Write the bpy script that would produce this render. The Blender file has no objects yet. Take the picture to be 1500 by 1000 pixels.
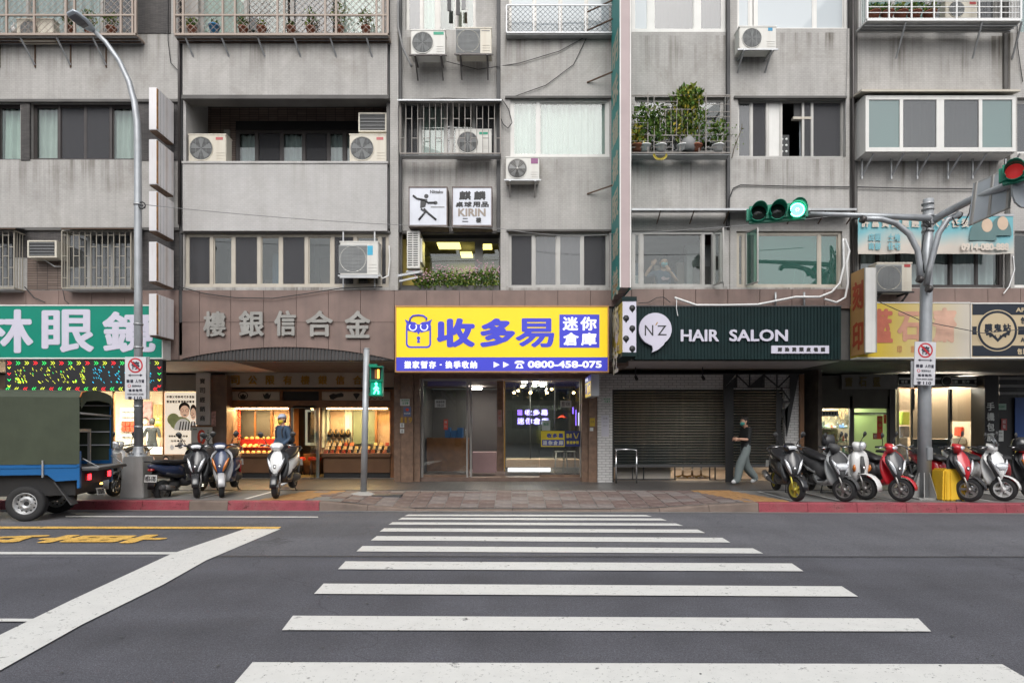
import bpy, bmesh, math, random
from mathutils import Vector, Matrix
R = math.radians
random.seed(7)
SC = bpy.context.scene
COL = SC.collection

# ---------------------------------------------------------------- camera, sky, sun, exposure
cd = bpy.data.cameras.new('camera'); cam = bpy.data.objects.new('camera', cd); COL.objects.link(cam)
F = 900.0                      # focal length in pixels of the 1500 px wide photograph
cd.sensor_width = 36; cd.lens = 36 * F / 1500; cd.shift_y = 125 / 1500
cd.clip_start = .1; cd.clip_end = 600
cam.location = (0, 0, 1.6); cam.rotation_euler = (R(90), 0, 0)
SC.camera = cam
W = bpy.data.worlds.new('World'); SC.world = W; W.use_nodes = True
nt = W.node_tree; bgn = nt.nodes['Background']
sky = nt.nodes.new('ShaderNodeTexSky'); sky.sky_type = 'NISHITA'; sky.sun_disc = False
SUN_EL, SUN_AZ = 48, 178       # behind the camera, a little to its left
sky.sun_elevation = R(SUN_EL); sky.sun_rotation = R(SUN_AZ); sky.air_density = 1.0; sky.dust_density = 3.0
hs = nt.nodes.new('ShaderNodeHueSaturation'); hs.inputs['Saturation'].default_value = .22
nt.links.new(sky.outputs[0], hs.inputs['Color']); nt.links.new(hs.outputs[0], bgn.inputs[0])
bgn.inputs[1].default_value = .15
sd = bpy.data.lights.new('sun', 'SUN'); sd.energy = 1.3; sd.angle = R(50); sd.color = (1, .97, .93)
so = bpy.data.objects.new('sun', sd); COL.objects.link(so)
az = R(SUN_AZ); el = R(SUN_EL)
dirv = Vector((math.sin(az) * math.cos(el), math.cos(az) * math.cos(el), math.sin(el)))
so.rotation_euler = dirv.to_track_quat('Z', 'Y').to_euler(); so.location = (0, -10, 30)
vs = SC.view_settings
SC.display_settings.display_device = 'sRGB'
vs.view_transform = 'Standard'; vs.look = 'None'; vs.gamma = 1; vs.exposure = 0.36; vs.use_curve_mapping = False
SC.cycles.use_denoising = True
SC.cycles.max_bounces = 7; SC.cycles.transparent_max_bounces = 16; SC.cycles.diffuse_bounces = 4; SC.cycles.glossy_bounces = 3
SC.cycles.sample_clamp_indirect = 6
SC.cycles.caustics_reflective = False; SC.cycles.caustics_refractive = False

# ---------------------------------------------------------------- measuring from the photograph
HZ = 625.0
def PX(px, Y): return (px - 750.0) / F * Y
def PZ(py, Y): return 1.6 - (py - HZ) / F * Y
def G(px, py, z=0.0):          # a point on the horizontal plane z
    Y = (1.6 - z) * F / (py - HZ); return (PX(px, Y), Y)

# ---------------------------------------------------------------- mesh builder
ORG = {}
def org(o):
    return ORG.get(o.name, Vector((0, 0, 0)))
class M:
    def __init__(s): s.v = []; s.f = []; s.m = []; s.sm = []
    def add(s, vs, fs, m=0, sm=False):
        n = len(s.v); s.v += [tuple(v) for v in vs]
        for f in fs: s.f.append([i + n for i in f]); s.m.append(m); s.sm.append(sm)
        return s
    def box(s, x0, x1, y0, y1, z0, z1, m=0):
        if x0 > x1: x0, x1 = x1, x0
        if y0 > y1: y0, y1 = y1, y0
        if z0 > z1: z0, z1 = z1, z0
        return s.add([(x0,y0,z0),(x1,y0,z0),(x1,y1,z0),(x0,y1,z0),(x0,y0,z1),(x1,y0,z1),(x1,y1,z1),(x0,y1,z1)],
              [(0,3,2,1),(4,5,6,7),(0,1,5,4),(1,2,6,5),(2,3,7,6),(3,0,4,7)], m)
    def pb(s, a, b, c, d, Y0, Y1, m=0):      # pixel rectangle a,b - c,d on the plane Y0, straight back to Y1
        return s.box(PX(a, Y0), PX(c, Y0), Y0, Y1, PZ(d, Y0), PZ(b, Y0), m)
    def bar(s, p0, p1, w=.02, h=None, m=0):
        p0 = Vector(p0); p1 = Vector(p1); h = h or w; d = (p1 - p0)
        if d.length < 1e-6: return s
        d.normalize(); up = Vector((0, 0, 1)) if abs(d.z) < .95 else Vector((0, 1, 0))
        a = d.cross(up).normalized() * w / 2; b = a.cross(d).normalized() * h / 2
        q = [p + i * a + j * b for p in (p0, p1) for i, j in ((-1,-1),(1,-1),(1,1),(-1,1))]
        return s.add(q, [(0,1,2,3),(7,6,5,4),(0,4,5,1),(1,5,6,2),(2,6,7,3),(3,7,4,0)], m)
    def tube(s, pts, r, n=8, m=0, cap=True):
        pts = [Vector(p) for p in pts]; k = len(pts)
        rr = r if isinstance(r, (list, tuple)) else [r] * k
        ref = None; base = len(s.v); vs_ = []
        for i, p in enumerate(pts):
            t = (pts[min(i + 1, k - 1)] - pts[max(i - 1, 0)])
            if t.length < 1e-9: t = Vector((0, 0, 1))
            t.normalize()
            if ref is None: ref = t.orthogonal().normalized()
            ref = (ref - ref.dot(t) * t)
            if ref.length < 1e-6: ref = t.orthogonal()
            ref.normalize(); b = t.cross(ref)
            for j in range(n):
                a = 2 * math.pi * j / n
                vs_.append(p + rr[i] * (math.cos(a) * ref + math.sin(a) * b))
        fs = [(i*n+j, i*n+(j+1) % n, (i+1)*n+(j+1) % n, (i+1)*n+j) for i in range(k-1) for j in range(n)]
        s.add(vs_, fs, m, True)
        if cap:
            s.f.append([base + j for j in range(n)][::-1]); s.m.append(m); s.sm.append(False)
            s.f.append([base + (k-1)*n + j for j in range(n)]); s.m.append(m); s.sm.append(False)
        return s
    def cyl(s, p0, p1, r, n=16, m=0): return s.tube([p0, p1], r, n, m)
    def lathe(s, prof, c=(0,0,0), ax='Z', n=20, m=0, sm=True):   # profile of (radius, height)
        c = Vector(c); vs_ = []; k = len(prof)
        for r, h in prof:
            for j in range(n):
                a = 2*math.pi*j/n; u, w = r*math.cos(a), r*math.sin(a)
                vs_.append(c + (Vector((u, w, h)) if ax == 'Z' else Vector((u, h, w)) if ax == 'Y' else Vector((h, u, w))))
        s.add(vs_, [(i*n+j, i*n+(j+1) % n, (i+1)*n+(j+1) % n, (i+1)*n+j) for i in range(k-1) for j in range(n)], m, sm)
        return s
    def prism(s, pts, y0, y1, m=0, pl='xz'):  # outline pts (x,z) extruded over y0..y1
        n = len(pts)
        mk_ = (lambda a, b, c: (a, c, b)) if pl == 'xz' else (lambda a, b, c: (a, b, c)) if pl == 'xy' else (lambda a, b, c: (c, a, b))
        v = [mk_(a, b, y0) for a, b in pts] + [mk_(a, b, y1) for a, b in pts]
        return s.add(v, [list(range(n)), list(range(2*n-1, n-1, -1))] + [(i, i+n, (i+1) % n+n, (i+1) % n) for i in range(n)], m)
    def quad(s, a, b, c, d, m=0): return s.add([a, b, c, d], [(0, 1, 2, 3)], m)
    def loft(s, rings, n=14, m=0, e=2.4, cap=True):  # rings: (centre, u halfvector, v halfvector)
        base = len(s.v); vs_ = []
        for c, u, w in rings:
            c = Vector(c); u = Vector(u); w = Vector(w)
            for j in range(n):
                a = 2*math.pi*j/n; ca, sa = math.cos(a), math.sin(a)
                vs_.append(c + u*math.copysign(abs(ca)**(2/e), ca) + w*math.copysign(abs(sa)**(2/e), sa))
        k = len(rings)
        s.add(vs_, [(i*n+j, i*n+(j+1) % n, (i+1)*n+(j+1) % n, (i+1)*n+j) for i in range(k-1) for j in range(n)], m, True)
        if cap:
            s.f.append([base + j for j in range(n)][::-1]); s.m.append(m); s.sm.append(True)
            s.f.append([base + (k-1)*n + j for j in range(n)]); s.m.append(m); s.sm.append(True)
        return s
    def mesh(s, name, mats, off=Vector((0, 0, 0)), bev=0, sub=0, rn=True):
        me = bpy.data.meshes.new(name)
        me.from_pydata([(x-off.x, y-off.y, z-off.z) for x, y, z in s.v], [], s.f)
        for mt in (mats if isinstance(mats, (list, tuple)) else [mats]): me.materials.append(mt)
        me.polygons.foreach_set('material_index', s.m); me.polygons.foreach_set('use_smooth', s.sm)
        if bev or sub or rn:
            bm = bmesh.new(); bm.from_mesh(me)
            if rn: bmesh.ops.recalc_face_normals(bm, faces=bm.faces)
            if bev: bmesh.ops.bevel(bm, geom=bm.edges[:], offset=bev, segments=2, affect='EDGES', clamp_overlap=True)
            bm.to_mesh(me); bm.free()
        me.update(); return me
def mk(name, mb, mats, parent=None, at=None, label=None, cat=None, group=None, kind=None, bev=0, rn=True, sub=0):
    """One mesh object; vertices are given in world coordinates, or local ones when the parent is not at rest in ORG."""
    if parent is not None: off = org(parent)
    elif at is not None: off = Vector(at)
    else: off = Vector((0, 0, 0))
    me = mb.mesh(name, mats, off, bev, 0, rn) if isinstance(mb, M) else mb
    o = bpy.data.objects.new(name, me); COL.objects.link(o)
    if sub:
        md = o.modifiers.new('sub', 'SUBSURF'); md.levels = md.render_levels = sub
    if parent is not None: o.parent = parent
    elif at is not None: o.location = at
    ORG[o.name] = off
    return tag(o, label, cat, group, kind)
def tag(o, label=None, cat=None, group=None, kind=None):
    if label: o['label'] = label
    if cat: o['category'] = cat
    if group: o['group'] = group
    if kind: o['kind'] = kind
    return o
def thing(name, at, label, cat, group=None, rz=0, local=False):
    o = bpy.data.objects.new(name, None); COL.objects.link(o); o.location = at; o.rotation_euler[2] = rz
    o.empty_display_size = .2
    ORG[o.name] = Vector((0, 0, 0)) if local else Vector(at)
    return tag(o, label, cat, group)
BOXES = {}
def pbar(parent, name, p0, p1, w, mat, h=None, label=None, y=None):   # a bar as an object of its own, sharing one unit mesh per material
    key = ('b', mat.name)
    if key not in BOXES: BOXES[key] = M().box(-.5, .5, -.5, .5, -.5, .5).mesh(name, mat)
    o = bpy.data.objects.new(name, BOXES[key]); COL.objects.link(o); o.parent = parent
    p0 = Vector(p0) - org(parent); p1 = Vector(p1) - org(parent); d = p1 - p0
    o.location = (p0 + p1) / 2; o.scale = (w, h or w, d.length)
    if abs(d.normalized().z) < .999: o.rotation_euler = d.to_track_quat('Z', 'Y').to_euler()
    ORG[o.name] = (p0 + p1) / 2 + org(parent)
    if label: o['label'] = label
    return o
def copy_tree(o, parent=None):
    c = o.copy(); COL.objects.link(c); ORG[c.name] = org(o)
    if parent is not None: c.parent = parent
    for ch in [x for x in o.children]: copy_tree(ch, c)
    return c

# ---------------------------------------------------------------- text
TC = {}
def glyph(s, ext=False, res=3):
    k = (s, ext)
    if k in TC: return TC[k]
    c = bpy.data.curves.new('t', 'FONT'); c.body = s; c.size = 1; c.resolution_u = res
    if ext: c.extrude = .5
    o = bpy.data.objects.new('t', c); me = bpy.data.meshes.new_from_object(o)
    vs_ = [tuple(v.co) for v in me.vertices]; fs = [tuple(p.vertices) for p in me.polygons]
    bpy.data.objects.remove(o); bpy.data.curves.remove(c); bpy.data.meshes.remove(me)
    if not vs_: vs_ = [(0,0,0),(1,0,0),(1,1,0)]; fs = [(0,1,2)]
    xs = [v[0] for v in vs_]; ys = [v[1] for v in vs_]; x0, x1, y0, y1 = min(xs), max(xs), min(ys), max(ys)
    TC[k] = ([((v[0]-x0)/max(x1-x0, .05), (v[1]-y0)/max(y1-y0, .05), v[2]) for v in vs_], fs, (x1-x0), (y1-y0))
    return TC[k]
def text(mb, s, O, U, V, N, bold=0, depth=0, m=0, skew=0):
    """Write s into the parallelogram O, O+U, O+V; N points to the reader; bold in metres thickens strokes."""
    vs_, fs, _, _ = glyph(s, depth > 0)
    O, U, V, N = Vector(O), Vector(U), Vector(V), Vector(N).normalized()
    un, vn = U.normalized(), V.normalized()
    offs = [(0, 0)] if not bold else [(0, 0), (bold, 0), (-bold, 0), (0, bold*.8), (0, -bold*.8), (bold*.7, bold*.6), (-bold*.7, bold*.6), (bold*.7, -bold*.6), (-bold*.7, -bold*.6)]
    U2 = U - 2*bold*un; V2 = V - 2*bold*.8*vn; O2 = O + bold*un + bold*.8*vn
    for i, (a, b) in enumerate(offs):
        o = O2 + a*un + b*vn + N*(.0004*i)
        mb.add([o + U2*(v[0] + skew*v[1]) + V2*v[1] + N*(depth*v[2]*1.0) for v in vs_], fs, m)
    return mb
def ptext(mb, s, a, b, c, d, Y, bold=0, depth=0, m=0, skew=0):   # pixel rectangle on the plane Y, facing the street
    return text(mb, s, (PX(a, Y), Y, PZ(d, Y)), (PX(c, Y)-PX(a, Y), 0, 0), (0, 0, PZ(b, Y)-PZ(d, Y)), (0, -1, 0), bold, depth, m, skew)
def ptexts(mb, s, a, b, c, d, Y, bold=0, depth=0, m=0, gap=.12):  # one box per character
    n = len(s); w = (c-a)/(n - gap*1.0) if n else 0
    for i, ch in enumerate(s):
        if ch == ' ': continue
        if ch in '-·': ptext(mb, ch, a+i*w+w*.3, (b+d)/2-1, a+i*w+w*.6, (b+d)/2+1, Y, 0, depth, m); continue
        ptext(mb, ch, a+i*w, b, a+i*w+w*(1-gap), d, Y, bold, depth, m)
    return mb
ORDN = 'first second third fourth fifth sixth seventh eighth ninth tenth eleventh twelfth thirteenth fourteenth'.split()

# ---------------------------------------------------------------- materials
MATS = {}
def mat(name, col, rough=.6, metal=0, var=.08, scale=3, bump=0, bs=80, emit=0, ecol=None, streak=0, coat=0, spec=.5, dirt=0, dcol=(.12,.10,.08)):
    if name in MATS: return MATS[name]
    m = bpy.data.materials.new(name); m.use_nodes = True; t = m.node_tree; N = t.nodes; L = t.links; b = N['Principled BSDF']
    b.inputs['Base Color'].default_value = (*col, 1); b.inputs['Roughness'].default_value = rough; b.inputs['Metallic'].default_value = metal
    b.inputs['Specular IOR Level'].default_value = spec
    if coat: b.inputs['Coat Weight'].default_value = coat; b.inputs['Coat Roughness'].default_value = .08
    tc = N.new('ShaderNodeTexCoord'); src = tc.outputs['Object']
    cur = None
    if var:
        n = N.new('ShaderNodeTexNoise'); n.inputs['Scale'].default_value = scale; n.inputs['Detail'].default_value = 5; L.new(src, n.inputs['Vector'])
        r = N.new('ShaderNodeMapRange'); r.inputs[1].default_value = .3; r.inputs[2].default_value = .7; r.inputs[3].default_value = 1-var; r.inputs[4].default_value = 1+var
        L.new(n.outputs[0], r.inputs[0])
        v = N.new('ShaderNodeVectorMath'); v.operation = 'SCALE'; v.inputs[0].default_value = col; L.new(r.outputs[0], v.inputs['Scale']); cur = v.outputs[0]
    if streak:
        mp = N.new('ShaderNodeMapping'); mp.inputs['Scale'].default_value = (5, 5, .35); L.new(src, mp.inputs[0])
        n = N.new('ShaderNodeTexNoise'); n.inputs['Scale'].default_value = 1.3; n.inputs['Detail'].default_value = 6; n.inputs['Roughness'].default_value = .65; L.new(mp.outputs[0], n.inputs['Vector'])
        r = N.new('ShaderNodeMapRange'); r.inputs[1].default_value = .48; r.inputs[2].default_value = .72; r.inputs[3].default_value = 0; r.inputs[4].default_value = streak; L.new(n.outputs[0], r.inputs[0])
        x = N.new('ShaderNodeMix'); x.data_type = 'RGBA'; L.new(r.outputs[0], x.inputs[0])
        if cur: L.new(cur, x.inputs[6])
        else: x.inputs[6].default_value = (*col, 1)
        x.inputs[7].default_value = (*dcol, 1); cur = x.outputs[2]
    if dirt:
        n = N.new('ShaderNodeTexNoise'); n.inputs['Scale'].default_value = scale*.6; n.inputs['Detail'].default_value = 8; n.inputs['Roughness'].default_value = .7; L.new(src, n.inputs['Vector'])
        r = N.new('ShaderNodeMapRange'); r.inputs[1].default_value = .5; r.inputs[2].default_value = .68; r.inputs[3].default_value = 0; r.inputs[4].default_value = dirt; L.new(n.outputs[0], r.inputs[0])
        x = N.new('ShaderNodeMix'); x.data_type = 'RGBA'; L.new(r.outputs[0], x.inputs[0])
        if cur: L.new(cur, x.inputs[6])
        else: x.inputs[6].default_value = (*col, 1)
        x.inputs[7].default_value = (*dcol, 1); cur = x.outputs[2]
    if cur: L.new(cur, b.inputs['Base Color'])
    if bump:
        n = N.new('ShaderNodeTexNoise'); n.inputs['Scale'].default_value = bs; n.inputs['Detail'].default_value = 3; L.new(src, n.inputs['Vector'])
        q = N.new('ShaderNodeBump'); q.inputs['Strength'].default_value = bump; q.inputs['Distance'].default_value = .01; L.new(n.outputs[0], q.inputs['Height']); L.new(q.outputs[0], b.inputs['Normal'])
    if emit:
        b.inputs['Emission Color'].default_value = (*(ecol or col), 1); b.inputs['Emission Strength'].default_value = emit
    MATS[name] = m; return m
def brickmat(name, c1, c2, mortar, bw, bh, ms=.004, rough=.7, bump=.3, streak=0, horiz=False, offset=.5, var=.15, spec=.4, dcol=(.1,.09,.075)):
    m = mat(name, c1, rough, 0, 0, spec=spec); t = m.node_tree; N = t.nodes; L = t.links; b = N['Principled BSDF']
    tc = N.new('ShaderNodeTexCoord'); sp = N.new('ShaderNodeSeparateXYZ'); cb = N.new('ShaderNodeCombineXYZ'); L.new(tc.outputs['Object'], sp.inputs[0])
    if horiz: L.new(sp.outputs[0], cb.inputs[0]); L.new(sp.outputs[1], cb.inputs[1])
    else:
        ad = N.new('ShaderNodeMath'); ad.operation = 'ADD'; L.new(sp.outputs[0], ad.inputs[0]); L.new(sp.outputs[1], ad.inputs[1])
        L.new(ad.outputs[0], cb.inputs[0]); L.new(sp.outputs[2], cb.inputs[1])
    br = N.new('ShaderNodeTexBrick'); br.offset = offset; br.inputs['Scale'].default_value = 1; br.inputs['Brick Width'].default_value = bw; br.inputs['Row Height'].default_value = bh
    br.inputs['Mortar Size'].default_value = ms; br.inputs['Mortar Smooth'].default_value = .1
    br.inputs['Color1'].default_value = (*c1, 1); br.inputs['Color2'].default_value = (*c2, 1); br.inputs['Mortar'].default_value = (*mortar, 1)
    L.new(cb.outputs[0], br.inputs['Vector']); cur = br.outputs[0]
    n = N.new('ShaderNodeTexNoise'); n.inputs['Scale'].default_value = 1.1; n.inputs['Detail'].default_value = 7; n.inputs['Roughness'].default_value = .6; L.new(tc.outputs['Object'], n.inputs['Vector'])
    r = N.new('ShaderNodeMapRange'); r.inputs[1].default_value = .3; r.inputs[2].default_value = .7; r.inputs[3].default_value = 1-var; r.inputs[4].default_value = 1+var; L.new(n.outputs[0], r.inputs[0])
    v = N.new('ShaderNodeVectorMath'); v.operation = 'SCALE'; L.new(cur, v.inputs[0]); L.new(r.outputs[0], v.inputs['Scale']); cur = v.outputs[0]
    if streak:
        for (sx, sz, lo, hi, k) in ((4, .3, .47, .75, streak), (22, .5, .52, .8, streak*.8)):
            mp = N.new('ShaderNodeMapping'); mp.inputs['Scale'].default_value = (sx, sx, sz); L.new(tc.outputs['Object'], mp.inputs[0])
            n = N.new('ShaderNodeTexNoise'); n.inputs['Scale'].default_value = 1; n.inputs['Detail'].default_value = 7; n.inputs['Roughness'].default_value = .65; L.new(mp.outputs[0], n.inputs['Vector'])
            r = N.new('ShaderNodeMapRange'); r.inputs[1].default_value = lo; r.inputs[2].default_value = hi; r.inputs[3].default_value = 0; r.inputs[4].default_value = k; L.new(n.outputs[0], r.inputs[0])
            x = N.new('ShaderNodeMix'); x.data_type = 'RGBA'; L.new(r.outputs[0], x.inputs[0]); L.new(cur, x.inputs[6]); x.inputs[7].default_value = (*dcol, 1); cur = x.outputs[2]
    L.new(cur, b.inputs['Base Color'])
    q = N.new('ShaderNodeBump'); q.inputs['Strength'].default_value = bump; q.inputs['Distance'].default_value = .005; q.invert = True; L.new(br.outputs['Fac'], q.inputs['Height']); L.new(q.outputs[0], b.inputs['Normal'])
    return m
def glassmat(name, tint=(.9, .95, .93), refl=.04, extra=None, ex=0, rough=.0, trl=0):
    """Thin pane: clear or tinted, mirror reflection growing towards grazing angles; extra = share of a matt film, dust or painted-in reflection."""
    if name in MATS: return MATS[name]
    m = bpy.data.materials.new(name); m.use_nodes = True; t = m.node_tree; N = t.nodes; L = t.links
    for n in list(N): N.remove(n)
    o = N.new('ShaderNodeOutputMaterial'); tr = N.new('ShaderNodeBsdfTransparent'); tr.inputs[0].default_value = (*tint, 1)
    gl = N.new('ShaderNodeBsdfGlossy'); gl.inputs['Roughness'].default_value = rough
    lw = N.new('ShaderNodeLayerWeight'); lw.inputs[0].default_value = .5
    p = N.new('ShaderNodeMath'); p.operation = 'POWER'; p.inputs[1].default_value = 5; L.new(lw.outputs['Facing'], p.inputs[0])
    mr = N.new('ShaderNodeMapRange'); mr.inputs[3].default_value = refl; mr.inputs[4].default_value = 1; L.new(p.outputs[0], mr.inputs[0])
    base = tr.outputs[0]
    if extra:
        df = N.new('ShaderNodeBsdfDiffuse'); df.inputs[0].default_value = (*extra, 1)
        x = N.new('ShaderNodeMixShader'); x.inputs[0].default_value = ex; L.new(base, x.inputs[1]); L.new(df.outputs[0], x.inputs[2]); base = x.outputs[0]
        if trl: tl = N.new('ShaderNodeBsdfTranslucent'); tl.inputs[0].default_value = (*extra, 1); y = N.new('ShaderNodeMixShader'); y.inputs[0].default_value = trl; L.new(df.outputs[0], y.inputs[1]); L.new(tl.outputs[0], y.inputs[2]); L.new(y.outputs[0], x.inputs[2])
    mx = N.new('ShaderNodeMixShader'); L.new(mr.outputs[0], mx.inputs[0]); L.new(base, mx.inputs[1]); L.new(gl.outputs[0], mx.inputs[2]); L.new(mx.outputs[0], o.inputs[0])
    MATS[name] = m; return m

m_wall = brickmat('wall_mosaic', (.46,.445,.425), (.425,.41,.392), (.365,.352,.335), .095, .042, .0035, .75, .35, streak=.30, var=.13, dcol=(.16,.145,.125))
m_wall2 = brickmat('wall_mosaic_clean', (.50,.49,.48), (.47,.46,.45), (.42,.41,.40), .095, .042, .0035, .75, .3, streak=.22, var=.08, dcol=(.3,.28,.26))
m_dtile = brickmat('dark_tile', (.105,.095,.092), (.06,.055,.055), (.035,.033,.033), .12, .022, .003, .6, .9, var=.3, streak=.15, dcol=(.2,.18,.15))
m_btile = brickmat('brown_tile', (.20,.15,.125), (.15,.11,.09), (.05,.04,.035), .23, .055, .006, .6, .8, var=.2, offset=.0)
m_wbrick = brickmat('white_glazed_brick', (.62,.61,.60), (.55,.54,.53), (.25,.245,.24), .2, .067, .006, .35, .8, var=.06)
m_arc = brickmat('arcade_floor_tile', (.075,.072,.072), (.055,.053,.053), (.11,.105,.10), .15, .15, .006, .35, .4, horiz=True, offset=0, var=.25)
m_granite = mat('granite_pink', (.205,.142,.122), .55, var=.16, scale=2.2, bump=.15, bs=160, streak=.35, dcol=(.13,.1,.085))
m_granite2 = mat('granite_brown', (.17,.115,.09), .4, var=.2, scale=5, bump=.1, bs=160, streak=.2)
m_conc = mat('concrete', (.33,.32,.30), .85, var=.15, scale=2, bump=.3, bs=60, dirt=.3)
m_slab = mat('dark_slab', (.12,.115,.11), .85, var=.2, scale=2)
m_room = mat('room_wall', (.22,.21,.195), .9, var=.1)
m_steel = mat('galvanised_steel', (.42,.43,.44), .45, .6, var=.15, scale=4, dirt=.25, dcol=(.2,.16,.12))
m_cage = mat('weathered_cage', (.27,.25,.23), .6, .2, var=.3, scale=6, dirt=.4, dcol=(.14,.09,.06))
m_alu = mat('aluminium_frame', (.40,.39,.37), .4, .35, var=.08, streak=.15)
m_alud = mat('dark_bronze_frame', (.07,.062,.06), .4, .3, var=.1)
m_aluw = mat('white_frame', (.72,.71,.68), .45, 0, var=.04, streak=.12)
m_cream = mat('cream_frame', (.50,.46,.39), .55, 0, var=.08, streak=.25, dcol=(.3,.2,.12))
m_pinkpaint = mat('pinkish_cream_paint', (.38,.31,.26), .55, 0, var=.08, streak=.3, dcol=(.3,.2,.15))
m_black = mat('black_paint', (.02,.02,.021), .5, var=.1)
m_dgrey = mat('dark_grey', (.06,.06,.062), .6, var=.15)
m_grey = mat('mid_grey', (.25,.25,.25), .6, var=.1)
m_white = mat('white_paint', (.78,.78,.77), .45, var=.04)
m_rust = mat('rusty_iron', (.12,.075,.05), .8, .2, var=.4, scale=12)
m_wire = mat('black_cable', (.025,.025,.027), .6)
m_wirew = mat('white_pipe', (.75,.75,.74), .5)
m_glass = glassmat('clear_glass', (.86,.9,.88), .08)
m_glassd = glassmat('smoked_glass', (.35,.37,.37), .07)
m_glassg = glassmat('green_glass', (.30,.60,.50), .16, (.10,.26,.22), .35)  # green matt share paints in the reflected trees
m_glassb = glassmat('bay_glass', (.6,.75,.72), .12, (.30,.40,.39), .45)  # pale matt share paints in the reflected sky
m_glassf = glassmat('frosted_film_glass', (.75,.8,.82), .05, (.62,.67,.70), .75)
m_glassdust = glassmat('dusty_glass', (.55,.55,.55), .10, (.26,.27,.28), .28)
m_screen = glassmat('insect_screen', (.6,.6,.6), .0, (.11,.11,.118), .55)
m_curt = mat('curtain_white', (.54,.58,.56), .9, var=.05, emit=0)
m_curt2 = mat('curtain_green_grey', (.55,.63,.59), .9, var=.08)
m_curt3 = mat('curtain_blue_grey', (.60,.64,.68), .9, var=.08)
m_asph = mat('asphalt', (.082,.083,.098), .85, var=.14, scale=1.2, bump=.6, bs=130, dirt=.3, dcol=(.045,.045,.047))
m_asph2 = mat('asphalt_lighter', (.102,.103,.116), .85, var=.08, scale=.8, bump=.4, bs=140, dirt=.2, dcol=(.07,.07,.07))
m_line = mat('road_paint_white', (.62,.62,.60), .6, var=.04, scale=6, bump=.2, bs=120, dirt=.12, dcol=(.42,.42,.4))
m_liney = mat('road_paint_yellow', (.74,.46,.11), .6, var=.12, scale=8, dirt=.3, dcol=(.25,.18,.1))
m_kerb = mat('kerb_stone', (.16,.12,.10), .8, var=.2, scale=4, bump=.3, dirt=.4)
m_kerbr = mat('kerb_red_paint', (.26,.045,.06), .6, var=.15, scale=5, bump=.2, dirt=.45, dcol=(.25,.12,.11))
m_paving = mat('grey_paving', (.17,.166,.16), .8, var=.15, scale=2.5, bump=.3, dirt=.45, dcol=(.15,.14,.13))
m_orange = mat('orange_paver', (.33,.18,.07), .8, var=.15, scale=6, dirt=.35, dcol=(.3,.2,.1))
PAV = [mat('paver_%s' % n, c, .75, var=.15, scale=5, bump=.25, dirt=.35, dcol=(.3,.26,.24)) for n, c in (('rose', (.135,.092,.084)), ('dusky', (.118,.084,.078)), ('grey', (.175,.148,.142)), ('tan', (.150,.110,.099)))]
m_leaf = [mat('leaf_%d' % i, c, .6, var=.25, scale=15, spec=.3) for i, c in enumerate(((.08,.16,.03), (.13,.21,.035), (.22,.26,.05), (.045,.10,.02)))]
m_leafy = mat('leaf_yellow', (.45,.36,.04), .6, var=.2, scale=15)
m_pot = mat('terracotta', (.33,.12,.07), .8, var=.15, scale=8)
m_potb = mat('blue_plastic', (.03,.22,.45), .4)
m_stem = mat('plant_stem', (.10,.075,.04), .8)
m_chrome = mat('chrome', (.75,.75,.76), .15, 1, var=0)
m_rubber = mat('tyre_rubber', (.022,.022,.023), .8, var=.15, bump=.2)
m_gold = mat('gold_letter', (.42,.25,.05), .4, .6, var=.15)
m_silver = mat('silver_letter', (.33,.32,.30), .45, .35, var=.1, streak=.2)

def wear_paint(m, thr=.62):       # paint worn through to the asphalt in fine specks and scuffs
    t = m.node_tree; N = t.nodes; L = t.links; b = N['Principled BSDF']; tc = N.new('ShaderNodeTexCoord'); cur = None
    for sc, lo, hi in ((38, thr-.02, thr+.05), (6, .61, .70)):
        n = N.new('ShaderNodeTexNoise'); n.inputs['Scale'].default_value = sc; n.inputs['Detail'].default_value = 6; n.inputs['Roughness'].default_value = .75; L.new(tc.outputs['Object'], n.inputs['Vector'])
        r = N.new('ShaderNodeMapRange'); r.inputs[1].default_value = lo; r.inputs[2].default_value = hi; r.inputs[3].default_value = 1; r.inputs[4].default_value = .12; L.new(n.outputs[0], r.inputs[0])
        if cur is None: cur = r.outputs[0]
        else: q = N.new('ShaderNodeMath'); q.operation = 'MULTIPLY'; L.new(cur, q.inputs[0]); L.new(r.outputs[0], q.inputs[1]); cur = q.outputs[0]
    L.new(cur, b.inputs['Alpha'])
wear_paint(m_line); wear_paint(m_liney, .56); wear_paint(m_kerbr, .60)
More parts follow.
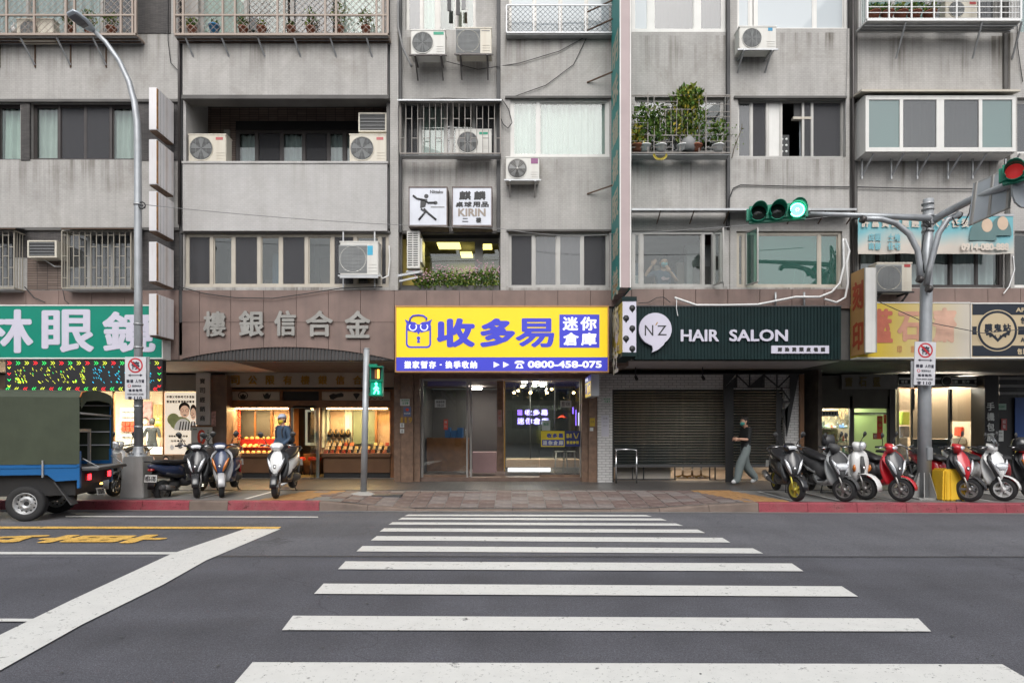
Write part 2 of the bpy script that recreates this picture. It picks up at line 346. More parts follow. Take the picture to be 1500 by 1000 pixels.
def aggregate(m, col, amt=.45):   # speckled stone in the asphalt, darker tyre lanes, pale dust
    t = m.node_tree; N = t.nodes; L = t.links; b = N['Principled BSDF']; cur = b.inputs['Base Color'].links[0].from_socket; tc = N.new('ShaderNodeTexCoord')
    for sc, mpv, lo, hi, a, bb in ((62, (1,1,1), .38, .66, .80, 1.28), (150, (1,1,1), .35, .68, 1-amt, 1+amt), (22, (1,1,1), .3, .7, .90, 1.10), (1, (.06,.9,1), .35, .65, .86, 1.12), (1, (2.2,.5,1), .38, .62, .94, 1.06)):
        mp = N.new('ShaderNodeMapping'); mp.inputs['Scale'].default_value = mpv; L.new(tc.outputs['Object'], mp.inputs[0])
        n = N.new('ShaderNodeTexNoise'); n.inputs['Scale'].default_value = sc; n.inputs['Detail'].default_value = 3; L.new(mp.outputs[0], n.inputs['Vector'])
        r = N.new('ShaderNodeMapRange'); r.inputs[1].default_value = lo; r.inputs[2].default_value = hi; r.inputs[3].default_value = a; r.inputs[4].default_value = bb; L.new(n.outputs[0], r.inputs[0])
        v = N.new('ShaderNodeVectorMath'); v.operation = 'SCALE'; L.new(cur, v.inputs[0]); L.new(r.outputs[0], v.inputs['Scale']); cur = v.outputs[0]
    v = N.new('ShaderNodeTexVoronoi'); v.feature = 'DISTANCE_TO_EDGE'; v.inputs['Scale'].default_value = .16; nz = N.new('ShaderNodeTexNoise'); nz.inputs['Scale'].default_value = .9; nz.inputs['Detail'].default_value = 8
    L.new(tc.outputs['Object'], nz.inputs['Vector']); ad = N.new('ShaderNodeVectorMath'); ad.operation = 'MULTIPLY_ADD'; ad.inputs[1].default_value = (2.2,2.2,0); L.new(nz.outputs['Color'], ad.inputs[0]); L.new(tc.outputs['Object'], ad.inputs[2]); L.new(ad.outputs[0], v.inputs['Vector'])
    r = N.new('ShaderNodeMapRange'); r.inputs[1].default_value = .0; r.inputs[2].default_value = .0022; r.inputs[3].default_value = .62; r.inputs[4].default_value = 1; L.new(v.outputs['Distance'], r.inputs[0])
    s_ = N.new('ShaderNodeVectorMath'); s_.operation = 'SCALE'; L.new(cur, s_.inputs[0]); L.new(r.outputs[0], s_.inputs['Scale']); L.new(s_.outputs[0], b.inputs['Base Color'])
aggregate(m_asph, 0); aggregate(m_asph2, 0, .3)
def drips(m, k=.6, col=(.13,.115,.095)):   # dirt washed down from every sill line, and blotchy patches
    t = m.node_tree; N = t.nodes; L = t.links; b = N['Principled BSDF']; cur = b.inputs['Base Color'].links[0].from_socket; tc = N.new('ShaderNodeTexCoord'); sp = N.new('ShaderNodeSeparateXYZ'); L.new(tc.outputs['Object'], sp.inputs[0])
    a = N.new('ShaderNodeMath'); a.operation = 'MULTIPLY_ADD'; a.inputs[1].default_value = 1/2.83; a.inputs[2].default_value = -7.40/2.83; L.new(sp.outputs[2], a.inputs[0]); f = N.new('ShaderNodeMath'); f.operation = 'FRACT'; L.new(a.outputs[0], f.inputs[0])
    r = N.new('ShaderNodeMapRange'); r.inputs[1].default_value = .55; r.inputs[2].default_value = 1; L.new(f.outputs[0], r.inputs[0]); r.interpolation_type = 'SMOOTHSTEP'
    mp = N.new('ShaderNodeMapping'); mp.inputs['Scale'].default_value = (6.3, 6.3, .16); L.new(tc.outputs['Object'], mp.inputs[0]); n = N.new('ShaderNodeTexNoise'); n.inputs['Scale'].default_value = 1; n.inputs['Detail'].default_value = 5; n.inputs['Roughness'].default_value = .7; L.new(mp.outputs[0], n.inputs['Vector'])
    q = N.new('ShaderNodeMapRange'); q.inputs[1].default_value = .46; q.inputs[2].default_value = .70; q.inputs[3].default_value = .02; q.inputs[4].default_value = 1; L.new(n.outputs[0], q.inputs[0])
    n3 = N.new('ShaderNodeTexNoise'); n3.inputs['Scale'].default_value = .9; n3.inputs['Detail'].default_value = 3; L.new(tc.outputs['Object'], n3.inputs['Vector']); r3 = N.new('ShaderNodeMapRange'); r3.inputs[1].default_value = .38; r3.inputs[2].default_value = .62; r3.inputs[3].default_value = .1; r3.inputs[4].default_value = 1.5; L.new(n3.outputs[0], r3.inputs[0]); q3 = N.new('ShaderNodeMath'); q3.operation = 'MULTIPLY'; L.new(q.outputs[0], q3.inputs[0]); L.new(r3.outputs[0], q3.inputs[1]); q = q3
    w = N.new('ShaderNodeMath'); w.operation = 'MULTIPLY'; L.new(r.outputs[0], w.inputs[0]); L.new(q.outputs[0], w.inputs[1]); w2 = N.new('ShaderNodeMath'); w2.operation = 'MULTIPLY'; w2.inputs[1].default_value = k; L.new(w.outputs[0], w2.inputs[0])
    x = N.new('ShaderNodeMix'); x.data_type = 'RGBA'; L.new(w2.outputs[0], x.inputs[0]); L.new(cur, x.inputs[6]); x.inputs[7].default_value = (*col, 1); cur = x.outputs[2]
    n = N.new('ShaderNodeTexNoise'); n.inputs['Scale'].default_value = .75; n.inputs['Detail'].default_value = 9; n.inputs['Roughness'].default_value = .72; n.inputs['Distortion'].default_value = .6; L.new(tc.outputs['Object'], n.inputs['Vector'])
    q = N.new('ShaderNodeMapRange'); q.inputs[1].default_value = .52; q.inputs[2].default_value = .66; q.inputs[3].default_value = 0; q.inputs[4].default_value = k*.45; L.new(n.outputs[0], q.inputs[0])
    x = N.new('ShaderNodeMix'); x.data_type = 'RGBA'; L.new(q.outputs[0], x.inputs[0]); L.new(cur, x.inputs[6]); x.inputs[7].default_value = (.22,.20,.17, 1); L.new(x.outputs[2], b.inputs['Base Color'])
drips(m_wall, .9); drips(m_wall2, .45, (.3,.28,.25))
# ================================================================ GROUND
YF = 13.74
def grid_sheet(x0, x1, y0, y1, nx, ny, zf):
    mb = M(); vs_ = [(x0+(x1-x0)*i/nx, y0+(y1-y0)*j/ny) for j in range(ny+1) for i in range(nx+1)]
    mb.add([(x, y, zf(x, y)) for x, y in vs_], [(j*(nx+1)+i, j*(nx+1)+i+1, (j+1)*(nx+1)+i+1, (j+1)*(nx+1)+i) for j in range(ny) for i in range(nx)]); return mb
mk('road', M().quad((-150,-150,0),(150,-150,0),(150,150,0),(-150,150,0)), m_asph, kind='structure', rn=False)
YS = 1.6*F/(815-HZ)
mk('road_lane', M().quad((-60,YS,.004),(60,YS-.12,.004),(60,11.9,.004),(-60,12.4,.004)), m_asph2, kind='structure', rn=False)
road_marks = thing('road_marking', (0,0,0), None, None); road_marks['kind'] = 'structure'
def ground_quad(name, pts, m, z, rag=0):
    mb = M(); P = [G(a, b, z) for a, b in pts]; mb.add([(x, y, z) for x, y in P], [list(range(len(P)))])
    return mk(name, mb, m, road_marks, rn=False)
bars = [((370,969),(1468,972),(1532,1009),(338,1006)), ((429,901),(1345,905),(1364,924),(413,922)), ((474,854),(1233,858),(1257,873),(460,869)),
        ((506,821.5),(1160,824.5),(1177,836),(495,833)), ((531,799),(1103,802.5),(1118,810),(522,807)), ((552,784.5),(1058,787),(1070,794),(543,791)),
        ((563,773),(1022,775),(1033,780),(556,778)), ((575,764.3),(990,766),(1001,769.5),(569,767.8)), ((589,757.6),(968,758.8),(977,761.8),(583,760.6)), ((598,753),(946,753.6),(955,756),(592,755.3))]
for b in bars: ground_quad('crosswalk_bar', b, m_line, .012)
def gpoly(name, pts, m, z): return ground_quad(name, pts, m, z)
gpoly('stop_line', [(-250,1045),(0,929),(105,878),(250,811),(358,774.2),(411,774.2),(302,820),(240,855),(120,914),(0,981),(-250,1110)], m_line, .012)
gpoly('lane_line', [(-300,770.2),(412,771),(408,774),(-300,773.4)], m_liney, .016)
gpoly('lane_line', [(-300,807.5),(262,808),(254,811.3),(-300,811)], m_line, .014)
gpoly('lane_line', [(-300,904),(52,905.5),(44,909.5),(-300,908.5)], m_line, .014)
gpoly('edge_line', [(96,755.2),(466,756),(466,757.4),(96,756.6)], m_line, .014)
mk('tar_seam', M().quad((PX(250,YS),YS-.02,.009),(40,YS-.13,.009),(40,YS-.09,.009),(PX(250,YS),YS+.02,.009)), mat('tar', (.050,.050,.056), .6), kind='structure', rn=False)
# painted characters, read by drivers heading towards -X
mb = M()
for s, x0, x1 in (('車', 62, 246), ('公', -110, 60), ('機', -330, -130)):
    Pa = G(x0, 795, .015); Pb = G(x1, 795, .015); Pc = G(x1, 782.5, .015)
    Xr = (Pb[0]+G(x1, 782.5)[0])/2; Xl = (Pa[0]+G(x0, 782.5)[0])/2; dY = Pc[1]-Pb[1]
    text(mb, s, (Xr, Pb[1], .015), (0, dY, 0), (Xl-Xr, 0, 0), (0, 0, 1), bold=.05)
mk('painted_character', mb, m_liney, road_marks, rn=False)
# small dark tar spots and manhole on the road
mb = M(); rs = random.Random(5)
for i in range(34):
    x, y = G(rs.uniform(20, 1480), rs.uniform(770, 990)); r = rs.uniform(.006, .014)
    mb.lathe([(0, .0155), (r, .0155), (r*1.1, .013)], (x, y, 0), n=7, sm=False)
mk('tar_spot', mb, m_dgrey, None, kind='stuff')

# ---- kerb line and pavement
def kerbY(x): return 11.62 - .026*x if abs(x) < 60 else 11.5
def dip(x):
    if x < -3.7 or x > 4.7: return 0
    if x < -1.9: return (x+3.7)/1.8
    if x < 2.0: return 1
    return 1-(x-2.0)/2.7
def sst(t): t = min(1, max(0, t)); return t*t*(3-2*t)
SIDE_Z = .18
def zs(x, y):
    k = kerbY(x); t = min(1, max(0, (y-k)/1.5)); return SIDE_Z - (SIDE_Z-.03)*sst(dip(x))*(1-t)
mb = grid_sheet(-34, 34, 0, 1, 170, 8, lambda x, y: 0); mb2 = M()
vs_ = []
for (x, y, z) in mb.v:
    Y = kerbY(x)+.14+(24-kerbY(x)-.14)*(y**2.2); vs_.append((x, Y, zs(x, Y)))
mb.v = vs_
mk('pavement_sheet', mb, m_paving, kind='structure', rn=False)
kerb = thing('kerb', (0, 11.6, 0), None, None); kerb['kind'] = 'structure'
def kseg(x0, x1, m):
    n = max(1, int((x1-x0)/.9)); w = (x1-x0)/n
    for i in range(n):
        a, b = x0+i*w+.004, x0+(i+1)*w-.004; mb = M(); v = []
        for x in (a, b):
            k = kerbY(x); h = zs(x, k)+.003
            v += [(x, k-.02, 0), (x, k, h-.02), (x, k+.02, h), (x, k+.16, h), (x, k+.16, -.02)]
        mb.add(v, [(0,1,2,3,4), (9,8,7,6,5), (0,5,6,1), (1,6,7,2), (2,7,8,3), (3,8,9,4)])
        mk('kerb_stone', mb, m, kerb)
def KX(px): return PX(px, 11.6)
kseg(-30, KX(270), m_kerbr); kseg(KX(270), KX(328), m_kerb); kseg(KX(328), KX(465), m_kerbr)
kseg(KX(465), KX(1108), m_kerb); kseg(KX(1108), 30, m_kerbr)
# gutter strip
mb = M(); vv = []
for i in range(61):
    x = -30+i; k = kerbY(x); vv += [(x, k-.16, .009), (x, k-.018, .009)]
mb.add(vv, [(2*i, 2*i+2, 2*i+3, 2*i+1) for i in range(60)]); mk('gutter', mb, m_paving, kind='structure', rn=False)
# pavers in front of the crossing, every one a piece
pav = thing('pavement', (0, 12, 0), None, None); pav['kind'] = 'structure'
rp = random.Random(3); TILE = {}
for k in range(4):
    TILE[k] = M().box(-.158, .158, -.158, .158, -.01, .004).mesh('paver', PAV[k], bev=.004)
for r in range(6):
    for c in range(34):
        x = -5.45+c*.33+(.0 if r % 2 else .0); y = 11.95+r*.33+(0)
        if c > 30: continue
        xx = x; yk = kerbY(x)+.16
        y = yk+.17+r*.33
        if y > YF-.12 or x < PX(402+(735-718)*2-r*14, 12.4)+.9 or x > PX(1128-r*12, 12.4)-.55: continue
        o = bpy.data.objects.new('paver', TILE[rp.choice([0, 0, 1, 2, 3, 2] if (r+c//3) % 3 else [2, 2, 0, 3])]); COL.objects.link(o); o.parent = pav
        z = zs(x, y); sl = math.atan2(zs(x, y+.1)-zs(x, y-.1), .2); sx = -math.atan2(zs(x+.1, y)-zs(x-.1, y), .2)
        o.location = Vector((x, y, z+.004+rp.uniform(0, .004)))-org(pav); o.rotation_euler = (sl+rp.uniform(-.006, .006), sx+rp.uniform(-.006, .006), rp.uniform(-.008, .008))
# orange guide pavers and parking-bay lines on the pavement
for (a, b, s) in ((430, 470, -1), (1062, 1118, 1)):
    for r in range(7):
        for c in range(3):
            y = kerbY(PX(a, 12))+.30+r*.29; x = PX(a if s < 0 else b, 12.2)+s*(c*.29 - r*.02)-(0 if s < 0 else .45)
            if s < 0: x = PX(470, 12.2)-.95+c*.29+r*.07
            else: x = PX(1085, 12.2)+c*.29-r*.07
            if y > YF-.1: continue
            o = mk('guide_paver', M().box(x-.14, x+.14, y-.14, y+.14, zs(x, y)-.004, zs(x, y)+.010), m_orange, pav)
mb = M()
for px in (300, 372, 425, 1140, 1205, 1275, 1345, 1410, 1480):
    x = PX(px, 12.5); dx = .02*(750-px)/100
    mb.add([(x-.04, kerbY(x)+.35, SIDE_Z+.005), (x+.04, kerbY(x)+.35, SIDE_Z+.005), (x+.04, 13.5, SIDE_Z+.005), (x-.04, 13.5, SIDE_Z+.005)], [(0,1,2,3)])
mk('bay_line', mb, m_line, pav, rn=False)
mk('arcade_floor', M().box(-30, 30, YF-.02, 17.2, .05, SIDE_Z+.012), m_arc, kind='structure')
# drain cover beside the signal pole
mb = M(); mb.pb(548, 725.5, 586, 727, 12.7, 12.95)
mk('drain_cover', M().box(PX(545,12.75), PX(588,12.75), 12.68, 12.95, .14, SIDE_Z+.012), m_dgrey, pav, bev=.004)

# ================================================================ BUILDINGS
BA = thing('apartment_building', (-12, YF, .18), 'grey tiled block with dark brown tile columns above the green optician sign', 'building')
BB = thing('apartment_building', (-3, YF, .18), 'grey mosaic tiled block above the yellow sign and the arched granite fascia', 'building')
BC = thing('apartment_building', (8, YF, .18), 'grey mosaic tiled block above the dark green hair salon sign', 'building')
def wall(b, x0, y0, x1, y1, holes, Y, m, th=.22, name='wall', label=None):
    """A wall with openings (pixel rectangles), one mesh without inner faces."""
    xs = sorted({x0, x1, *[min(max(h[0], x0), x1) for h in holes], *[min(max(h[2], x0), x1) for h in holes]})
    ys = sorted({y0, y1, *[min(max(h[1], y0), y1) for h in holes], *[min(max(h[3], y0), y1) for h in holes]})
    nx, ny = len(xs)-1, len(ys)-1
    sol = [[not any(h[0] <= (xs[i]+xs[i+1])/2 <= h[2] and h[1] <= (ys[j]+ys[j+1])/2 <= h[3] for h in holes) for j in range(ny)] for i in range(nx)]
    mb = M(); V = {}
    def v(i, j, k):
        key = (i, j, k)
        if key not in V: V[key] = len(mb.v); mb.v.append((PX(xs[i], Y), Y+(th if k else 0), PZ(ys[j], Y)))
        return V[key]
    def face(*q): mb.f.append(list(q)); mb.m.append(0); mb.sm.append(False)
    S = lambda i, j: 0 <= i < nx and 0 <= j < ny and sol[i][j]
    for i in range(nx):
        for j in range(ny):
            if not sol[i][j]: continue
            face(v(i,j+1,0), v(i+1,j+1,0), v(i+1,j,0), v(i,j,0)); face(v(i,j,1), v(i+1,j,1), v(i+1,j+1,1), v(i,j+1,1))
            if not S(i-1, j): face(v(i,j,0), v(i,j,1), v(i,j+1,1), v(i,j+1,0))
            if not S(i+1, j): face(v(i+1,j+1,0), v(i+1,j+1,1), v(i+1,j,1), v(i+1,j,0))
            if not S(i, j-1): face(v(i+1,j,0), v(i+1,j,1), v(i,j,1), v(i,j,0))
            if not S(i, j+1): face(v(i,j+1,0), v(i,j+1,1), v(i+1,j+1,1), v(i+1,j+1,0))
    return mk(name, mb, m, b, label=label)
def curtain(parent, a, b, c, d, Y, m, amp=.045, wl=.15, name='curtain'):
    x0, x1, z1, z0 = PX(a, Y), PX(c, Y), PZ(b, Y), PZ(d, Y); n = max(6, int((x1-x0)/wl*6)); v = []; ph = random.uniform(0, 6)
    for i in range(n+1):
        t = i/n; x = x0+(x1-x0)*t; u = x/wl*2*math.pi+1.8*math.sin(x*2.7+ph)+.9*math.sin(x*6.1)
        y = Y+amp*(math.sin(u+ph)+.35*math.sin(u*.37+ph*2)); v += [(x, y, z0), (x+.012*math.sin(u*.7), y*1.0-.3*amp*math.sin(u+ph), z1)]
    mb = M().add(v, [(2*i, 2*i+2, 2*i+3, 2*i+1) for i in range(n)], 0, True)
    return mk(name, mb, m, parent, rn=False)
FURN = [m_cream, m_grey, m_granite2, m_curt3, m_slab, mat('dull_blue_thing', (.10,.16,.24), .7), mat('dull_brown_thing', (.18,.11,.07), .7)]
def window(b, x0, y0, x1, y1, Y, panes, fm=None, fw=3.0, dep=.10, cur=None, label=None, mul=None, name='window'):
    """panes: list of (share, kind); kinds: c curtain, d dark, s screen, f film, g green, o open, p solid panel, D dusty, k smoked."""
    fm = fm or m_alu; Yf = Y+dep; mb = M(); s = Y/Yf
    # opening edges on wall plane -> frame on plane Yf must fill the opening: convert world
    X0, X1, Z1, Z0 = PX(x0, Y), PX(x1, Y), PZ(y0, Y), PZ(y1, Y); u = Y/F; w = fw*u
    mb.box(X0, X1, Yf, Yf+.07, Z1-w, Z1); mb.box(X0, X1, Yf-.02, Yf+.07, Z0, Z0+w*1.1)
    mb.box(X0, X0+w, Yf+.001, Yf+.069, Z0+w*1.1, Z1-w); mb.box(X1-w, X1, Yf+.001, Yf+.069, Z0+w*1.1, Z1-w)
    tot = sum(p[0] for p in panes); x = X0; edges = [X0]
    for p in panes: x += (X1-X0)*p[0]/tot; edges.append(x)
    mw = (mul or fw)*u
    for i, e in enumerate(edges[1:-1]): mb.box(e-mw/2, e+mw/2, Yf+.002+(.004*(i % 2)), Yf+.066, Z0+w*1.1, Z1-w)
    fr = mk(name, mb, fm, b, label=label)
    for i, (sh, k) in enumerate(panes):
        a, c = edges[i]+mw/2, edges[i+1]-mw/2
        if i == 0: a = X0+w
        if i == len(panes)-1: c = X1-w
        yy = Yf+.02+.02*(i % 2)
        zz0, zz1 = Z0+w*1.1, Z1-w
        if k != 'o':
            sw = .022                                   # the sliding sash round the pane
            sb = M(); sb.box(a, c, yy-.008, yy+.014, zz1-sw, zz1); sb.box(a, c, yy-.008, yy+.014, zz0, zz0+sw); sb.box(a, a+sw, yy-.008, yy+.014, zz0+sw, zz1-sw); sb.box(c-sw, c, yy-.008, yy+.014, zz0+sw, zz1-sw)
            mk('sash', sb, fm, fr)
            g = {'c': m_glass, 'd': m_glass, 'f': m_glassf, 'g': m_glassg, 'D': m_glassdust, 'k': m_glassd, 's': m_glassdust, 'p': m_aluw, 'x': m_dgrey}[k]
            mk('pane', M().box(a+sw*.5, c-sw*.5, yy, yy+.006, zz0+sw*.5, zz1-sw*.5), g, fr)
            if k == 's': mk('insect_screen', M().quad((a+.01, yy-.012, zz0+.01), (c-.01, yy-.012, zz0+.01), (c-.01, yy-.012, zz1-.01), (a+.01, yy-.012, zz1-.01)), m_screen, fr, rn=False)
        if k in 'c' or (cur and k in cur):
            cm = random.choice([m_curt, m_curt3, m_curt2]) if not cur or k not in cur else cur[k]
            Yc = Yf+.13; f = Yc/Y
            q = lambda X: X/Yc*F+750
            r_ = lambda Z: HZ-(Z-1.6)/Yc*F
            curtain(fr, q(a-.03), r_(zz1), q(c+.03), r_(zz0-.02), Yc, cm)
        if k in 'dDo' and Y < YF+.5:
            for q in range(2):
                bx = random.uniform(a, c); bw_ = random.uniform(.1, .3); yy2 = Yf+random.uniform(.5, 1.1)
                mk('furniture', M().box(max(bx-bw_, X0+.05), min(bx+bw_, X1-.05), yy2, yy2+.2, Z0-.1, Z0+(Z1-Z0)*random.uniform(.25, .95)), random.choice(FURN), fr)
    return fr
def sill(b, x0, x1, y, Y, out=.05, m=None, name='ledge', h=3):
    return mk(name, M().pb(x0, y, x1, y+h, Y-out, Y+.02), m or m_slab, b)

# ---- rows: head and sill lines of the openings
# left block
wA = wall(BA, -260, -140, 262, 447, [(-230,-120,-40,48), (-20,-120,200,48), (-240,150,-60,234), (-45,150,30,234), (44,150,196,234), (-230,338,-100,421), (-80,338,22,421), (92,338,193,421)], YF, m_wall)
# brown and dark tile columns set 15 mm proud of the wall
for r in ((30.5,148,43.5,235), (197,148,229,235), (229,148,262,235), (196,-30,250,49), (193.5,337,262,424)):
    mk('tile_column', M().pb(*r, YF-.015, YF+.03), m_dtile, BA)
mk('tile_panel', M().pb(40, 378, 91, 424, YF-.012, YF+.03), m_btile, BA)
mk('tile_panel', M().pb(22.5, 337, 91, 377, YF-.012, YF+.03), m_dtile, BA)
sill(BA, -260, 262, 145, YF, .06, h=4); sill(BA, -260, 262, 333, YF, .06, h=4)
window(BA, -20, -120, 200, 48, YF, [(1,'c'),(1,'d'),(1,'c'),(1,'D')], m_alu, cur={'d': m_curt3})
window(BA, -45, 150, 30, 234, YF, [(1,'c'),(1,'c')], m_alud, cur={'c': m_curt2})
window(BA, 44, 150, 196, 234, YF, [(1,'c'),(1,'s'),(1,'s'),(1,'c')], m_alud, 3.5, cur={'c': m_curt, 's': m_curt2})
window(BA, -240, 150, -60, 234, YF, [(1,'c'),(1,'s')], m_alud)
window(BA, -230, 338, -100, 421, YF, [(1,'D'),(1,'D')], m_alu)
window(BA, -80, 338, 22, 421, YF, [(1,'D'),(1,'D')], m_alu)
window(BA, 92, 338, 193, 421, YF, [(1,'D'),(1,'D'),(1,'D')], m_alu, cur={'D': m_curt2})
window(BA, -230, -120, -40, 48, YF, [(1,'D'),(1,'D')], m_alu)

# centre block: bay over the jeweller
YB = YF-.10
wall(BB, 267.5, -140, 567, 141, [(290,-120,560,48)], YB, m_wall, .34)
wall(BB, 267.5, 236.5, 567, 338, [], YB, m_wall2, .34)
wall(BB, 268, 338.2, 572, 425, [(270.5,341,569.5,420.5)], YF, m_wall)
window(BB, 290, -120, 560, 48, YB, [(1,'c'),(1,'d'),(1,'D'),(1,'c')], m_alu)
window(BB, 270.5, 341, 569.5, 420.5, YF, [(38,'s'),(32,'d'),(38,'s'),(32,'d'),(38,'s'),(38,'d'),(34,'s'),(36,'d'),(14,'s')], m_cream, 4.5, mul=5, dep=.05)
mk('ledge', M().pb(266, 236, 568, 239, YB-.02, YB+.3), m_wall2, BB)
mk('ledge', M().pb(266, 139, 569, 144.5, YB-.04, YB+.3), m_slab, BB)
mk('ledge', M().pb(264, 338.3, 572, 341, YF-.05, YF+.1), m_slab, BB)
# recessed loggia between the parapets
LY = 14.75
mk('loggia_side', M().box(PX(268,YF), PX(272,YF), YF+.01, LY+.1, PZ(240,YF), 9.26), m_wall2, BB)
mk('loggia_side', M().box(PX(566,YF), PX(570,YF), YF+.01, LY+.1, PZ(240,YF), 9.26), m_slab, BB)
mk('loggia_floor', M().box(PX(268,YF), PX(570,YF), YF+.03, LY, PZ(268,YF)-.05, PZ(268,YF)), m_conc, BB)
mk('loggia_ceiling', M().box(PX(268,YF), PX(570,YF), YF+.03, LY, 9.26, 9.34), m_slab, BB)
def LP(px, Y): return px
mk('loggia_soffit', M().pb(245, 145, 590, 177, LY, LY+.1), m_btile, BB)
mk('transom', M().pb(345, 177.2, 590, 190, LY+.01, LY+.1), m_black, BB)
window(BB, 345, 190, 590, 268, LY, [(26,'c'),(30,'s'),(28,'c'),(30,'s'),(20,'c'),(52,'c'),(20,'c')], m_alud, 4, dep=.02, cur={'s': m_curt3, 'c': m_curt3})
mk('louvre_panel', M().pb(262, 177.2, 345, 268, LY, LY+.1), m_btile, BB)
mb = M()
for i in range(9): mb.pb(292, 197+i*4.5, 327, 199.5+i*4.5, LY-.03, LY+.01)
mk('louvre', mb, m_granite2, BB)
mk('post', M().pb(328, 190, 336, 268, LY-.05, LY+.02), m_conc, BB)
# strip between the bays; dark grey strips paint in pipes and shadow gaps
wall(BB, 571.5, -140, 583.5, 425, [], YF-.03, m_wall, .3)
for (a, c, y0, y1, yy) in ((262.5,266.8,-140,520,YF-.02), (567.3,571.2,-140,335,YF+.02), (583.7,588,-140,340,YF+.03), (727.5,733,-140,340,YF+.04)):
    mk('dark_gap_strip', M().pb(a, y0, c, y1, yy, yy+.1), m_dgrey, BB)
YC = YF+.16
wall(BB, 588, -140, 727.5, 338, [(594,-120,697,44), (590,147,727,228)], YC, m_wall)
wall(BB, 584, 338.2, 735, 425, [(589,342,731,425)], YC+.0, m_slab, .1)
window(BB, 594, -120, 640, 44, YC, [(1,'D'),(1,'c')], m_alu, label='white slide-away sash')
window(BB, 640, -120, 697, 44, YC, [(1,'d'),(1,'d')], m_alu)
window(BB, 590, 147, 727, 228, YC, [(22,'s'),(34,'c'),(8,'D'),(30,'d'),(30,'s')], m_alu, dep=.12, cur={'s': m_curt3})
# second-floor room behind the flower trough: open front with set-back glazing
CY = YF+.75
window(BB, 616, 349, 700, 432, CY, [(1,'d')], m_alu, 3, dep=.02)
window(BB, 700, 349, 740, 432, CY, [(1,'d')], m_alu, 6, dep=.02)
mk('head_panel', M().pb(580, 330, 745, 349, CY, CY+.1), m_dgrey, BB)
mk('trough', M().pb(588, 418, 731, 432, YF+.02, YF+.45), m_slab, BB)
# bay D
wall(BB, 733.2, -140, 925, 425, [(745,-120,898,47), (747.5,143.5,893,230), (744.5,338.5,893,421)], YF, m_wall)
window(BB, 745, -120, 898, 47, YF, [(1,'f'),(1,'f'),(1,'f'),(1,'f')], m_alu)
window(BB, 747.5, 143.5, 893, 230, YF, [(41,'c'),(104,'c')], m_aluw, 4.5, cur={'c': m_curt}, dep=.05)
window(BB, 744.5, 338.5, 893, 421, YF, [(37,'s'),(36,'D'),(36,'D'),(39,'s')], m_alu, 4, cur={'D': m_curt3})
sill(BB, 740, 896, 140.5, YF, .05, h=3); sill(BB, 742, 896, 336, YF, .04, h=2.5)

# right block
YE = YF+.10
wall(BC, 925.2, -140, 1065, 337, [(925.2,-120,1063,47), (930,142,1062,222)], YE, m_wall)
window(BC, 925.2, -120, 1063, 47, YE, [(28,'f'),(66,'D'),(40,'D')], m_aluw, 4.5, mul=9, cur={'D': m_curt3}, dep=.03)
window(BC, 930, 142, 1062, 222, YE, [(1,'d'),(1,'D'),(1,'d')], m_alu)
wall(BC, 925.2, 337.2, 1075, 425, [(926,338,1060,420.5)], YF+.04, m_wall)
w_e = window(BC, 926, 338, 1060, 420.5, YF+.04, [(14,'d'),(91,'d'),(15,'o'),(14,'d')], m_alu, 4, mul=5, dep=.05)
for (a, c, y0, y1, yy) in ((1065.3,1069.5,-140,330,YF-.0), (1244.5,1256,-140,440,YF+.08), (1471.5,1480,-140,140,YF+.06)):
    mk('dark_gap_strip', M().pb(a, y0, c, y1, yy, yy+.1), m_dgrey if a < 1200 else m_slab, BC)  # pipes and the shade between bays painted as dark strips
mk('downpipe', M().cyl((PX(1249,YF), YF-.02, PZ(440,YF)), (PX(1249,YF), YF-.02, PZ(-140,YF)), .03), m_alud, BC)
mk('downpipe', M().cyl((PX(265,YF), YF-.07, PZ(330,YF)), (PX(265,YF), YF-.07, PZ(-140,YF)), .03), m_alud, BA)
wall(BC, 1069.7, -140, 1244.3, 425, [(1080,-120,1244.3,42), (1081,143.5,1239,230), (1079,338.5,1234,421)], YF, m_wall)
window(BC, 1080, -120, 1244, 42, YF, [(20,'f'),(6,'f'),(78,'f'),(42,'f')], m_aluw, 4, mul=5)
window(BC, 1081, 143.5, 1239, 230, YF, [(20,'D'),(20,'s'),(18,'p'),(28,'o'),(12,'s'),(40,'s')], m_alu, 3, cur={'s': m_curt3, 'D': m_curt3})
w_f = window(BC, 1079, 338.5, 1234, 421, YF, [(12,'d'),(16,'o'),(90,'g'),(30,'g')], m_cream, 4, mul=4, dep=.06)
sill(BC, 1076, 1241, 140.5, YF, .05, h=3)
wall(BC, 1256.2, -140, 1471.3, 425, [(1262,-120,1466,40), (1264,150,1466,225), (1258,340,1470,421)], YF+.12, m_wall)
window(BC, 1262, -120, 1466, 40, YF+.12, [(1,'g'),(1,'g'),(1,'D'),(1,'D')], m_alu, cur={'g': m_curt2})
window(BC, 1258, 340, 1470, 421, YF+.12, [(30,'c'),(30,'c'),(36,'c'),(40,'c'),(38,'c'),(36,'c')], m_alud, 3.5, dep=.05, cur={'c': m_curt3})
wall(BC, 1480.2, -140, 1760, 425, [(1494,-120,1620,47), (1490,143,1640,225), (1486,338,1640,421)], YF, m_wall)
window(BC, 1494, -120, 1620, 47, YF, [(1,'c'),(1,'D')], m_alu); window(BC, 1490, 143, 1640, 225, YF, [(1,'D'),(1,'c'),(1,'c')], m_aluw, 4)
window(BC, 1486, 338, 1640, 421, YF, [(1,'d'),(1,'c'),(1,'c')], m_aluw, 3.5)
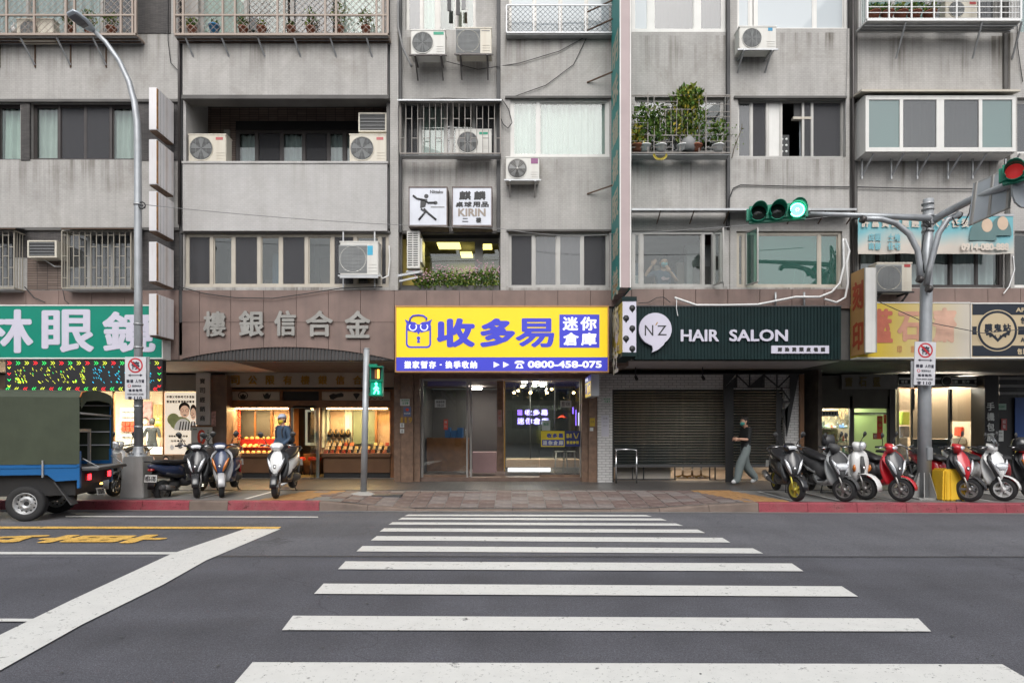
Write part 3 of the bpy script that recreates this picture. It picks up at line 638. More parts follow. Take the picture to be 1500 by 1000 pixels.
# projecting glazed bay, second window row of the right bay
GY = YF-.35
bw = thing('bay_window', (PX(1375,GY), GY, PZ(222,GY)), 'cream framed projecting glazed balcony on six brackets, under the white barred cage', 'bay window')
def P3(px, py, Y): return (PX(px, Y), Y, PZ(py, Y))
mb = M(); x0, x1 = PX(1268, GY), PX(1488, GY)
mb.box(x0, x1, GY, GY+.05, PZ(222,GY), PZ(216,GY)); mb.box(x0, x1, GY, GY+.05, PZ(146,GY), PZ(140,GY))
mb.box(x0, x1, GY+.05, YF+.1, PZ(223,GY), PZ(218,GY)); mb.box(x0, x1, GY+.05, YF+.1, PZ(142,GY), PZ(138,GY))
mb.box(x0, x0+.04, GY+.051, YF+.1, PZ(217.9,GY), PZ(142.2,GY)); mb.box(x1-.04, x1, GY+.051, YF+.1, PZ(217.9,GY), PZ(142.2,GY))
for p, w in ((1268,5),(1318,5),(1372,11),(1434,5),(1483,5)): mb.box(PX(p,GY), PX(p+w,GY), GY+.001, GY+.049, PZ(215.9,GY), PZ(146.1,GY))
mk('frame', mb, m_aluw, bw)
mk('roof_panel', M().add([P3(1262,131,GY-.08), P3(1495,131,GY-.08), (PX(1495,GY), YF+.12, PZ(126,GY)), (PX(1262,GY), YF+.12, PZ(126,GY)), P3(1262,134,GY-.08), P3(1495,134,GY-.08), (PX(1495,GY), YF+.12, PZ(129,GY)), (PX(1262,GY), YF+.12, PZ(129,GY))], [(0,1,2,3),(4,7,6,5),(0,4,5,1),(1,5,6,2),(2,6,7,3),(3,7,4,0)]), m_cream, bw)
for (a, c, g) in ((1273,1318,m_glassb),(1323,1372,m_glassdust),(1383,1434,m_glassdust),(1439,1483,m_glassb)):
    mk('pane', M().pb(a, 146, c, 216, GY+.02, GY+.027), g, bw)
mk('inner_door', M().pb(1290, 150, 1296, 216, GY+.3, GY+.34), m_aluw, bw)
curtain(bw, 1300, 148, 1480, 216, GY+.28, m_curt2)
for p in (1262, 1305, 1343, 1388, 1424, 1472):
    z = PZ(223, GY); x = PX(p, YF); pbar(bw, 'bracket', (x+.1, GY+.06, z), (x, YF+.02, z-.42), .03, m_steel); pbar(bw, 'bracket', (x, YF-.012, z), (x, YF-.012, z-.45), .03, m_steel)

# floors, rooms and roof inside
for b, a, c in ((BA, -260, 262), (BB, 262.2, 925), (BC, 925.2, 1760)):
    X0, X1 = PX(a, YF), PX(c, YF)
    for z in (3.10, 6.45, 9.35, 12.95):
        t = .16 if z > 3.2 else .5
        mk('floor_slab', M().box(X0+.01, X1-.01, (LY+.12 if b is BB and 8 < z < 10 or b is BB and 6 < z < 7 else YF+.35), 21, z, z+t), m_slab, b)
    mk('rear_wall', M().box(X0+.02, X1-.02, 19.5, 19.8, 3.6, 12.95), m_room, b)
    mk('roof', M().box(X0-.0, X1+.0, YF-.02, 22, PZ(-140,YF)+.01, PZ(-140,YF)+.25), m_conc, b)
    mk('end_wall', M().box(X0+.01, X0+.14, YF+.36, 21, 3.6, 12.95), m_room, b)
    mk('end_wall', M().box(X1-.14, X1-.01, YF+.36, 21, 3.6, 12.95), m_room, b)
for b, ps in ((BA, (37, 215)), (BB, (440, 577, 738)), (BC, (1072, 1248, 1476))):
    for p in ps:
        X = PX(p, YF); mk('partition', M().box(X-.05, X+.05, (LY+.15 if 268 < p < 570 else YF+.75 if 577 < p < 741 or p == 577 else YF+.36), 19.5, 3.62, 12.9), m_room, b)

# ---- granite fascia: each slab a piece
def arch(px):
    t = (px-262)/(575-262); return 527-19*math.sin(math.pi*min(1, max(0, t)))**.8
def slab(b, a, y0, c, y1, Y=YF-.02, m=m_granite, poly=None):
    g = .3
    mb = M()
    if poly: mb.prism([(PX(p, Y), PZ(q, Y)) for p, q in poly], Y, Y+.05)
    else: mb.pb(a+g, y0+g, c-g, y1-g, Y+random.uniform(-.002, .002), Y+.05)
    return mk('granite_slab', mb, m, b)
for a in range(-250, 230, 48): slab(BA, a, 425, min(a+48, 230), 449)
slab(BA, 230, 425, 262, 472); slab(BA, 230, 472, 262, 527)
cols = [262.5, 292, 338, 386, 434, 481, 528, 577.5]
for i in range(len(cols)-1):
    a, c = cols[i], cols[i+1]; slab(BB, a, 425, c, 472)
    n = 6; bot = [(c-.3-(c-a-.6)*k/n, arch(c-.3-(c-a-.6)*k/n)) for k in range(n+1)]
    slab(BB, a, 472, c, 527, poly=[(a+.3, 472.3), (c-.3, 472.3)]+bot)
for a, c in ((577.5,625),(625,673),(673,721),(721,769),(769,817),(817,865),(865,925)): slab(BB, a, 425, c, 449)
for a in range(925, 1255, 47): slab(BC, a+.3, 423, min(a+47, 1255), 452)
for a in range(1255, 1750, 48): slab(BC, a, 422, min(a+48, 1760), 446)
mk('fascia_core', M().pb(-260, 424, 1760, 527, YF+.04, YF+.34), m_slab, BB)
mk('arch_lining', M().pb(250, 505, 578, 527.5, YF+.02, YF+.039), m_dgrey, BB)
mb = M()
for i in range(62): mb.pb(254+i*5.2, 506, 256.5+i*5.2, 527, YF+.0, YF+.03)
mk('ribbed_lining', mb, m_alud, BB, kind='stuff')
# ground floor arcade ceiling
CZ = 3.096
mk('arcade_ceiling', M().box(PX(-260,YF), PX(575,YF), YF+.34, 17.3, CZ, CZ+.05), mat('cream_ceiling', (.74,.64,.56), .7, streak=.1), BA)
mb = M()
for i in range(30):
    y = YF+.4+i*.115; mb.box(PX(330,YF), PX(575,YF), y, y+.018, CZ-.008, CZ+.01)
mk('ceiling_strip', mb, m_granite2, BB, kind='stuff')
mk('arcade_ceiling', M().box(PX(575.2,YF), PX(925,YF), YF+.34, 16.2, CZ-.1, CZ+.05), m_granite2, BB)
mk('arcade_ceiling', M().box(PX(890,YF)+.01, PX(1240,YF), YF+.30, 15.85, CZ+.0, CZ+.06), mat('white_ceiling', (.55,.52,.53), .6), BC)
mk('arcade_ceiling', M().box(PX(1240.2,YF), PX(1760,YF), YF+.34, 17.3, CZ-.0, CZ+.05), mat('dark_ceiling', (.06,.058,.055), .7), BC)
# ================================================================ GROUND-FLOOR SHOPS
def emat(name, col, e): return mat(name, col, .5, var=0, emit=e, ecol=col)
m_lampw = emat('lamp_white', (1, .90, .75), 45); m_lampc = emat('lamp_cool', (.93, 1, .95), 30); m_lampwm = emat('lamp_warm', (1, .62, .28), 30)
m_warmwall = mat('warm_wall', (.62,.50,.36), .8, var=.06); m_wood = mat('varnished_wood', (.22,.095,.035), .35, var=.25, scale=6, coat=.2)
m_brownp = mat('brown_laminate', (.17,.085,.04), .45, var=.1); m_creamp = mat('cream_panel', (.46,.42,.37), .5, var=.04)
m_floorw = mat('shop_floor', (.30,.27,.24), .3, var=.1); m_red = mat('red_paint', (.45,.02,.015), .45, var=.1); m_redsat = mat('red_satin', (.6,.05,.02), .5, var=.2)
def room(b, a, c, Y0, Y1, zt, wallm, floorm=None, ceilm=None, inset=0):
    x0, x1 = PX(a, Y0)+.02, PX(c, Y0)-.02
    mk('shop_wall', M().box(x0, x1, Y1, Y1+.1, SIDE_Z, zt), wallm, b)
    mk('shop_wall', M().box(x0-.0, x0+.08, Y0+.06, Y1-.002, SIDE_Z+.02, zt), wallm, b)
    mk('shop_wall', M().box(x1-.08, x1, Y0+.06, Y1-.002, SIDE_Z+.02, zt), wallm, b)
    mk('shop_floor', M().box(x0, x1, Y0+.01, Y1, SIDE_Z-.1, SIDE_Z+.016), floorm or m_floorw, b)
    mk('shop_ceiling', M().box(x0, x1, Y0+.01, Y1, zt+.002, zt+.06), ceilm or m_white, b)
SY = 17.0
# optician (left)
room(BA, -240, 296, SY, 20.5, 2.95, m_warmwall)
mb = M(); mb.pb(-240, 549, 300, 573, SY, SY+.1); mk('header_panel', mb, mat('taupe_panel', (.22,.20,.185), .6), BA)
mb = M(); mb.pb(-240, 665, 291, 701, SY, SY+.12); mk('base_panel', mb, mat('tan_panel', (.30,.21,.14), .6), BA)
lamp_n = 0
def strip(parent_name, x0, x1, y0, y1, z, m, label, group='ceiling lamps inside the shops', W=0):
    t = mk('ceiling_lamp', M().box(x0, x1, y0, y1, z-.03, z), m, None, at=((x0+x1)/2, (y0+y1)/2, z-.03), label=label, cat='lamp', group=group)
    ld = bpy.data.lights.new('lamp_light', 'AREA'); ld.shape = 'RECTANGLE'; ld.size = x1-x0; ld.size_y = max(.05, y1-y0); b_ = m.node_tree.nodes['Principled BSDF'].inputs['Emission Color'].default_value; ld.color = b_[:3]
    ld.energy = W if W else 22*(x1-x0); lo = bpy.data.objects.new('lamp_light', ld); COL.objects.link(lo); lo.parent = t; lo.location = (0, 0, -.012)
    return t
for a, c, y, w in ((-200,-90,18,''), (20,100,18,''), (175,255,17.6,'')):
    strip('', PX(a, y), PX(c, y), y-.1, y+.1, 2.94, m_lampw, 'warm white ceiling strip lamp in the optician shop, %s' % ('above the seated customer' if c == 255 else 'above the truck hood' if c == 100 else 'beyond the left end of the truck'), W=420)
for a, c in ((2,60),(62,165),(166,238)):
    mk('shop_window', M().pb(a, 574, c, 664.5, SY+.04, SY+.05), m_glass, BA)
for p in (0, 61, 165.5, 239, 289): mk('mullion', M().pb(p-1, 573.2, p+1, 665, SY+.0, SY+.07), m_wood, BA)
po = thing('poster', P3(263, 664, SY-.05), 'optician poster with added glow showing two people in glasses beside the white vertical sign', 'poster')
PP = SY-.03
m_poster = mat('poster_paper_glow', (.78,.70,.60), .5, var=.05, emit=.6, ecol=(.95,.82,.66))  # glow added to the paper to brighten it
mk('paper', M().pb(241, 574.5, 287, 665, PP, PP+.02), m_poster, po)
m_skinp = mat('printed_skin_glow', (.78,.50,.36), .6, emit=.45, ecol=(.8,.5,.35)); m_hairp = mat('printed_dark', (.06,.04,.035), .6); m_greenp = mat('printed_green_glow', (.30,.32,.14), .6, emit=.25, var=.3, scale=6); m_stripe = mat('printed_white_glow', (.65,.63,.6), .6, emit=.35, ecol=(.7,.65,.6))  # skin, green and white inks carry an added glow against the dark arcade
def disc(mb, px, py, rx, ry, Y, m=0, n=20, a0=0, a1=360):
    u = Y/F; cx, cz = PX(px, Y), PZ(py, Y); full = a1-a0 >= 360
    pts = [(cx+rx*u*math.cos(R(a0+(a1-a0)*i/n)), Y, cz+ry*u*math.sin(R(a0+(a1-a0)*i/n))) for i in range(n if full else n+1)]
    mb.add(pts, [list(range(len(pts)))[::-1]], m); return mb
def pic(parent, name, mats, fn): mb = M(); fn(mb); return mk(name, mb, mats, parent, rn=False)
def f(mb):
    disc(mb, 254, 614, 9, 9, PP-.001, 4); disc(mb, 264, 620, 15, 10, PP-.0015, 4); disc(mb, 268, 630, 13, 17, PP-.002, 5, a0=0, a1=180)
    disc(mb, 283, 628, 5, 12, PP-.0025, 5, a0=0, a1=180)
    disc(mb, 270, 597, 8.2, 8, PP-.003, 1); disc(mb, 270.5, 602.5, 7, 9, PP-.004, 0); disc(mb, 283, 601, 4.5, 9, PP-.003, 1); disc(mb, 283, 606, 4.0, 8.6, PP-.004, 0)
    for x in (267, 274, 281): disc(mb, x, 601 if x < 280 else 606, 2.6, 2.1, PP-.005, 1); disc(mb, x, 601 if x < 280 else 606, 2.1, 1.6, PP-.0055, 0)
    disc(mb, 270.5, 608, 2.6, 1, PP-.005, 2); disc(mb, 283, 611, 2, .9, PP-.005, 2)
    for i in range(6): mb.quad(*[(PX(x, PP), PP-.006, PZ(y, PP)) for x, y in ((262+i*4.2, 630), (264+i*4.2, 630), (266+i*4, 617), (264.5+i*4, 617))], 1)
    ptexts(mb, '年輕父母新時代多焦點', 244, 579, 285, 583, PP-.002, .003, 0, 1); ptexts(mb, '看遠看近都清晰試戴會', 244, 586, 285, 590, PP-.002, .003, 0, 1)
    ptexts(mb, '精緻鏡片安心配鏡', 247, 637, 275, 640, PP-.002, .002, 0, 1); ptexts(mb, '加倍優惠中', 250, 644, 272, 647, PP-.002, .002, 0, 1)
    disc(mb, 252, 655, 3, 4, PP-.002, 5); disc(mb, 264, 652, 4, 5, PP-.002, 2); disc(mb, 276, 656, 3, 4, PP-.002, 4)
pic(po, 'print', [m_skinp, m_hairp, m_white, m_redsat, m_greenp, m_stripe], f)
# inside the optician: counter, display board, plush, seated customer is built later
ct = mk('counter', M().pb(176, 655, 238, 700, 18.0, 18.5), m_white, None, at=(PX(207,18.2), 18.25, SIDE_Z), label='white service counter inside the optician shop', cat='counter')
db = thing('display_board', P3(186, 660, 18.6), 'pale display board with rows of glasses inside the optician shop', 'display board')
mk('board', M().pb(176, 597, 198, 664, 18.55, 18.6), m_creamp, db)
for j, y in enumerate((603, 611, 620, 628, 640)):
    for i in range(3):
        mb = M()
        if j in (2, 3): mb.pb(178+i*6.4, y-3.5, 183+i*6.4, y+3.5, 18.5, 18.55)
        else:
            for d in (0, 2.9):
                cx = PX(179.5+i*6.4+d, 18.5); mb.lathe([(.02,0),(.026,0),(.026,.01),(.02,.01)], (cx, 18.53, PZ(y, 18.5)), 'Y', 8)
        mk('leaflet' if j in (2, 3) else 'glasses_frame', mb, m_redsat if j in (2, 3) else m_black, db)
mk('wall_picture', M().pb(208, 588, 222, 622, 20.40, 20.45), mat('pink_print', (.55,.25,.25), .6, var=.5, scale=9), None, at=P3(215, 605, 20.42), label='pink floral picture on the back wall of the optician shop', cat='picture')
for i, p in enumerate((225, 229, 233)): curtain(BA, p, 592, p+5, 640, 19.5, mat('ochre_curtain', (.35,.22,.09), .9, var=.1))
pl = thing('plush_toy', P3(232, 624, 18.2), 'small yellow plush toy on the optician counter', 'toy')
mb = M(); mb.loft([(P3(232,624,18.2), (.09,0,0), (0,.05,0)), (P3(232,620,18.2), (.10,0,0), (0,.06,0)), (P3(232,616,18.2), (.05,0,0), (0,.04,0))], 10)
m_yel = mat('yellow_plush', (.75,.55,.03), .8); mk('body', mb, m_yel, pl); mk('head', M().loft([(P3(232,617,18.2), (.03,0,0), (0,.03,0)), (P3(232,614.5,18.2), (.075,0,0), (0,.06,0)), (P3(232,612,18.2), (.04,0,0), (0,.04,0))], 10), m_yel, pl)
for s in (-1, 1): mk('ear', M().tube([(PX(232,18.2)+s*.04, 18.2, PZ(613,18.2)), (PX(232,18.2)+s*.08, 18.2, PZ(609.5,18.2))], [.022,.008], 6), m_yel, pl)
# two portrait panels below the window
for i, (p, l) in enumerate(((222, 'printed portrait panel of a person in a dark jacket, below the optician window'), (243, 'printed portrait panel of a person with black hair, behind the rear-facing scooter'))):
    t = thing('portrait_panel', P3(p, 698, SY-.03), l, 'poster')
    mk('board', M().pb(p-12, 667, p+9.5, 698, SY-.03, SY-.005), mat('tan_print', (.33,.24,.17), .5), t)
    def f(mb, p=p): disc(mb, p, 700, 10, 18, SY-.032, 1, a0=8, a1=172); disc(mb, p, 673, 4.6, 5.6, SY-.034, 1 if i else 0); disc(mb, p, 675, 3.8, 5, SY-.036, 0)
    pic(t, 'print', [m_skinp, m_hairp], f)
# pier between optician and jeweller, with the white vertical sign
mk('pier', M().pb(291, 549, 332, 702, SY-.35, SY+.3), m_granite2, BB)
vs_sign = thing('vertical_sign', P3(297, 622, SY-.4), 'narrow white vertical sign with grey characters left of the jeweller', 'sign')
VY = SY-.42
mk('board', M().pb(287, 546, 307.5, 622, VY, VY+.06), mat('sign_white', (.52,.50,.50), .5, var=.04), vs_sign)
for i, ch in enumerate('寶司經銷商'):
    mb = M(); ptext(mb, ch, 292.5, 554+i*13.6, 300.5, 562+i*13.6, VY-.003, .004); mk('character', mb, m_dgrey, vs_sign, rn=False)
zs_ = thing('notice_board', P3(296, 654, SY-.4), 'white notice with a large red zero below the white vertical sign', 'sign')
mk('board', M().pb(280, 625, 310.5, 655, VY-.03, VY), mat('notice_white', (.55,.54,.52), .5), zs_)
mk('frame', M().pb(279, 623.4, 311, 625.2, VY-.035, VY), m_wood, zs_)
mb = M(); ptext(mb, '0', 289, 629, 301.5, 651, VY-.033, .014); mk('numeral', mb, m_redsat, zs_, rn=False)
mb = M(); ptexts(mb, '專案優惠', 282.5, 627.5, 288.5, 629.5, VY-.033, .002)
for i in range(6): ptext(mb, '分期付款零利率'[i], 303.6, 629+i*3.6, 306, 631.6+i*3.6, VY-.033, .001)
mk('lettering', mb, mat('dark_green_print', (.05,.12,.07), .6), zs_, rn=False)
mk('stand', M().pb(283, 655.2, 308, 700, VY-.02, VY), m_grey, zs_)
mk('notice', M().pb(309.5, 602, 316, 624, SY-.37, SY-.355), mat('red_white_notice', (.5,.3,.27), .6, var=.5, scale=14), None, at=P3(313, 613, SY-.37), label='small red and white notice stuck on the pier left of the jeweller', cat='notice')

# jeweller
room(BB, 333, 576, SY+.08, 20.2, 2.95, mat('dim_wall', (.28,.2,.14), .8), mat('ochre_floor', (.25,.2,.08), .4))
JY = SY
hd = thing('shop_sign', P3(452, 567, JY-.1), 'cream header board with nine gold characters above the jeweller', 'shop sign')
mk('board', M().pb(330, 545.8, 577, 566.5, JY-.12, JY), m_creamp, hd)
for i, ch in enumerate('司公限有樓銀信合金'):
    a = 338+i*25.6; mb = M(); ptext(mb, ch, a, 550, a+13, 563, JY-.135, .007, .02); mk('letter', mb, m_gold, hd)
mb = M()
mb.pb(330, 566.6, 577, 570, JY, JY+.2, 1)
mb.pb(330, 570.1, 577, 573, JY-.02, JY+.2); mb.pb(330, 586.5, 577, 597, JY-.02, JY+.2)
for a, c, y0, y1 in ((330, 336, 573.1, 702), (410, 413.5, 573.1, 586.4), (467, 471, 573.1, 586.4), (572, 577, 573.1, 702)): mb.pb(a, y0, c, y1, JY-.015, JY+.19)
mb.pb(413.6, 573.2, 466.9, 586.4, JY+.05, JY+.1, 1)
mk('shopfront_frame', mb, [m_wood, m_black], BB)
for a, c, l in ((336.5, 409.5, 0), (471.5, 571.5, 1)):
    sp = thing('sign_panel', P3((a+c)/2, 586, JY), ('cream panel with two black ingot symbols above the red-lit window' if not l else 'cream panel with pen, diamond and ring symbols above the jewellery window'), 'sign')
    mk('board', M().pb(a, 573.6, c, 586, JY+.0, JY+.03), m_creamp, sp)
    def ing(mb, px, py, s=1):
        mb.prism([(PX(px+x*s, JY), PZ(py+y*s, JY)) for x, y in ((-6,-4),(-3,-1.5),(-1.5,-4.5),(2,-4.5),(3,-1.5),(6,-4),(5,1),(3,4),(-3,4),(-5,1))], JY-.004, JY-.001)
    mb = M()
    if not l: 
        ing(mb, 391, 580); ing(mb, 356, 580.5, .8)
        n = 24; mb.add([(PX(356+q*math.cos(6.283*k/n), JY), JY-.003, PZ(579+q*.75*math.sin(6.283*k/n), JY)) for k in range(n) for q in (7.5, 6)], [(2*k, (2*k+2) % (2*n), (2*k+3) % (2*n), 2*k+1) for k in range(n)])
    else:
        mb.prism([(PX(x, JY), PZ(y, JY)) for x, y in ((482,579),(488,576),(492,577),(500,575),(503.5,577),(503,581),(494,582),(488,585),(484,584))], JY-.004, JY-.001)
        mb.prism([(PX(x, JY), PZ(y, JY)) for x, y in ((517,577),(519.5,575.5),(525,575.5),(527.5,577),(522.2,585))], JY-.004, JY-.001)
        for p in (541, 549, 558): mb.lathe([(.055,0),(.07,0),(.07,-.004),(.055,-.004)], (PX(p, JY), JY-.001, PZ(581, JY)), 'Y', 16)
    mk('emblem', mb, m_black, sp)
for a, c in ((336, 425), (471, 572)):
    mb = M(); mb.pb(a, 664, c, 669, JY-.12, JY+.5); mb.pb(a+3, 669.1, c-1, 692, JY-.02, JY+.4); mb.pb(a+3, 692.1, c-1, 701.5, JY+.03, JY+.35, 1)
    mk('display_plinth', mb, [m_brownp, m_black], BB)
    mk('shop_window', M().pb(a+.5, 597.5, c-.5, 663.8, JY+.05, JY+.06), m_glass, BB)
    mk('window_back', M().pb(a-2, 597, c+2, 664, JY+.75, JY+.79), mat('beige_back', (.42,.30,.22), .8, var=.1), BB)
    mk('window_top', M().pb(a-2, 594, c+2, 596, JY+.08, JY+.8), m_brownp, BB)
    strip('', PX(a+6, JY), PX(c-6, JY), JY+.10, JY+.16, PZ(597.3, JY), m_lampwm, 'warm lamp strip at the top of the %s jewellery window' % ('red-lit' if a == 336 else 'necklace'), W=95)
    mk('window_side', M().pb(c-1, 597, c+.5, 664, JY+.08, JY+.74), m_wood, BB)
for a, c in ((352, 372), (375, 396)):
    mk('sliding_panel', M().pb(a, 601, c, 640, JY+.68, JY+.72), m_dgrey, BB); 
mb = M()
for a in (349, 372.2, 396.2): mb.pb(a, 598, a+2.6, 641, JY+.66, JY+.74)
mk('inner_frame', mb, m_wood, BB)
gl = thing('garland', P3(345, 655, JY+.4), 'bunch of bright red and orange hanging lucky charms in the jeweller window', 'garland')
for k, (px, m) in enumerate(((341, m_redsat), (344, mat('orange_satin', (.8,.25,.02), .5)), (347, m_redsat), (350.5, m_redsat))):
    mb = M(); y = 599
    while y < 652-abs(k-1)*5:
        r = random.uniform(1.6, 2.8); mb.loft([(P3(px, y, JY+.4), (.01,0,0), (0,.01,0)), (P3(px+random.uniform(-1,1), y+r, JY+.4), (r/F*17,0,0), (0,.04,0)), (P3(px, y+2*r, JY+.4), (.01,0,0), (0,.01,0))], 7); y += r*1.6
    mk('charm_string', mb, m, gl)
rt = random.Random(11)
m_redcloth = mat('red_velvet', (.35,.01,.008), .8); m_glow = mat('gold_ware', (.9,.5,.12), .3, .6, emit=.7, ecol=(1,.5,.15))
tr = thing('display_tray', P3(380, 663, JY+.4), 'stepped red velvet tray in the red-lit jeweller window', 'tray')
mk('step', M().pb(350, 655, 421, 663.8, JY+.15, JY+.5), m_redcloth, tr); mk('step', M().pb(352, 643, 419, 655, JY+.5, JY+.66), m_redcloth, tr)
k = 0
for row, (y, YY) in enumerate(((662, .14), (655, .3), (651, .38), (643, .55))):
    for i in range(8):
        x = 355+i*8+row*2; x0, z0 = PX(x, JY+YY), PZ(y if row else 663.5, JY+YY)
        if row in (1, 2): z0 = PZ(655, JY+.4)+(.03 if row == 2 else 0)
        mb = M(); mb.lathe([(.0,0),(.05,0),(.065,.04),(.03,.07),(0,.075)], (x0, JY+YY, z0), n=8)
        mk('gold_ornament', mb, m_glow, None, at=(x0, JY+YY, z0), label='%s glowing gold ornament from the left in the %s row of the red velvet tray' % (ORDN[i], ('front','second','third','back')[row]), cat='ornament', group='gold ornaments on the red velvet tray')
# right window: busts with necklaces, ring boxes
for r in range(2):
    for i in range(4):
        px, py = 484+i*8.6, 633-0+r*15; YY = JY+.6-r*.12
        t = thing('necklace_bust', P3(px, py+6, YY), 'black velvet bust with gold necklace, %s of the %s row' % (('leftmost','second','third','rightmost')[i], ('upper','lower')[r]), 'jewellery bust', 'necklace busts in the jeweller window')
        x, y, z = P3(px, py+6, YY); mb = M(); mb.loft([((x,y,z),(.075,0,0),(0,.03,0)), ((x,y+.01,z+.10),(.085,0,0),(0,.04,0)), ((x,y+.02,z+.17),(.05,0,0),(0,.03,0)), ((x,y+.02,z+.22),(.025,0,0),(0,.02,0))], 10)
        mk('bust', mb, m_black, t); mk('stand', M().box(x-.03, x+.03, y-.02, y+.05, z-.02, z), m_black, t)
        mb = M(); mb.tube([(x-.04,y-.035,z+.17),(x-.035,y-.045,z+.10),(x,y-.05,z+.05),(x+.035,y-.045,z+.10),(x+.04,y-.035,z+.17)], .006, 5); mk('necklace', mb, m_gold, t)
m_bx = [mat('box_%d' % i, c, .5) for i, c in enumerate(((.75,.68,.6), (.6,.2,.1), (.7,.55,.3), (.35,.05,.05)))]
for r, y in enumerate((662, 655, 648)):
    for i in range(11):
        px = 477+i*8.6+r*2
        if r == 2 and 4 < i < 8: continue
        YY = JY+.14+r*.14; x0 = PX(px, YY); z0 = PZ(663.8, JY)+.0+r*.10; mi = rt.choice(m_bx); w = rt.uniform(.035, .055)
        t = thing('ring_box', (x0, YY, z0), '%s open jewellery box from the left in the %s row of the necklace window' % (ORDN[i], ('front','middle','back')[r]), 'jewellery box', 'ring boxes in the necklace window')
        mk('box', M().box(x0-w, x0+w, YY-.04, YY+.04, z0, z0+.04), mi, t); mk('lid', M().box(x0-w, x0+w, YY+.03, YY+.045, z0+.041, z0+.09), mi, t); mk('ring', M().tube([(x0-.015, YY-.01, z0+.041), (x0-.012, YY-.01, z0+.065), (x0+.012, YY-.01, z0+.065), (x0+.015, YY-.01, z0+.041)], .006, 5), m_gold, t)
for r in range(3): mk('window_step', M().box(PX(474,JY), PX(570,JY)-.02, JY+.07+r*.14, JY+.09+(r+1)*.14, PZ(663.8,JY)-.02, PZ(663.8,JY)+r*.10-.002), m_black, BB)
curtain(BB, 471, 598, 485, 655, JY+.70, m_curt); curtain(BB, 503, 598, 516, 650, JY+.70, m_curt)
mk('glass_panel', M().pb(517, 600, 549, 650, JY+.71, JY+.74), mat('dull_green_panel', (.16,.2,.15), .3), BB)
mk('inner_frame', M().pb(549, 598, 552, 662, JY+.6, JY+.72), m_wood, BB)
for i in range(5):
    x = 554+i*3.6; mb = M(); X = PX(x, JY+.6); z = PZ(602, JY+.6); mb.tube([(X-.02, JY+.6, z), (X-.025, JY+.6, z-.25-.05*(i % 2)), (X, JY+.6, z-.32-.05*(i % 2)), (X+.025, JY+.6, z-.25), (X+.02, JY+.6, z)], .006, 4)
    mk('gold_chain', mb, m_gold, None, at=(X, JY+.6, z-.3), label='%s of five gold chains hanging at the right end of the jewellery window' % ORDN[i], cat='necklace', group='gold chains hanging in the window')
# doorway of the jeweller with stools inside
mb = M(); mb.pb(426, 596.5, 429, 701, JY-.02, JY+.06); mb.pb(463, 596.5, 467, 701, JY-.02, JY+.06); mb.pb(429.1, 594, 462.9, 597.5, JY-.02, JY+.06)
mk('door_frame', mb, m_alu, BB)
mk('glass_door', M().box(PX(465,JY), PX(465,JY)+.03, JY-.6, JY-.02, SIDE_Z+.03, PZ(597,JY)), m_glass, BB)
sc_ = thing('display_case', P3(452, 700, 18.6), 'lit glass display case seen through the open jeweller door', 'display case')
mk('cabinet', M().pb(444, 664, 468, 699, 18.3, 18.8), m_wood, sc_); mk('lit_frame', M().pb(447, 600, 462, 652, 18.9, 18.94), mat('pale_frame', (.5,.52,.4), .5, emit=.4), sc_); mk('mirror', M().pb(450.5, 603, 460, 648, 18.88, 18.895), m_dgrey, sc_)
for i, p in enumerate((438, 461)):
    x, y, z = P3(p, 0, 18.0)[0], 18.0, SIDE_Z+.016
    t = thing('stool', (x, y, z), 'red padded stool inside the jeweller, %s' % ('nearer the doorway' if not i else 'partly hidden by the door frame'), 'stool', 'red stools inside the jeweller')
    mk('seat', M().lathe([(0,.52),(.17,.52),(.19,.49),(.19,.44),(.17,.42),(0,.42)], (x,y,z), n=16), m_redsat, t)
    for a in range(4): mk('leg', M().tube([(x+.1*math.cos(a*1.57+.78), y+.1*math.sin(a*1.57+.78), z+.42), (x+.17*math.cos(a*1.57+.78), y+.17*math.sin(a*1.57+.78), z)], .012, 6), m_black, t)
mk('threshold', M().pb(330, 700, 577, 702.5, JY-.15, JY+.3), m_alu, BB)

# unit 119
UY = 16.0
m_bstone = mat('brown_stone', (.20,.125,.085), .35, var=.25, scale=9, bump=.1, streak=.15)
for a, c, d in ((577, 587, .0), (587.3, 605, .12), (605.3, 615, .03)): mk('pilaster', M().pb(a, 549, c, 706, UY-d-.2, UY+.4), m_bstone, BB)
for a, c, d in ((852.5, 862, .02), (862.3, 875, .1)): mk('pilaster', M().pb(a, 549, c, 707, UY-d-.2, UY+.4), m_bstone, BB)
mk('lintel', M().pb(578, 540, 875, 554, UY-.19, UY+.3), m_bstone, BB)
room(BB, 600, 872, UY+.42, 20.4, 2.85, mat('dark_shop_wall', (.09,.085,.095), .6), mat('mauve_floor', (.22,.17,.17), .3), mat('dark_shop_ceiling', (.12,.11,.12), .7))
mk('step', M().pb(615.3, 699, 852.3, 707.5, UY-.1, UY+.41), m_granite2, BB)
mb = M(); mb.pb(617, 554.2, 852.2, 557.5, UY, UY+.06); mb.pb(617, 557.6, 620, 699, UY, UY+.06); mb.pb(683, 557.6, 685.5, 699, UY+.001, UY+.05); mb.pb(688.5, 557.6, 691, 699, UY+.1, UY+.16); mb.pb(849.5, 557.6, 852.2, 699, UY, UY+.06)
mk('door_frame', mb, m_alu, BB)
for a, c, yy, l in ((620, 683, .02, ''), (740, 789.5, .30, ''), (790.5, 849.5, .02, '')):
    g = mk('glass_door', M().pb(a, 558, c, 698.5, UY+yy, UY+yy+.012), m_glass, BB)
    if a != 740: mk('rail', M().pb(a, 695, c, 698.8, UY+yy-.01, UY+yy+.022), m_bstone, g)
hx = PX(683.7, UY-.06)
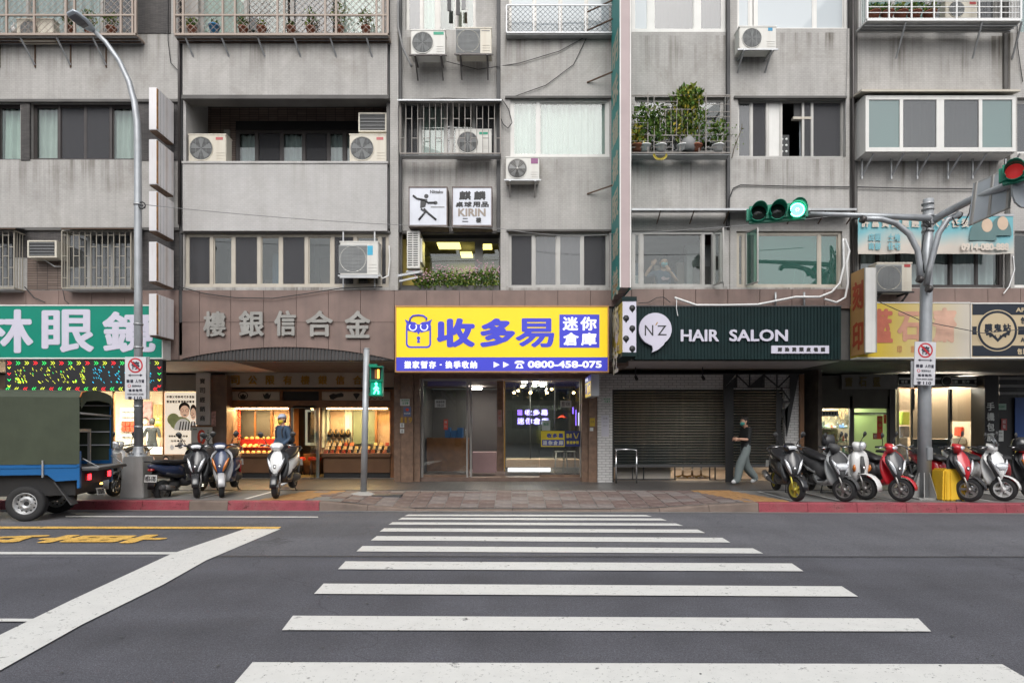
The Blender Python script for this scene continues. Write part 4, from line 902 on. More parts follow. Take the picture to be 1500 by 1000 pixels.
mk('door_handle', M().tube([(PX(682.5,UY), UY, PZ(623,UY)), (PX(682.5,UY), UY-.06, PZ(623,UY)), (PX(682.5,UY), UY-.06, PZ(640,UY)), (PX(682.5,UY), UY, PZ(640,UY))], .012, 8), m_chrome, BB)
mk('inner_pier', M().pb(728, 556, 738, 690, UY+.5, UY+.9), m_bstone, BB)
mk('door_stop_post', M().pb(738.3, 557, 740, 690, UY+.28, UY+.33), m_gold, BB)
mk('wood_shelf', M().pb(625, 641, 686, 690, 18.6, 19.0), m_wood, BB)
rec = mk('reception_counter', M().pb(692, 662, 727, 692, 17.6, 18.2), mat('mauve_panel', (.25,.18,.2), .5), None, at=P3(710, 692, 17.8), label='mauve counter visible through the open doorway of unit 119', cat='counter')
for i in range(3): mk('blue_box', M().box(PX(652+i*9, 18.7), PX(660+i*9, 18.7), 18.65, 18.95, PZ(641, 18.7), PZ(626+i % 2*4, 18.7)), mat('blue_box_card', (.03,.12,.35), .5), None, at=P3(656+i*9, 641, 18.7), label='%s blue box on the shelf behind the left glass door' % ('first','middle','last')[i], cat='box', group='blue boxes on the shelf')
base = thing('display_platform', P3(795, 692, 17.4), 'cream display platform with a glowing white foot strip in unit 119', 'display platform')
mk('platform', M().pb(741, 673, 850, 684, 17.2, 18.4), mat('peach_panel', (.62,.45,.33), .5), base)
mk('light_strip', M().pb(744, 685, 806, 690.5, 17.25, 17.3), emat('strip_white', (.95,.93,1), 2.2), base); mk('foot', M().pb(806, 685, 849, 692, 17.3, 18.3), m_creamp, base)
mk('glass_partition', M().pb(741, 559, 850, 672.8, 17.6, 17.61), m_glass, BB)
for p in (776, 812): mk('mullion', M().pb(p, 559, p+1.5, 672.8, 17.56, 17.66), m_black, BB)
neon = thing('neon_sign', P3(782, 622, 18.2), 'violet glowing neon sign with an owl padlock and seven characters inside unit 119', 'neon sign')
m_neon = emat('neon_violet', (.30,.14,1), 2.2); m_neonw = emat('neon_white', (.75,.68,1), 1.6)
NYY = 18.2
mb = M(); ptexts(mb, '收多易', 769, 600, 802, 608, NYY, .004); ptexts(mb, '迷你倉庫', 758, 612, 803, 621, NYY, .004); mk('lettering', mb, m_neonw, neon, rn=False)
mb = M(); ptexts(mb, '收多易', 768.3, 599.4, 802.7, 608.6, NYY+.02, .035); ptexts(mb, '迷你倉庫', 757.3, 611.4, 803.7, 621.6, NYY+.02, .035); mb.pb(758, 600, 765, 608, NYY+.02, NYY+.03); mk('halo_tube', mb, m_neon, neon, rn=False)
mk('back_board', M().pb(750, 594, 812, 628, NYY+.06, NYY+.09), m_black, neon)
rb = thing('neon_sign', P3(846, 625, 17.0), 'narrow violet neon strip near the right pilaster of unit 119', 'neon sign')
mk('tube', M().pb(838.5, 596, 840.5, 606, 17.9, 17.93), m_neon, rb); mk('tube', M().pb(843, 600, 844.5, 623, 17.9, 17.93), m_neon, rb); mk('tube', M().pb(847, 604, 848.5, 623, 17.9, 17.93), m_neonw, rb)
for i, (px, py, YY) in enumerate(((753,575,17.4),(759,572,17.6),(765,566,17.9),(777,575,17.4),(801,575,17.3),(808,570,17.7),(840,575,17.4))):
    t = thing('spotlight', P3(px, py, YY), '%s small black track spotlight hanging from the ceiling of unit 119' % ('first','second','third','fourth','fifth','sixth','rightmost')[i], 'spotlight', 'track spotlights in unit 119')
    x, y, z = P3(px, py, YY); mk('housing', M().cyl((x, y+.02, z+.09), (x, y-.05, z), .05, 12), m_black, t); mk('lens', M().cyl((x, y-.054, z-.004), (x, y-.05, z), .04, 12), m_lampwm, t); mk('stem', M().box(x-.01, x+.01, y, y+.02, z+.08, 2.86), m_black, t)
for i, (a, c, y, YY) in enumerate(((764,772,557,16.9),(781,789,556,17.0),(791,800,559,17.3))): strip('', PX(a,YY), PX(c,YY), YY-.08, YY+.08, 2.84-.01*i, m_lampw, '%s bright ceiling downlight behind the glass of unit 119' % ('first','second','third')[i], W=30)
strip('', PX(690,19), PX(706,19), 18.9, 19.1, 2.8, m_lampw, 'dim white ceiling lamp above the mauve counter', W=22)
# notices, stickers, plates on unit 119
def plate(name, a, b, c, d, Y, m, label, cat, txt=(), th=.008):
    t = thing(name, P3((a+c)/2, d, Y), label, cat); mk('board', M().pb(a, b, c, d, Y-th, Y), m, t)
    for s, ta, tb, tc, td, tm, bo in txt:
        mb = M(); ptexts(mb, s, ta, tb, tc, td, Y-th-.002, bo) if len(s) > 1 and not s.isascii() else ptext(mb, s, ta, tb, tc, td, Y-th-.002, bo); mk('lettering', mb, tm, t, rn=False)
    return t
m_green = mat('plate_green', (.03,.28,.10), .5); m_wplate = mat('plate_white', (.6,.62,.6), .5); m_blue = mat('print_blue', (.035,.06,.35), .5); m_yellow = mat('print_yellow', (.75,.60,.03), .5)
PY1 = UY-.32
plate('house_number_plate', 586, 584, 600, 594, PY1-.0, m_wplate, 'green and white house number plate on the pilaster left of unit 119', 'number plate', [('南京東路', 588, 585, 599, 587.3, m_green, .001), ('119', 590, 588.5, 598, 592.5, m_green, .004)])
plate('parking_notice', 591, 595.5, 602, 609.5, PY1, mat('notice_blue', (.10,.13,.25), .5), 'small blue notice below the green house number plate', 'notice', [('●', 594, 597.5, 599, 602, m_redsat, 0), ('保全系統', 592, 604, 601, 606.5, m_wplate, .001)])
t = thing('house_number', P3(596, 620, PY1), 'gold metal numerals 119 on the brown pilaster', 'number'); 
for i in range(3): mb = M(); ptext(mb, '119'[i], 587+i*5.8, 611, 592+i*5.8-(2 if i < 2 else 0), 619, PY1-.008, .004, .01); mk('numeral', mb, m_gold, t)
plate('label_plate', 586, 619.5, 592, 626, PY1, m_wplate, 'small white label with text just below the gold house number', 'label', [('電', 587.5, 620.5, 590.5, 625, m_dgrey, 0)])
plate('label_plate', 586, 628, 592, 634, PY1, m_wplate, 'small white square label lowest on the pilaster of unit 119', 'label', [('6', 588, 629, 590.5, 633, m_dgrey, 0)])
plate('notice', 637, 585, 653, 596.5, UY+.0, m_wplate, 'white opening-hours notice on the left glass door of unit 119', 'notice', [('營業時間', 639, 587, 651, 590, m_dgrey, .001), ('10-21', 641, 591.5, 650, 595, m_dgrey, .003)])
plate('notice', 821, 586.5, 837, 596.5, UY+.0, m_wplate, 'white notice numbered 131 on the right glass door', 'notice', [('營業', 823, 588, 827, 595, m_dgrey, .001), ('131', 829, 589, 835, 594, m_dgrey, .003)])
plate('notice', 650, 614, 656, 629, UY+.0, m_redsat, 'small red vertical notice on the left glass door', 'notice', [('推', 651, 616, 655, 620, m_wplate, 0), ('拉', 651, 622, 655, 626, m_wplate, 0)])
plate('notice', 728.8, 600, 735, 625, UY+.49, mat('pink_notice', (.55,.38,.36), .6, var=.2, scale=20), 'tall pink notice on the inner pier of unit 119', 'notice', [('公', 730, 602, 734, 607, m_redsat, 0), ('告', 730, 610, 734, 615, m_redsat, 0)])
plate('notice', 794, 615, 806, 630, UY+.0, mat('pale_notice', (.5,.58,.55), .6), 'pale paper notice above the yellow sticker', 'notice', [('告示', 796, 619, 804, 623, m_green, .002)])
st = plate('sticker', 792.5, 631, 827, 654, UY+.0, m_yellow, 'yellow and blue shop sticker low on the right glass door', 'sticker', [('收多易', 801, 634.5, 825, 641, m_blue, .008), ('迷你倉庫', 795, 645, 825, 651.5, m_wplate, .008)])
mk('dark_band', M().pb(794, 643.8, 826, 652.6, UY-.0095, UY-.0085), m_blue, st)
plate('sticker', 828, 631, 850, 653.5, UY+.0, mat('sticker_blue', (.02,.03,.15), .5), 'dark blue sticker with B1 beside the yellow sticker', 'sticker', [('B1', 830, 635, 837, 641, m_yellow, .006), ('\\', 840, 634, 844, 642, m_yellow, 0), ('/', 844, 634, 848, 642, m_yellow, 0), ('歡迎參觀', 830, 645.5, 848, 650, m_yellow, .003)])
plate('notice', 864, 612, 871.5, 624, UY-.3, mat('ochre_notice', (.5,.34,.03), .6), 'ochre notice on the right pilaster of unit 119', 'notice', [('注意', 865, 616, 870.5, 619, m_dgrey, 0)])
mk('doorbell', M().pb(864, 626, 869, 631, UY-.32, UY-.3), m_wplate, None, at=P3(866, 631, UY-.3), label='small white doorbell box below the ochre notice', cat='doorbell')
for i, p in enumerate((822, 834)):
    x, y, z = PX(p, 17.0), 17.0, SIDE_Z+.02
    t = thing('bar_stool', (x, y, z), 'thin grey bar stool behind the right glass door, %s' % ('left one' if i == 0 else 'right one'), 'stool', 'bar stools in unit 119')
    mk('seat', M().box(x-.17, x+.17, y-.15, y+.15, z+.70, z+.73), m_grey, t)
    for sx in (-1, 1):
        for sy in (-1, 1): mk('leg', M().tube([(x+sx*.14, y+sy*.12, z+.7), (x+sx*.19, y+sy*.17, z)], .01, 6), m_alu, t)
mk('red_bow', M().loft([(P3(818,612,17.3),(.06,0,0),(0,.03,0)), (P3(824,609,17.3),(.02,0,0),(0,.02,.03)), (P3(829,612,17.3),(.06,0,0),(0,.03,0))], 8), m_redsat, None, at=P3(824, 612, 17.3), label='small red ribbon bow hanging behind the right glass door', cat='bow')
# small projecting yellow lightbox under the canopy of unit 119
# ---- hair salon
HY = 15.8
mk('brick_pier', M().pb(875.3, 547, 897, 707.5, HY-.15, HY+.3), m_wbrick, BC)
mk('brick_lintel', M().pb(897.2, 547.5, 1060, 570, HY-.15, HY+.2), m_wbrick, BC)
wall(BC, 1060.2, 547.5, 1178, 707.5, [(1060.2,570,1150,707.5)], HY-.15, m_wbrick, .3, name='brick_wall')
mk('downpipe', M().pb(1172, 548, 1178, 707, HY-.22, HY-.151), m_brownp, BC)
room(BC, 880, 1172, HY+.3, 20, 2.9, mat('salon_wall', (.35,.30,.25), .8), mat('salon_floor', (.35,.27,.2), .4))
sh = thing('roller_shutter', P3(1024, 682, HY), 'dark grey ribbed roller shutter lowered nearly to the floor below the salon sign', 'shutter')
m_shut = mat('shutter_grey', (.022,.027,.026), .6, 0, spec=.15, var=.12, streak=.2)
n = 28
for i in range(n):
    y0 = 570+i*4; Y = HY; mb = M(); z1, z0 = PZ(y0, Y), PZ(y0+4, Y); h = z1-z0; x0, x1 = PX(898.5,Y), PX(1149,Y)
    prof = [(Y, z0+.002), (Y-.012, z0+.3*h), (Y-.016, z0+.6*h), (Y-.004, z1-.006), (Y+.008, z1-.002)]
    mb.add([(x, y, z) for x in (x0, x1) for y, z in prof], [(k, k+1, k+6, k+5) for k in range(4)]); mk('slat', mb, m_shut, sh, rn=False)
mk('bottom_rail', M().pb(898, 680, 1149, 684, HY-.03, HY+.03), m_dgrey, sh)
for a in (897.2, 1149): mk('guide_rail', M().pb(a, 570, a+2, 707, HY-.05, HY+.05), m_black, sh)
strip('', PX(960,17.5), PX(1040,17.5), 17.4, 17.6, 2.88, m_lampw, 'ceiling lamp inside the hair salon behind the shutter')
for i, (a, c, m) in enumerate(((903, 943, m_creamp), (944, 982, m_creamp))):
    mk('cabinet', M().pb(a, 650, c, 703, HY+.35, HY+.7), m, None, at=P3((a+c)/2, 703, HY+.5), label='low cream cabinet behind the raised shutter edge, %s' % ('next to the steel rack' if not i else 'beside the bright gap'), cat='cabinet')
mb = M()
for p in (926, 942, 988, 1039, 1047): mb.pb(p, 684, p+1.5, 703, HY+.1, HY+.13)
mb.pb(900, 701, 990, 703, HY+.1, HY+.13); mb.pb(1039.5, 701.5, 1100, 703, HY+.1, HY+.129)
mk('inner_door_frame', mb, m_black, BC)
for i, p in enumerate((1000, 1014, 1027)):
    x, y, z = PX(p, 17), 17.0, SIDE_Z+.016; t = thing('salon_chair', (x, y, z), 'salon chair base seen under the shutter, %s from the left' % ('first','second','third')[i], 'chair', 'salon chairs')
    mk('column', M().cyl((x,y,z+.05),(x,y,z+.45), .03, 10), m_chrome, t); mk('seat', M().box(x-.2,x+.2,y-.2,y+.2,z+.45,z+.55), m_brownp, t, bev=.02)
    for k in range(5): mk('foot', M().tube([(x,y,z+.07),(x+.24*math.cos(k*1.257), y+.24*math.sin(k*1.257), z+.02)], .014, 6), m_gold, t)
rk = thing('steel_rail', P3(918, 707, HY-.5), 'bare stainless steel hoop rail in front of the roller shutter', 'rail')
x0, x1, z1 = PX(902.5,HY-.4), PX(932.5,HY-.4), PZ(658,HY-.4); yy = HY-.4
for x in (x0, x1): mk('post', M().tube([(x,yy,z1),(x,yy,SIDE_Z+.012)], .022, 10), m_chrome, rk)
mk('top_bar', M().tube([(x0-.02,yy,z1),(x1+.02,yy,z1)], .024, 10), m_chrome, rk)
# black geometric truss in front of the salon wall
ts = thing('lattice_truss', P3(1115, 705, HY-.3), 'black angular steel truss with triangles on the salon wall, above the walking person', 'truss')
TY = HY-.24
def tb(a, b, c, d, w=.03): pbar(ts, 'strut', P3(a, b, TY), P3(c, d, TY), w, m_black)
tb(897, 547.5, 1176, 547.5, .025); tb(1061, 567.5, 1158, 567.5, .02)
for a, b, c, d in ((1079,548,1079,567),(1098,548,1098,567),(1119,548,1119,567),(1138,548,1138,567),(1158,548,1158,592),(1079,549,1098,567),(1098,567,1118,549),(1119,549,1140,567),(1140,567,1158,549),(1144,568,1158,588),(1144,588,1158,588)): tb(a, b, c, d)
mb = M()
for pts in (((1060,548),(1078,548),(1062,567),(1062,600),(1060,600)), ((1098,567),(1118,549),(1118,567)), ((1062,567),(1078,552),(1079,567.5)), ((1158,548),(1171,548),(1153,640),(1150,600),(1158,590)), ((1144,600),(1155,596),(1153,630)), ((1062,568),(1075,568),(1075,706),(1063,706)), ((1138,568),(1148,585),(1144,625),(1150,660),(1147,706),(1136,706))):
    mb.prism([(PX(a,TY), PZ(b,TY)) for a, b in pts], TY+.02, TY+.035)
mk('triangle_panel', mb, m_black, ts)
mb = M()
for p in (931, 1029): x, y, z = P3(p, 552, HY-.4); mb.cyl((x,y,z),(x+.02,y-.06,z-.05), .035, 10); mb.box(x-.01,x+.01,y-.01,y+.01,z,CZ)
for i, p in enumerate((931, 1029)):
    x, y, z = P3(p, 553, HY-.4); t = thing('spotlight', (x, y, CZ), 'black ceiling spotlight above the shutter, %s' % ('near the white brick pier' if not i else 'near the black truss'), 'spotlight', 'spotlights over the salon front')
    mk('head', M().cyl((x,y,z+.03),(x+.02,y-.07,z-.05), .04, 12), m_black, t); mk('stem', M().box(x-.012,x+.012,y-.01,y+.01,z,CZ), m_black, t)
plate('house_number_plate', 882, 582, 896, 590, HY-.15, m_wplate, 'green and white house number plate on the white brick pier', 'number plate', [('南京東路', 884, 583, 894, 585, m_green, .001), ('121', 886, 586, 893, 589, m_green, .003)])
plate('notice', 881, 608, 892, 639, HY-.15, mat('white_lilac_paper', (.55,.54,.6), .6), 'long pale paper notice taped on the white brick pier', 'notice', [('公告', 883, 611, 890, 614, m_grey, .001), ('住戶請注意', 883, 617, 890, 619, m_grey, 0), ('謝謝合作', 883, 622, 890, 624, m_grey, 0)])

# ---- seal-engraving shop
room(BC, 1183, 1306, SY+.06, 20.2, 2.95, mat('pale_green_wall', (.42,.46,.30), .7), None, m_dgrey)
mk('side_wall', M().box(PX(1180,SY)-.1, PX(1180,SY), HY+.3, SY+.2, SIDE_Z, CZ), mat('grimy_wall', (.12,.10,.085), .7, var=.3), BC)
mk('header_panel', M().pb(1180, 550, 1310, 598, SY, SY+.04), mat('dark_header', (.09,.085,.07), .6, var=.2), BC)
hb = thing('shop_sign', P3(1275, 568, SY-.1), 'dull grey header board with three dark gold characters above the seal shop door', 'shop sign')
mk('board', M().pb(1233, 548, 1315, 569.5, SY-.1, SY-.02), mat('grey_board', (.20,.195,.18), .6, var=.1), hb)
for i, ch in enumerate('齋石藍'): mb = M(); ptext(mb, ch, 1238+i*20.5, 552, 1249+i*20.5, 566, SY-.115, .006, .01); mk('letter', mb, mat('dull_gold', (.16,.12,.03), .5), hb)
strip('', PX(1186,SY+.3), PX(1246,SY+.3), SY+.25, SY+.32, PZ(582,SY+.3)+.08, m_lampc, 'bright white fluorescent tube at the top of the seal shop window', W=140)
strip('', PX(1255,18.5), PX(1300,18.5), 18.4, 18.6, 2.9, m_lampc, 'white ceiling tube above the pale green door of the seal shop', W=240)
mb = M()
for a, c in ((1181, 1184), (1245, 1249), (1300, 1303), (1248, 1251)): mb.pb(a, 580, c, 703, SY-.0+.001*(a % 5), SY+.06)
mb.pb(1249.2, 604, 1299.8, 606.5, SY+.004, SY+.055); mb.pb(1184.2, 577, 1299.8, 580, SY+.002, SY+.06); mb.pb(1303.5, 569, 1312, 703, SY-.03, SY+.1)
mk('shopfront_frame', mb, m_alud, BC)
mk('shop_window', M().pb(1184, 580.2, 1245, 700, SY+.03, SY+.04), m_glass, BC)
mk('fanlight', M().pb(1252, 580.5, 1299, 603.8, SY+.03, SY+.04), glassmat('pale_green_film', (.6,.65,.45), .05, (.60,.66,.42), .7, trl=.5), BC)
mk('glass_door', M().pb(1251.5, 606.8, 1299.5, 700, SY+.03, SY+.04), glassmat('pale_green_glass', (.6,.65,.45), .06, (.62,.70,.42), .8, trl=.5), BC)
ft = plate('couplet', 1285, 609, 1293, 643, SY+.02, m_redsat, 'red paper couplet pasted on the pale green glass door', 'paper', [('福', 1286.5, 612, 1291.5, 617, m_gold, .002), ('春', 1286.5, 620, 1291.5, 625, m_gold, .002), ('滿', 1286.5, 628, 1291.5, 633, m_gold, .002)])
plate('couplet', 1294.5, 607, 1298.5, 620, SY+.02, m_redsat, 'narrow red paper strip right of the couplet', 'paper', [('吉', 1295, 609, 1298, 613, m_gold, 0)])
plate('notice', 1279, 634, 1285, 643, SY+.02, mat('rust_notice', (.3,.1,.06), .6), 'small rust coloured notice left of the red couplet', 'notice', [('印', 1280.5, 636, 1283.5, 641, m_wplate, 0)])
plate('notice', 1198, 601.5, 1228, 609.5, SY+.02, m_wplate, 'white strip with black characters on the seal shop window', 'notice', [('開運印章專家', 1200.5, 603, 1226, 608, m_dgrey, .006)])
sf = thing('display_shelf', P3(1215, 700, SY+.5), 'brightly lit glass display shelf full of seals and trinkets', 'display shelf')
for y in (626, 646): mk('shelf', M().pb(1186, y, 1244, y+1, SY+.2, SY+.8), mat('glass_shelf_edge', (.55,.7,.5), .2), sf)
mk('cabinet', M().pb(1186, 662, 1244, 700, SY+.25, SY+.8), mat('pale_green_cabinet', (.45,.5,.35), .5), sf); mk('back', M().pb(1186, 585, 1244, 700, SY+.82, SY+.84), mat('cluttered_back', (.25,.17,.12), .6, var=.6, scale=14), sf)
rr = random.Random(21); gm = [mat('trinket_%d' % i, c, .4, var=.15) for i, c in enumerate(((.7,.7,.68), (.55,.05,.03), (.6,.3,.05), (.08,.07,.06), (.25,.4,.35), (.5,.42,.3), (.1,.15,.35)))]
for y, YY, cnt in ((626, SY+.4, 13), (646, SY+.35, 13), (662, SY+.4, 13)):
    for i in range(cnt):
        px = 1189+i*4.2; x, _, z = P3(px, y, YY); h = rr.uniform(.08, .24); r = rr.uniform(.02, .038); k = rr.random()
        mb = M()
        if k < .4: mb.lathe([(0,0),(r,0),(r*1.05,h*.2),(r*.6,h*.5),(r*.9,h*.7),(r*.4,h),(0,h)], (x,YY,z), n=8)
        elif k < .7: mb.box(x-r*.7, x+r*.7, YY-r, YY+r, z, z+h*.8)
        else: mb.loft([((x-r,YY,z+r),(0,.005,0),(0,0,.01)), ((x,YY,z+r),(0,r,0),(0,0,r)), ((x+r,YY,z+r),(0,.01,0),(0,0,.012))], 8)
        mk('trinket', mb, rr.choice(gm), None, at=(x,YY,z), label='%s small trinket from the left on the %s lit shelf of the seal shop' % (ORDN[i], ('upper','middle','lowest')[(626,646,662).index(y)]), cat='trinket', group='trinkets on the lit shelves of the seal shop')
mb = M()
for i in range(60):
    x, _, z = P3(rr.uniform(1187, 1243), rr.uniform(588, 604), SY+.6); mb.box(x-.01, x+.01, SY+.6, SY+.62, z-rr.uniform(.05,.3), z)
mk('hanging_seal', mb, mat('bronze_pendants', (.3,.16,.07), .5, var=.5, scale=9), sf, kind='stuff')
# ---- phone-film shop
room(BC, 1314, 1440, SY+.3, 20.2, 2.95, mat('tan_wall', (.50,.38,.28), .7), None, m_dgrey)
strip('', PX(1330,18.3), PX(1425,18.3), 18.2, 18.4, 2.93, m_lampw, 'ceiling lamp strip inside the phone film shop', W=110)
strip('', PX(1322,SY+.3), PX(1430,SY+.3), SY+.28, SY+.34, 2.92, m_lampw, 'added unseen lamp strip brightening the tan blinds of the phone film shop window', W=32)  # hidden lamp added behind the header to brighten the blinds
fb = thing('shop_sign', P3(1375, 566, SY-.05), 'black and white striped header with a round bat emblem above the phone film shop', 'shop sign')
mk('board', M().pb(1316.5, 551, 1442, 567, SY-.1, SY-.02), m_black, fb)
for y in (553, 562.5): mk('stripe', M().pb(1317, y, 1441, y+2.8, SY-.104, SY-.1005), m_wplate, fb)
mb = M(); ptexts(mb, '包膜 配件 手機', 1392, 556.8, 1438, 561.3, SY-.106, .004); ptexts(mb, '螢幕 保護', 1320, 556.8, 1345, 561.3, SY-.106, .004); mk('lettering', mb, m_wplate, fb, rn=False)
mk('emblem', M().lathe([(0,-.03),(.15,-.03),(.155,-.0)], (PX(1382,SY), SY-.104, PZ(558.5,SY)), 'Y', 24), m_black, fb); mk('emblem_ring', M().lathe([(.125,-.034),(.14,-.034),(.14,-.03),(.125,-.03)], (PX(1382,SY), SY-.104, PZ(558.5,SY)), 'Y', 24), m_wplate, fb)
mk('shop_window', M().pb(1313, 569, 1336, 700, SY+.1, SY+.11), m_glass, BC); mk('shop_window', M().pb(1392, 570, 1437, 700, SY+.1, SY+.11), m_glass, BC); mk('shop_window', M().pb(1337, 570, 1391, 700, SY+.12, SY+.13), m_glass, BC)
m_blind = mat('tan_blind', (.48,.34,.23), .8, var=.03)
for a, c, d in ((1314, 1336, 600), (1337.5, 1391, 642), (1392.5, 1436.5, 617)): mk('blind', M().pb(a-4, 569, c+4, d, SY+.60, SY+.63), m_blind, BC)
for a in (1336, 1391, 1437): mk('mullion', M().pb(a, 569, a+1.4, 701, SY+.08, SY+.15), m_dgrey, BC)
mk('lower_panel', M().pb(1338, 643, 1390, 700, SY+.25, SY+.28), m_black, BC)
for i, (a, c, y0, y1, m, l) in enumerate(((1394,1435,641,650,m_white,'white counter top in the phone film shop'), (1408,1434,625,638,m_redsat,'dark red device box on the phone film counter'), (1318,1330,640,690,m_grey,'grey rack beside the pole'), (1322,1334,603,622,mat('lime_cloth', (.25,.32,.04), .7),'lime green pouch hanging behind the phone shop window'), (1324,1334,624,640,mat('dark_clutter', (.1,.1,.12), .6),'dark pouch hanging under the lime green pouch'))):
    t = mk('shop_goods' if i != 2 else 'goods_rack', M().pb(a, y0, c, y1, 17.8+i*.1, 18.1+i*.1), m, None, at=P3((a+c)/2, y1, 18+i*.1), label=l, cat='shop goods', bev=.02)
mk('black_pier', M().pb(1442.5, 549, 1463, 702, SY-.4, SY+.1), m_black, BC)
vc = thing('vertical_sign', P3(1452, 660, SY-.43), 'five white vertical characters on the black pier right of the phone film shop', 'sign')
for i, ch in enumerate('手機包膜店'): mb = M(); ptext(mb, ch, 1445.5, 589+i*15, 1456.5, 601+i*15, SY-.425, .006, .01); mk('letter', mb, m_wplate, vc)
mk('arcade_side', M().pb(1463.2, 549, 1490, 702, SY, SY+.2), m_black, BC)
for k in range(3): mk('wall_band', M().pb(1464, 552+k*11, 1760, 556+k*11, SY-.03, SY-.005), m_grey, BC)
mk('arcade_side', M().pb(1490.2, 549, 1760, 702, SY+.01, SY+.2), m_dgrey, BC)
bp = thing('poster', P3(1500, 665, SY-.1), 'large blue and yellow poster at the right end of the arcade', 'poster')
mk('paper', M().pb(1487, 582, 1540, 665, SY-.06, SY-.04), mat('poster_blue', (.02,.07,.25), .5, var=.2, scale=1), bp); mk('band', M().pb(1487, 640, 1540, 665, SY-.064, SY-.0605), m_yellow, bp)
plate('notice', 1461, 591, 1474, 600, SY-.02, mat('pale_green_plate', (.35,.5,.42), .5), 'pale green plate beside the vertical characters', 'notice', [('安全出口', 1463, 594, 1472, 596.5, m_green, .001)])
plate('notice', 1467, 613, 1475, 630, SY-.02, mat('dark_red_notice', (.3,.06,.06), .6), 'dark red notice on the black wall', 'notice', [('招', 1469, 615, 1473, 620, m_wplate, 0), ('租', 1469, 622, 1473, 627, m_wplate, 0)])
plate('notice', 1460, 630, 1470, 646, SY-.02, m_wplate, 'white paper notice below the dark red notice', 'notice', [('價目表', 1461.5, 633, 1468.5, 635, m_dgrey, 0), ('歡迎光臨', 1461.5, 638, 1468.5, 640, m_dgrey, 0)])
mk('arcade_wall', M().pb(-260, 549, -239, 702, SY-.2, SY+.2), m_dgrey, BA)

# ================================================================ SIGNS ON THE FACADE
m_teal = mat('teal_sign', (.0,.20,.135), .35, var=.04, emit=.05, ecol=(0,.5,.34)); m_lil = mat('sign_lilac_white', (.60,.58,.68), .4, var=.03)
SG = YF-.32
s = thing('shop_sign', P3(118, 523, SG), 'green lightbox sign with large pale characters above the optician', 'shop sign')
mk('lightbox', M().pb(-120, 448, 237, 523.5, SG, YF-.03), m_teal, s)
mb = M(); mb.pb(-120, 446.2, 238.5, 448, SG-.01, YF-.02); mb.pb(-120, 523.5, 238.5, 525.5, SG-.01, YF-.02); mb.pb(237, 448.1, 238.5, 523.4, SG-.01, YF-.02); mk('frame', mb, m_aluw, s)
for ch, a, b, c, d in (('林',-32,453,49,517), ('眼',61,453,138,516), ('鏡',150,456,228,516), ('大',-112,453,-44,517)):
    mb = M(); ptext(mb, ch, a, b, c, d, SG-.006, .034, .005); mk('character', mb, m_lil, s)
# running-text display
LG = SG+.02
s = thing('led_board', P3(123, 572, LG), 'black running-text LED board with green, yellow and red dots below the green sign', 'LED board')
mk('cabinet', M().pb(8, 527.5, 238, 571.8, LG, LG+.14), mat('led_black', (.018,.018,.02), .5), s)
ledm = [emat('led_red', (1,.02,.03), 1.6), emat('led_green', (.03,.85,.15), 1.3), emat('led_yellow', (.75,.85,.05), 1.3), emat('led_cyan', (.02,.6,.9), 1.3)]
mb = M(); k = 0
def led(px, py, w, h, m, tl=0):
    x, z = PX(px, LG), PZ(py, LG); u = LG/F; mb.add([(x, LG-.003, z), (x+w*u, LG-.003, z), (x+(w+tl)*u, LG-.003, z-h*u), (x+tl*u, LG-.003, z-h*u)], [(0,3,2,1)], m)
for i in range(18):
    for y, d in ((529, 0), (567, 5)):
        m = (0, 1, 2)[(i+(d > 0)) % 3]
        for q in (0, 3):
            s1 = 1 if d == 0 else -1
            x = 11+i*12.7+q
            for j in range(3): led(x+(j if s1 > 0 else -j), y+j*.9, .9, .8, m); led(x+(2-j if s1 > 0 else j-2), y+2.6+j*.9, .9, .8, m)
for y in range(537, 566, 9):
    for q in range(3): led(11+q, y+q, 1, .9, (y//9) % 3); led(15-q, y+q, 1, .9, (y//9) % 3); led(231+q, y+q, 1, .9, (y//9+1) % 3); led(235-q, y+q, 1, .9, (y//9+1) % 3)
rl = random.Random(2)
vsx, fsx, _, _ = glyph('驗光配鏡', False)
for gi, (ch, a, c, cm) in enumerate((('驗',20,38,2),('光',42,62,2),('配',64,84,2),('鏡',88,110,2),('專',116,124,2),('業',133,153,3),('服',157,177,3),('務',182,200,3),('惠',205,224,3))):
    v2, f2, _, _ = glyph(ch)
    for fa in f2:
        pts = [v2[i] for i in fa]; cx = sum(p[0] for p in pts)/len(pts); cy = sum(p[1] for p in pts)/len(pts)
        if rl.random() < .26: led(a+(c-a)*cx+1.5*math.sin(cy*9), 560-25*cy, .5, 2.0, cm if rl.random() < .85 else 1, 1.5)
mk('led_dot', mb, ledm, s, rn=False, kind='stuff')
mk('under_frame', M().pb(-120, 526, 240, 527.3, LG+.02, LG+.1), m_alu, s)

# silver letters on the granite fascia
s = thing('fascia_lettering', P3(420, 495, YF-.05), 'row of five silver raised characters on the pink granite above the arch', 'lettering')
for ch, a, b, c, d in (('樓',298,456,331,493), ('銀',350,455,387,493), ('信',402,455,434,492), ('合',448,455,488,493), ('金',505,455,543,495)):
    mb = M(); ptext(mb, ch, a, b, c, d, YF-.06, .018, .035); mk('letter', mb, m_silver, s)

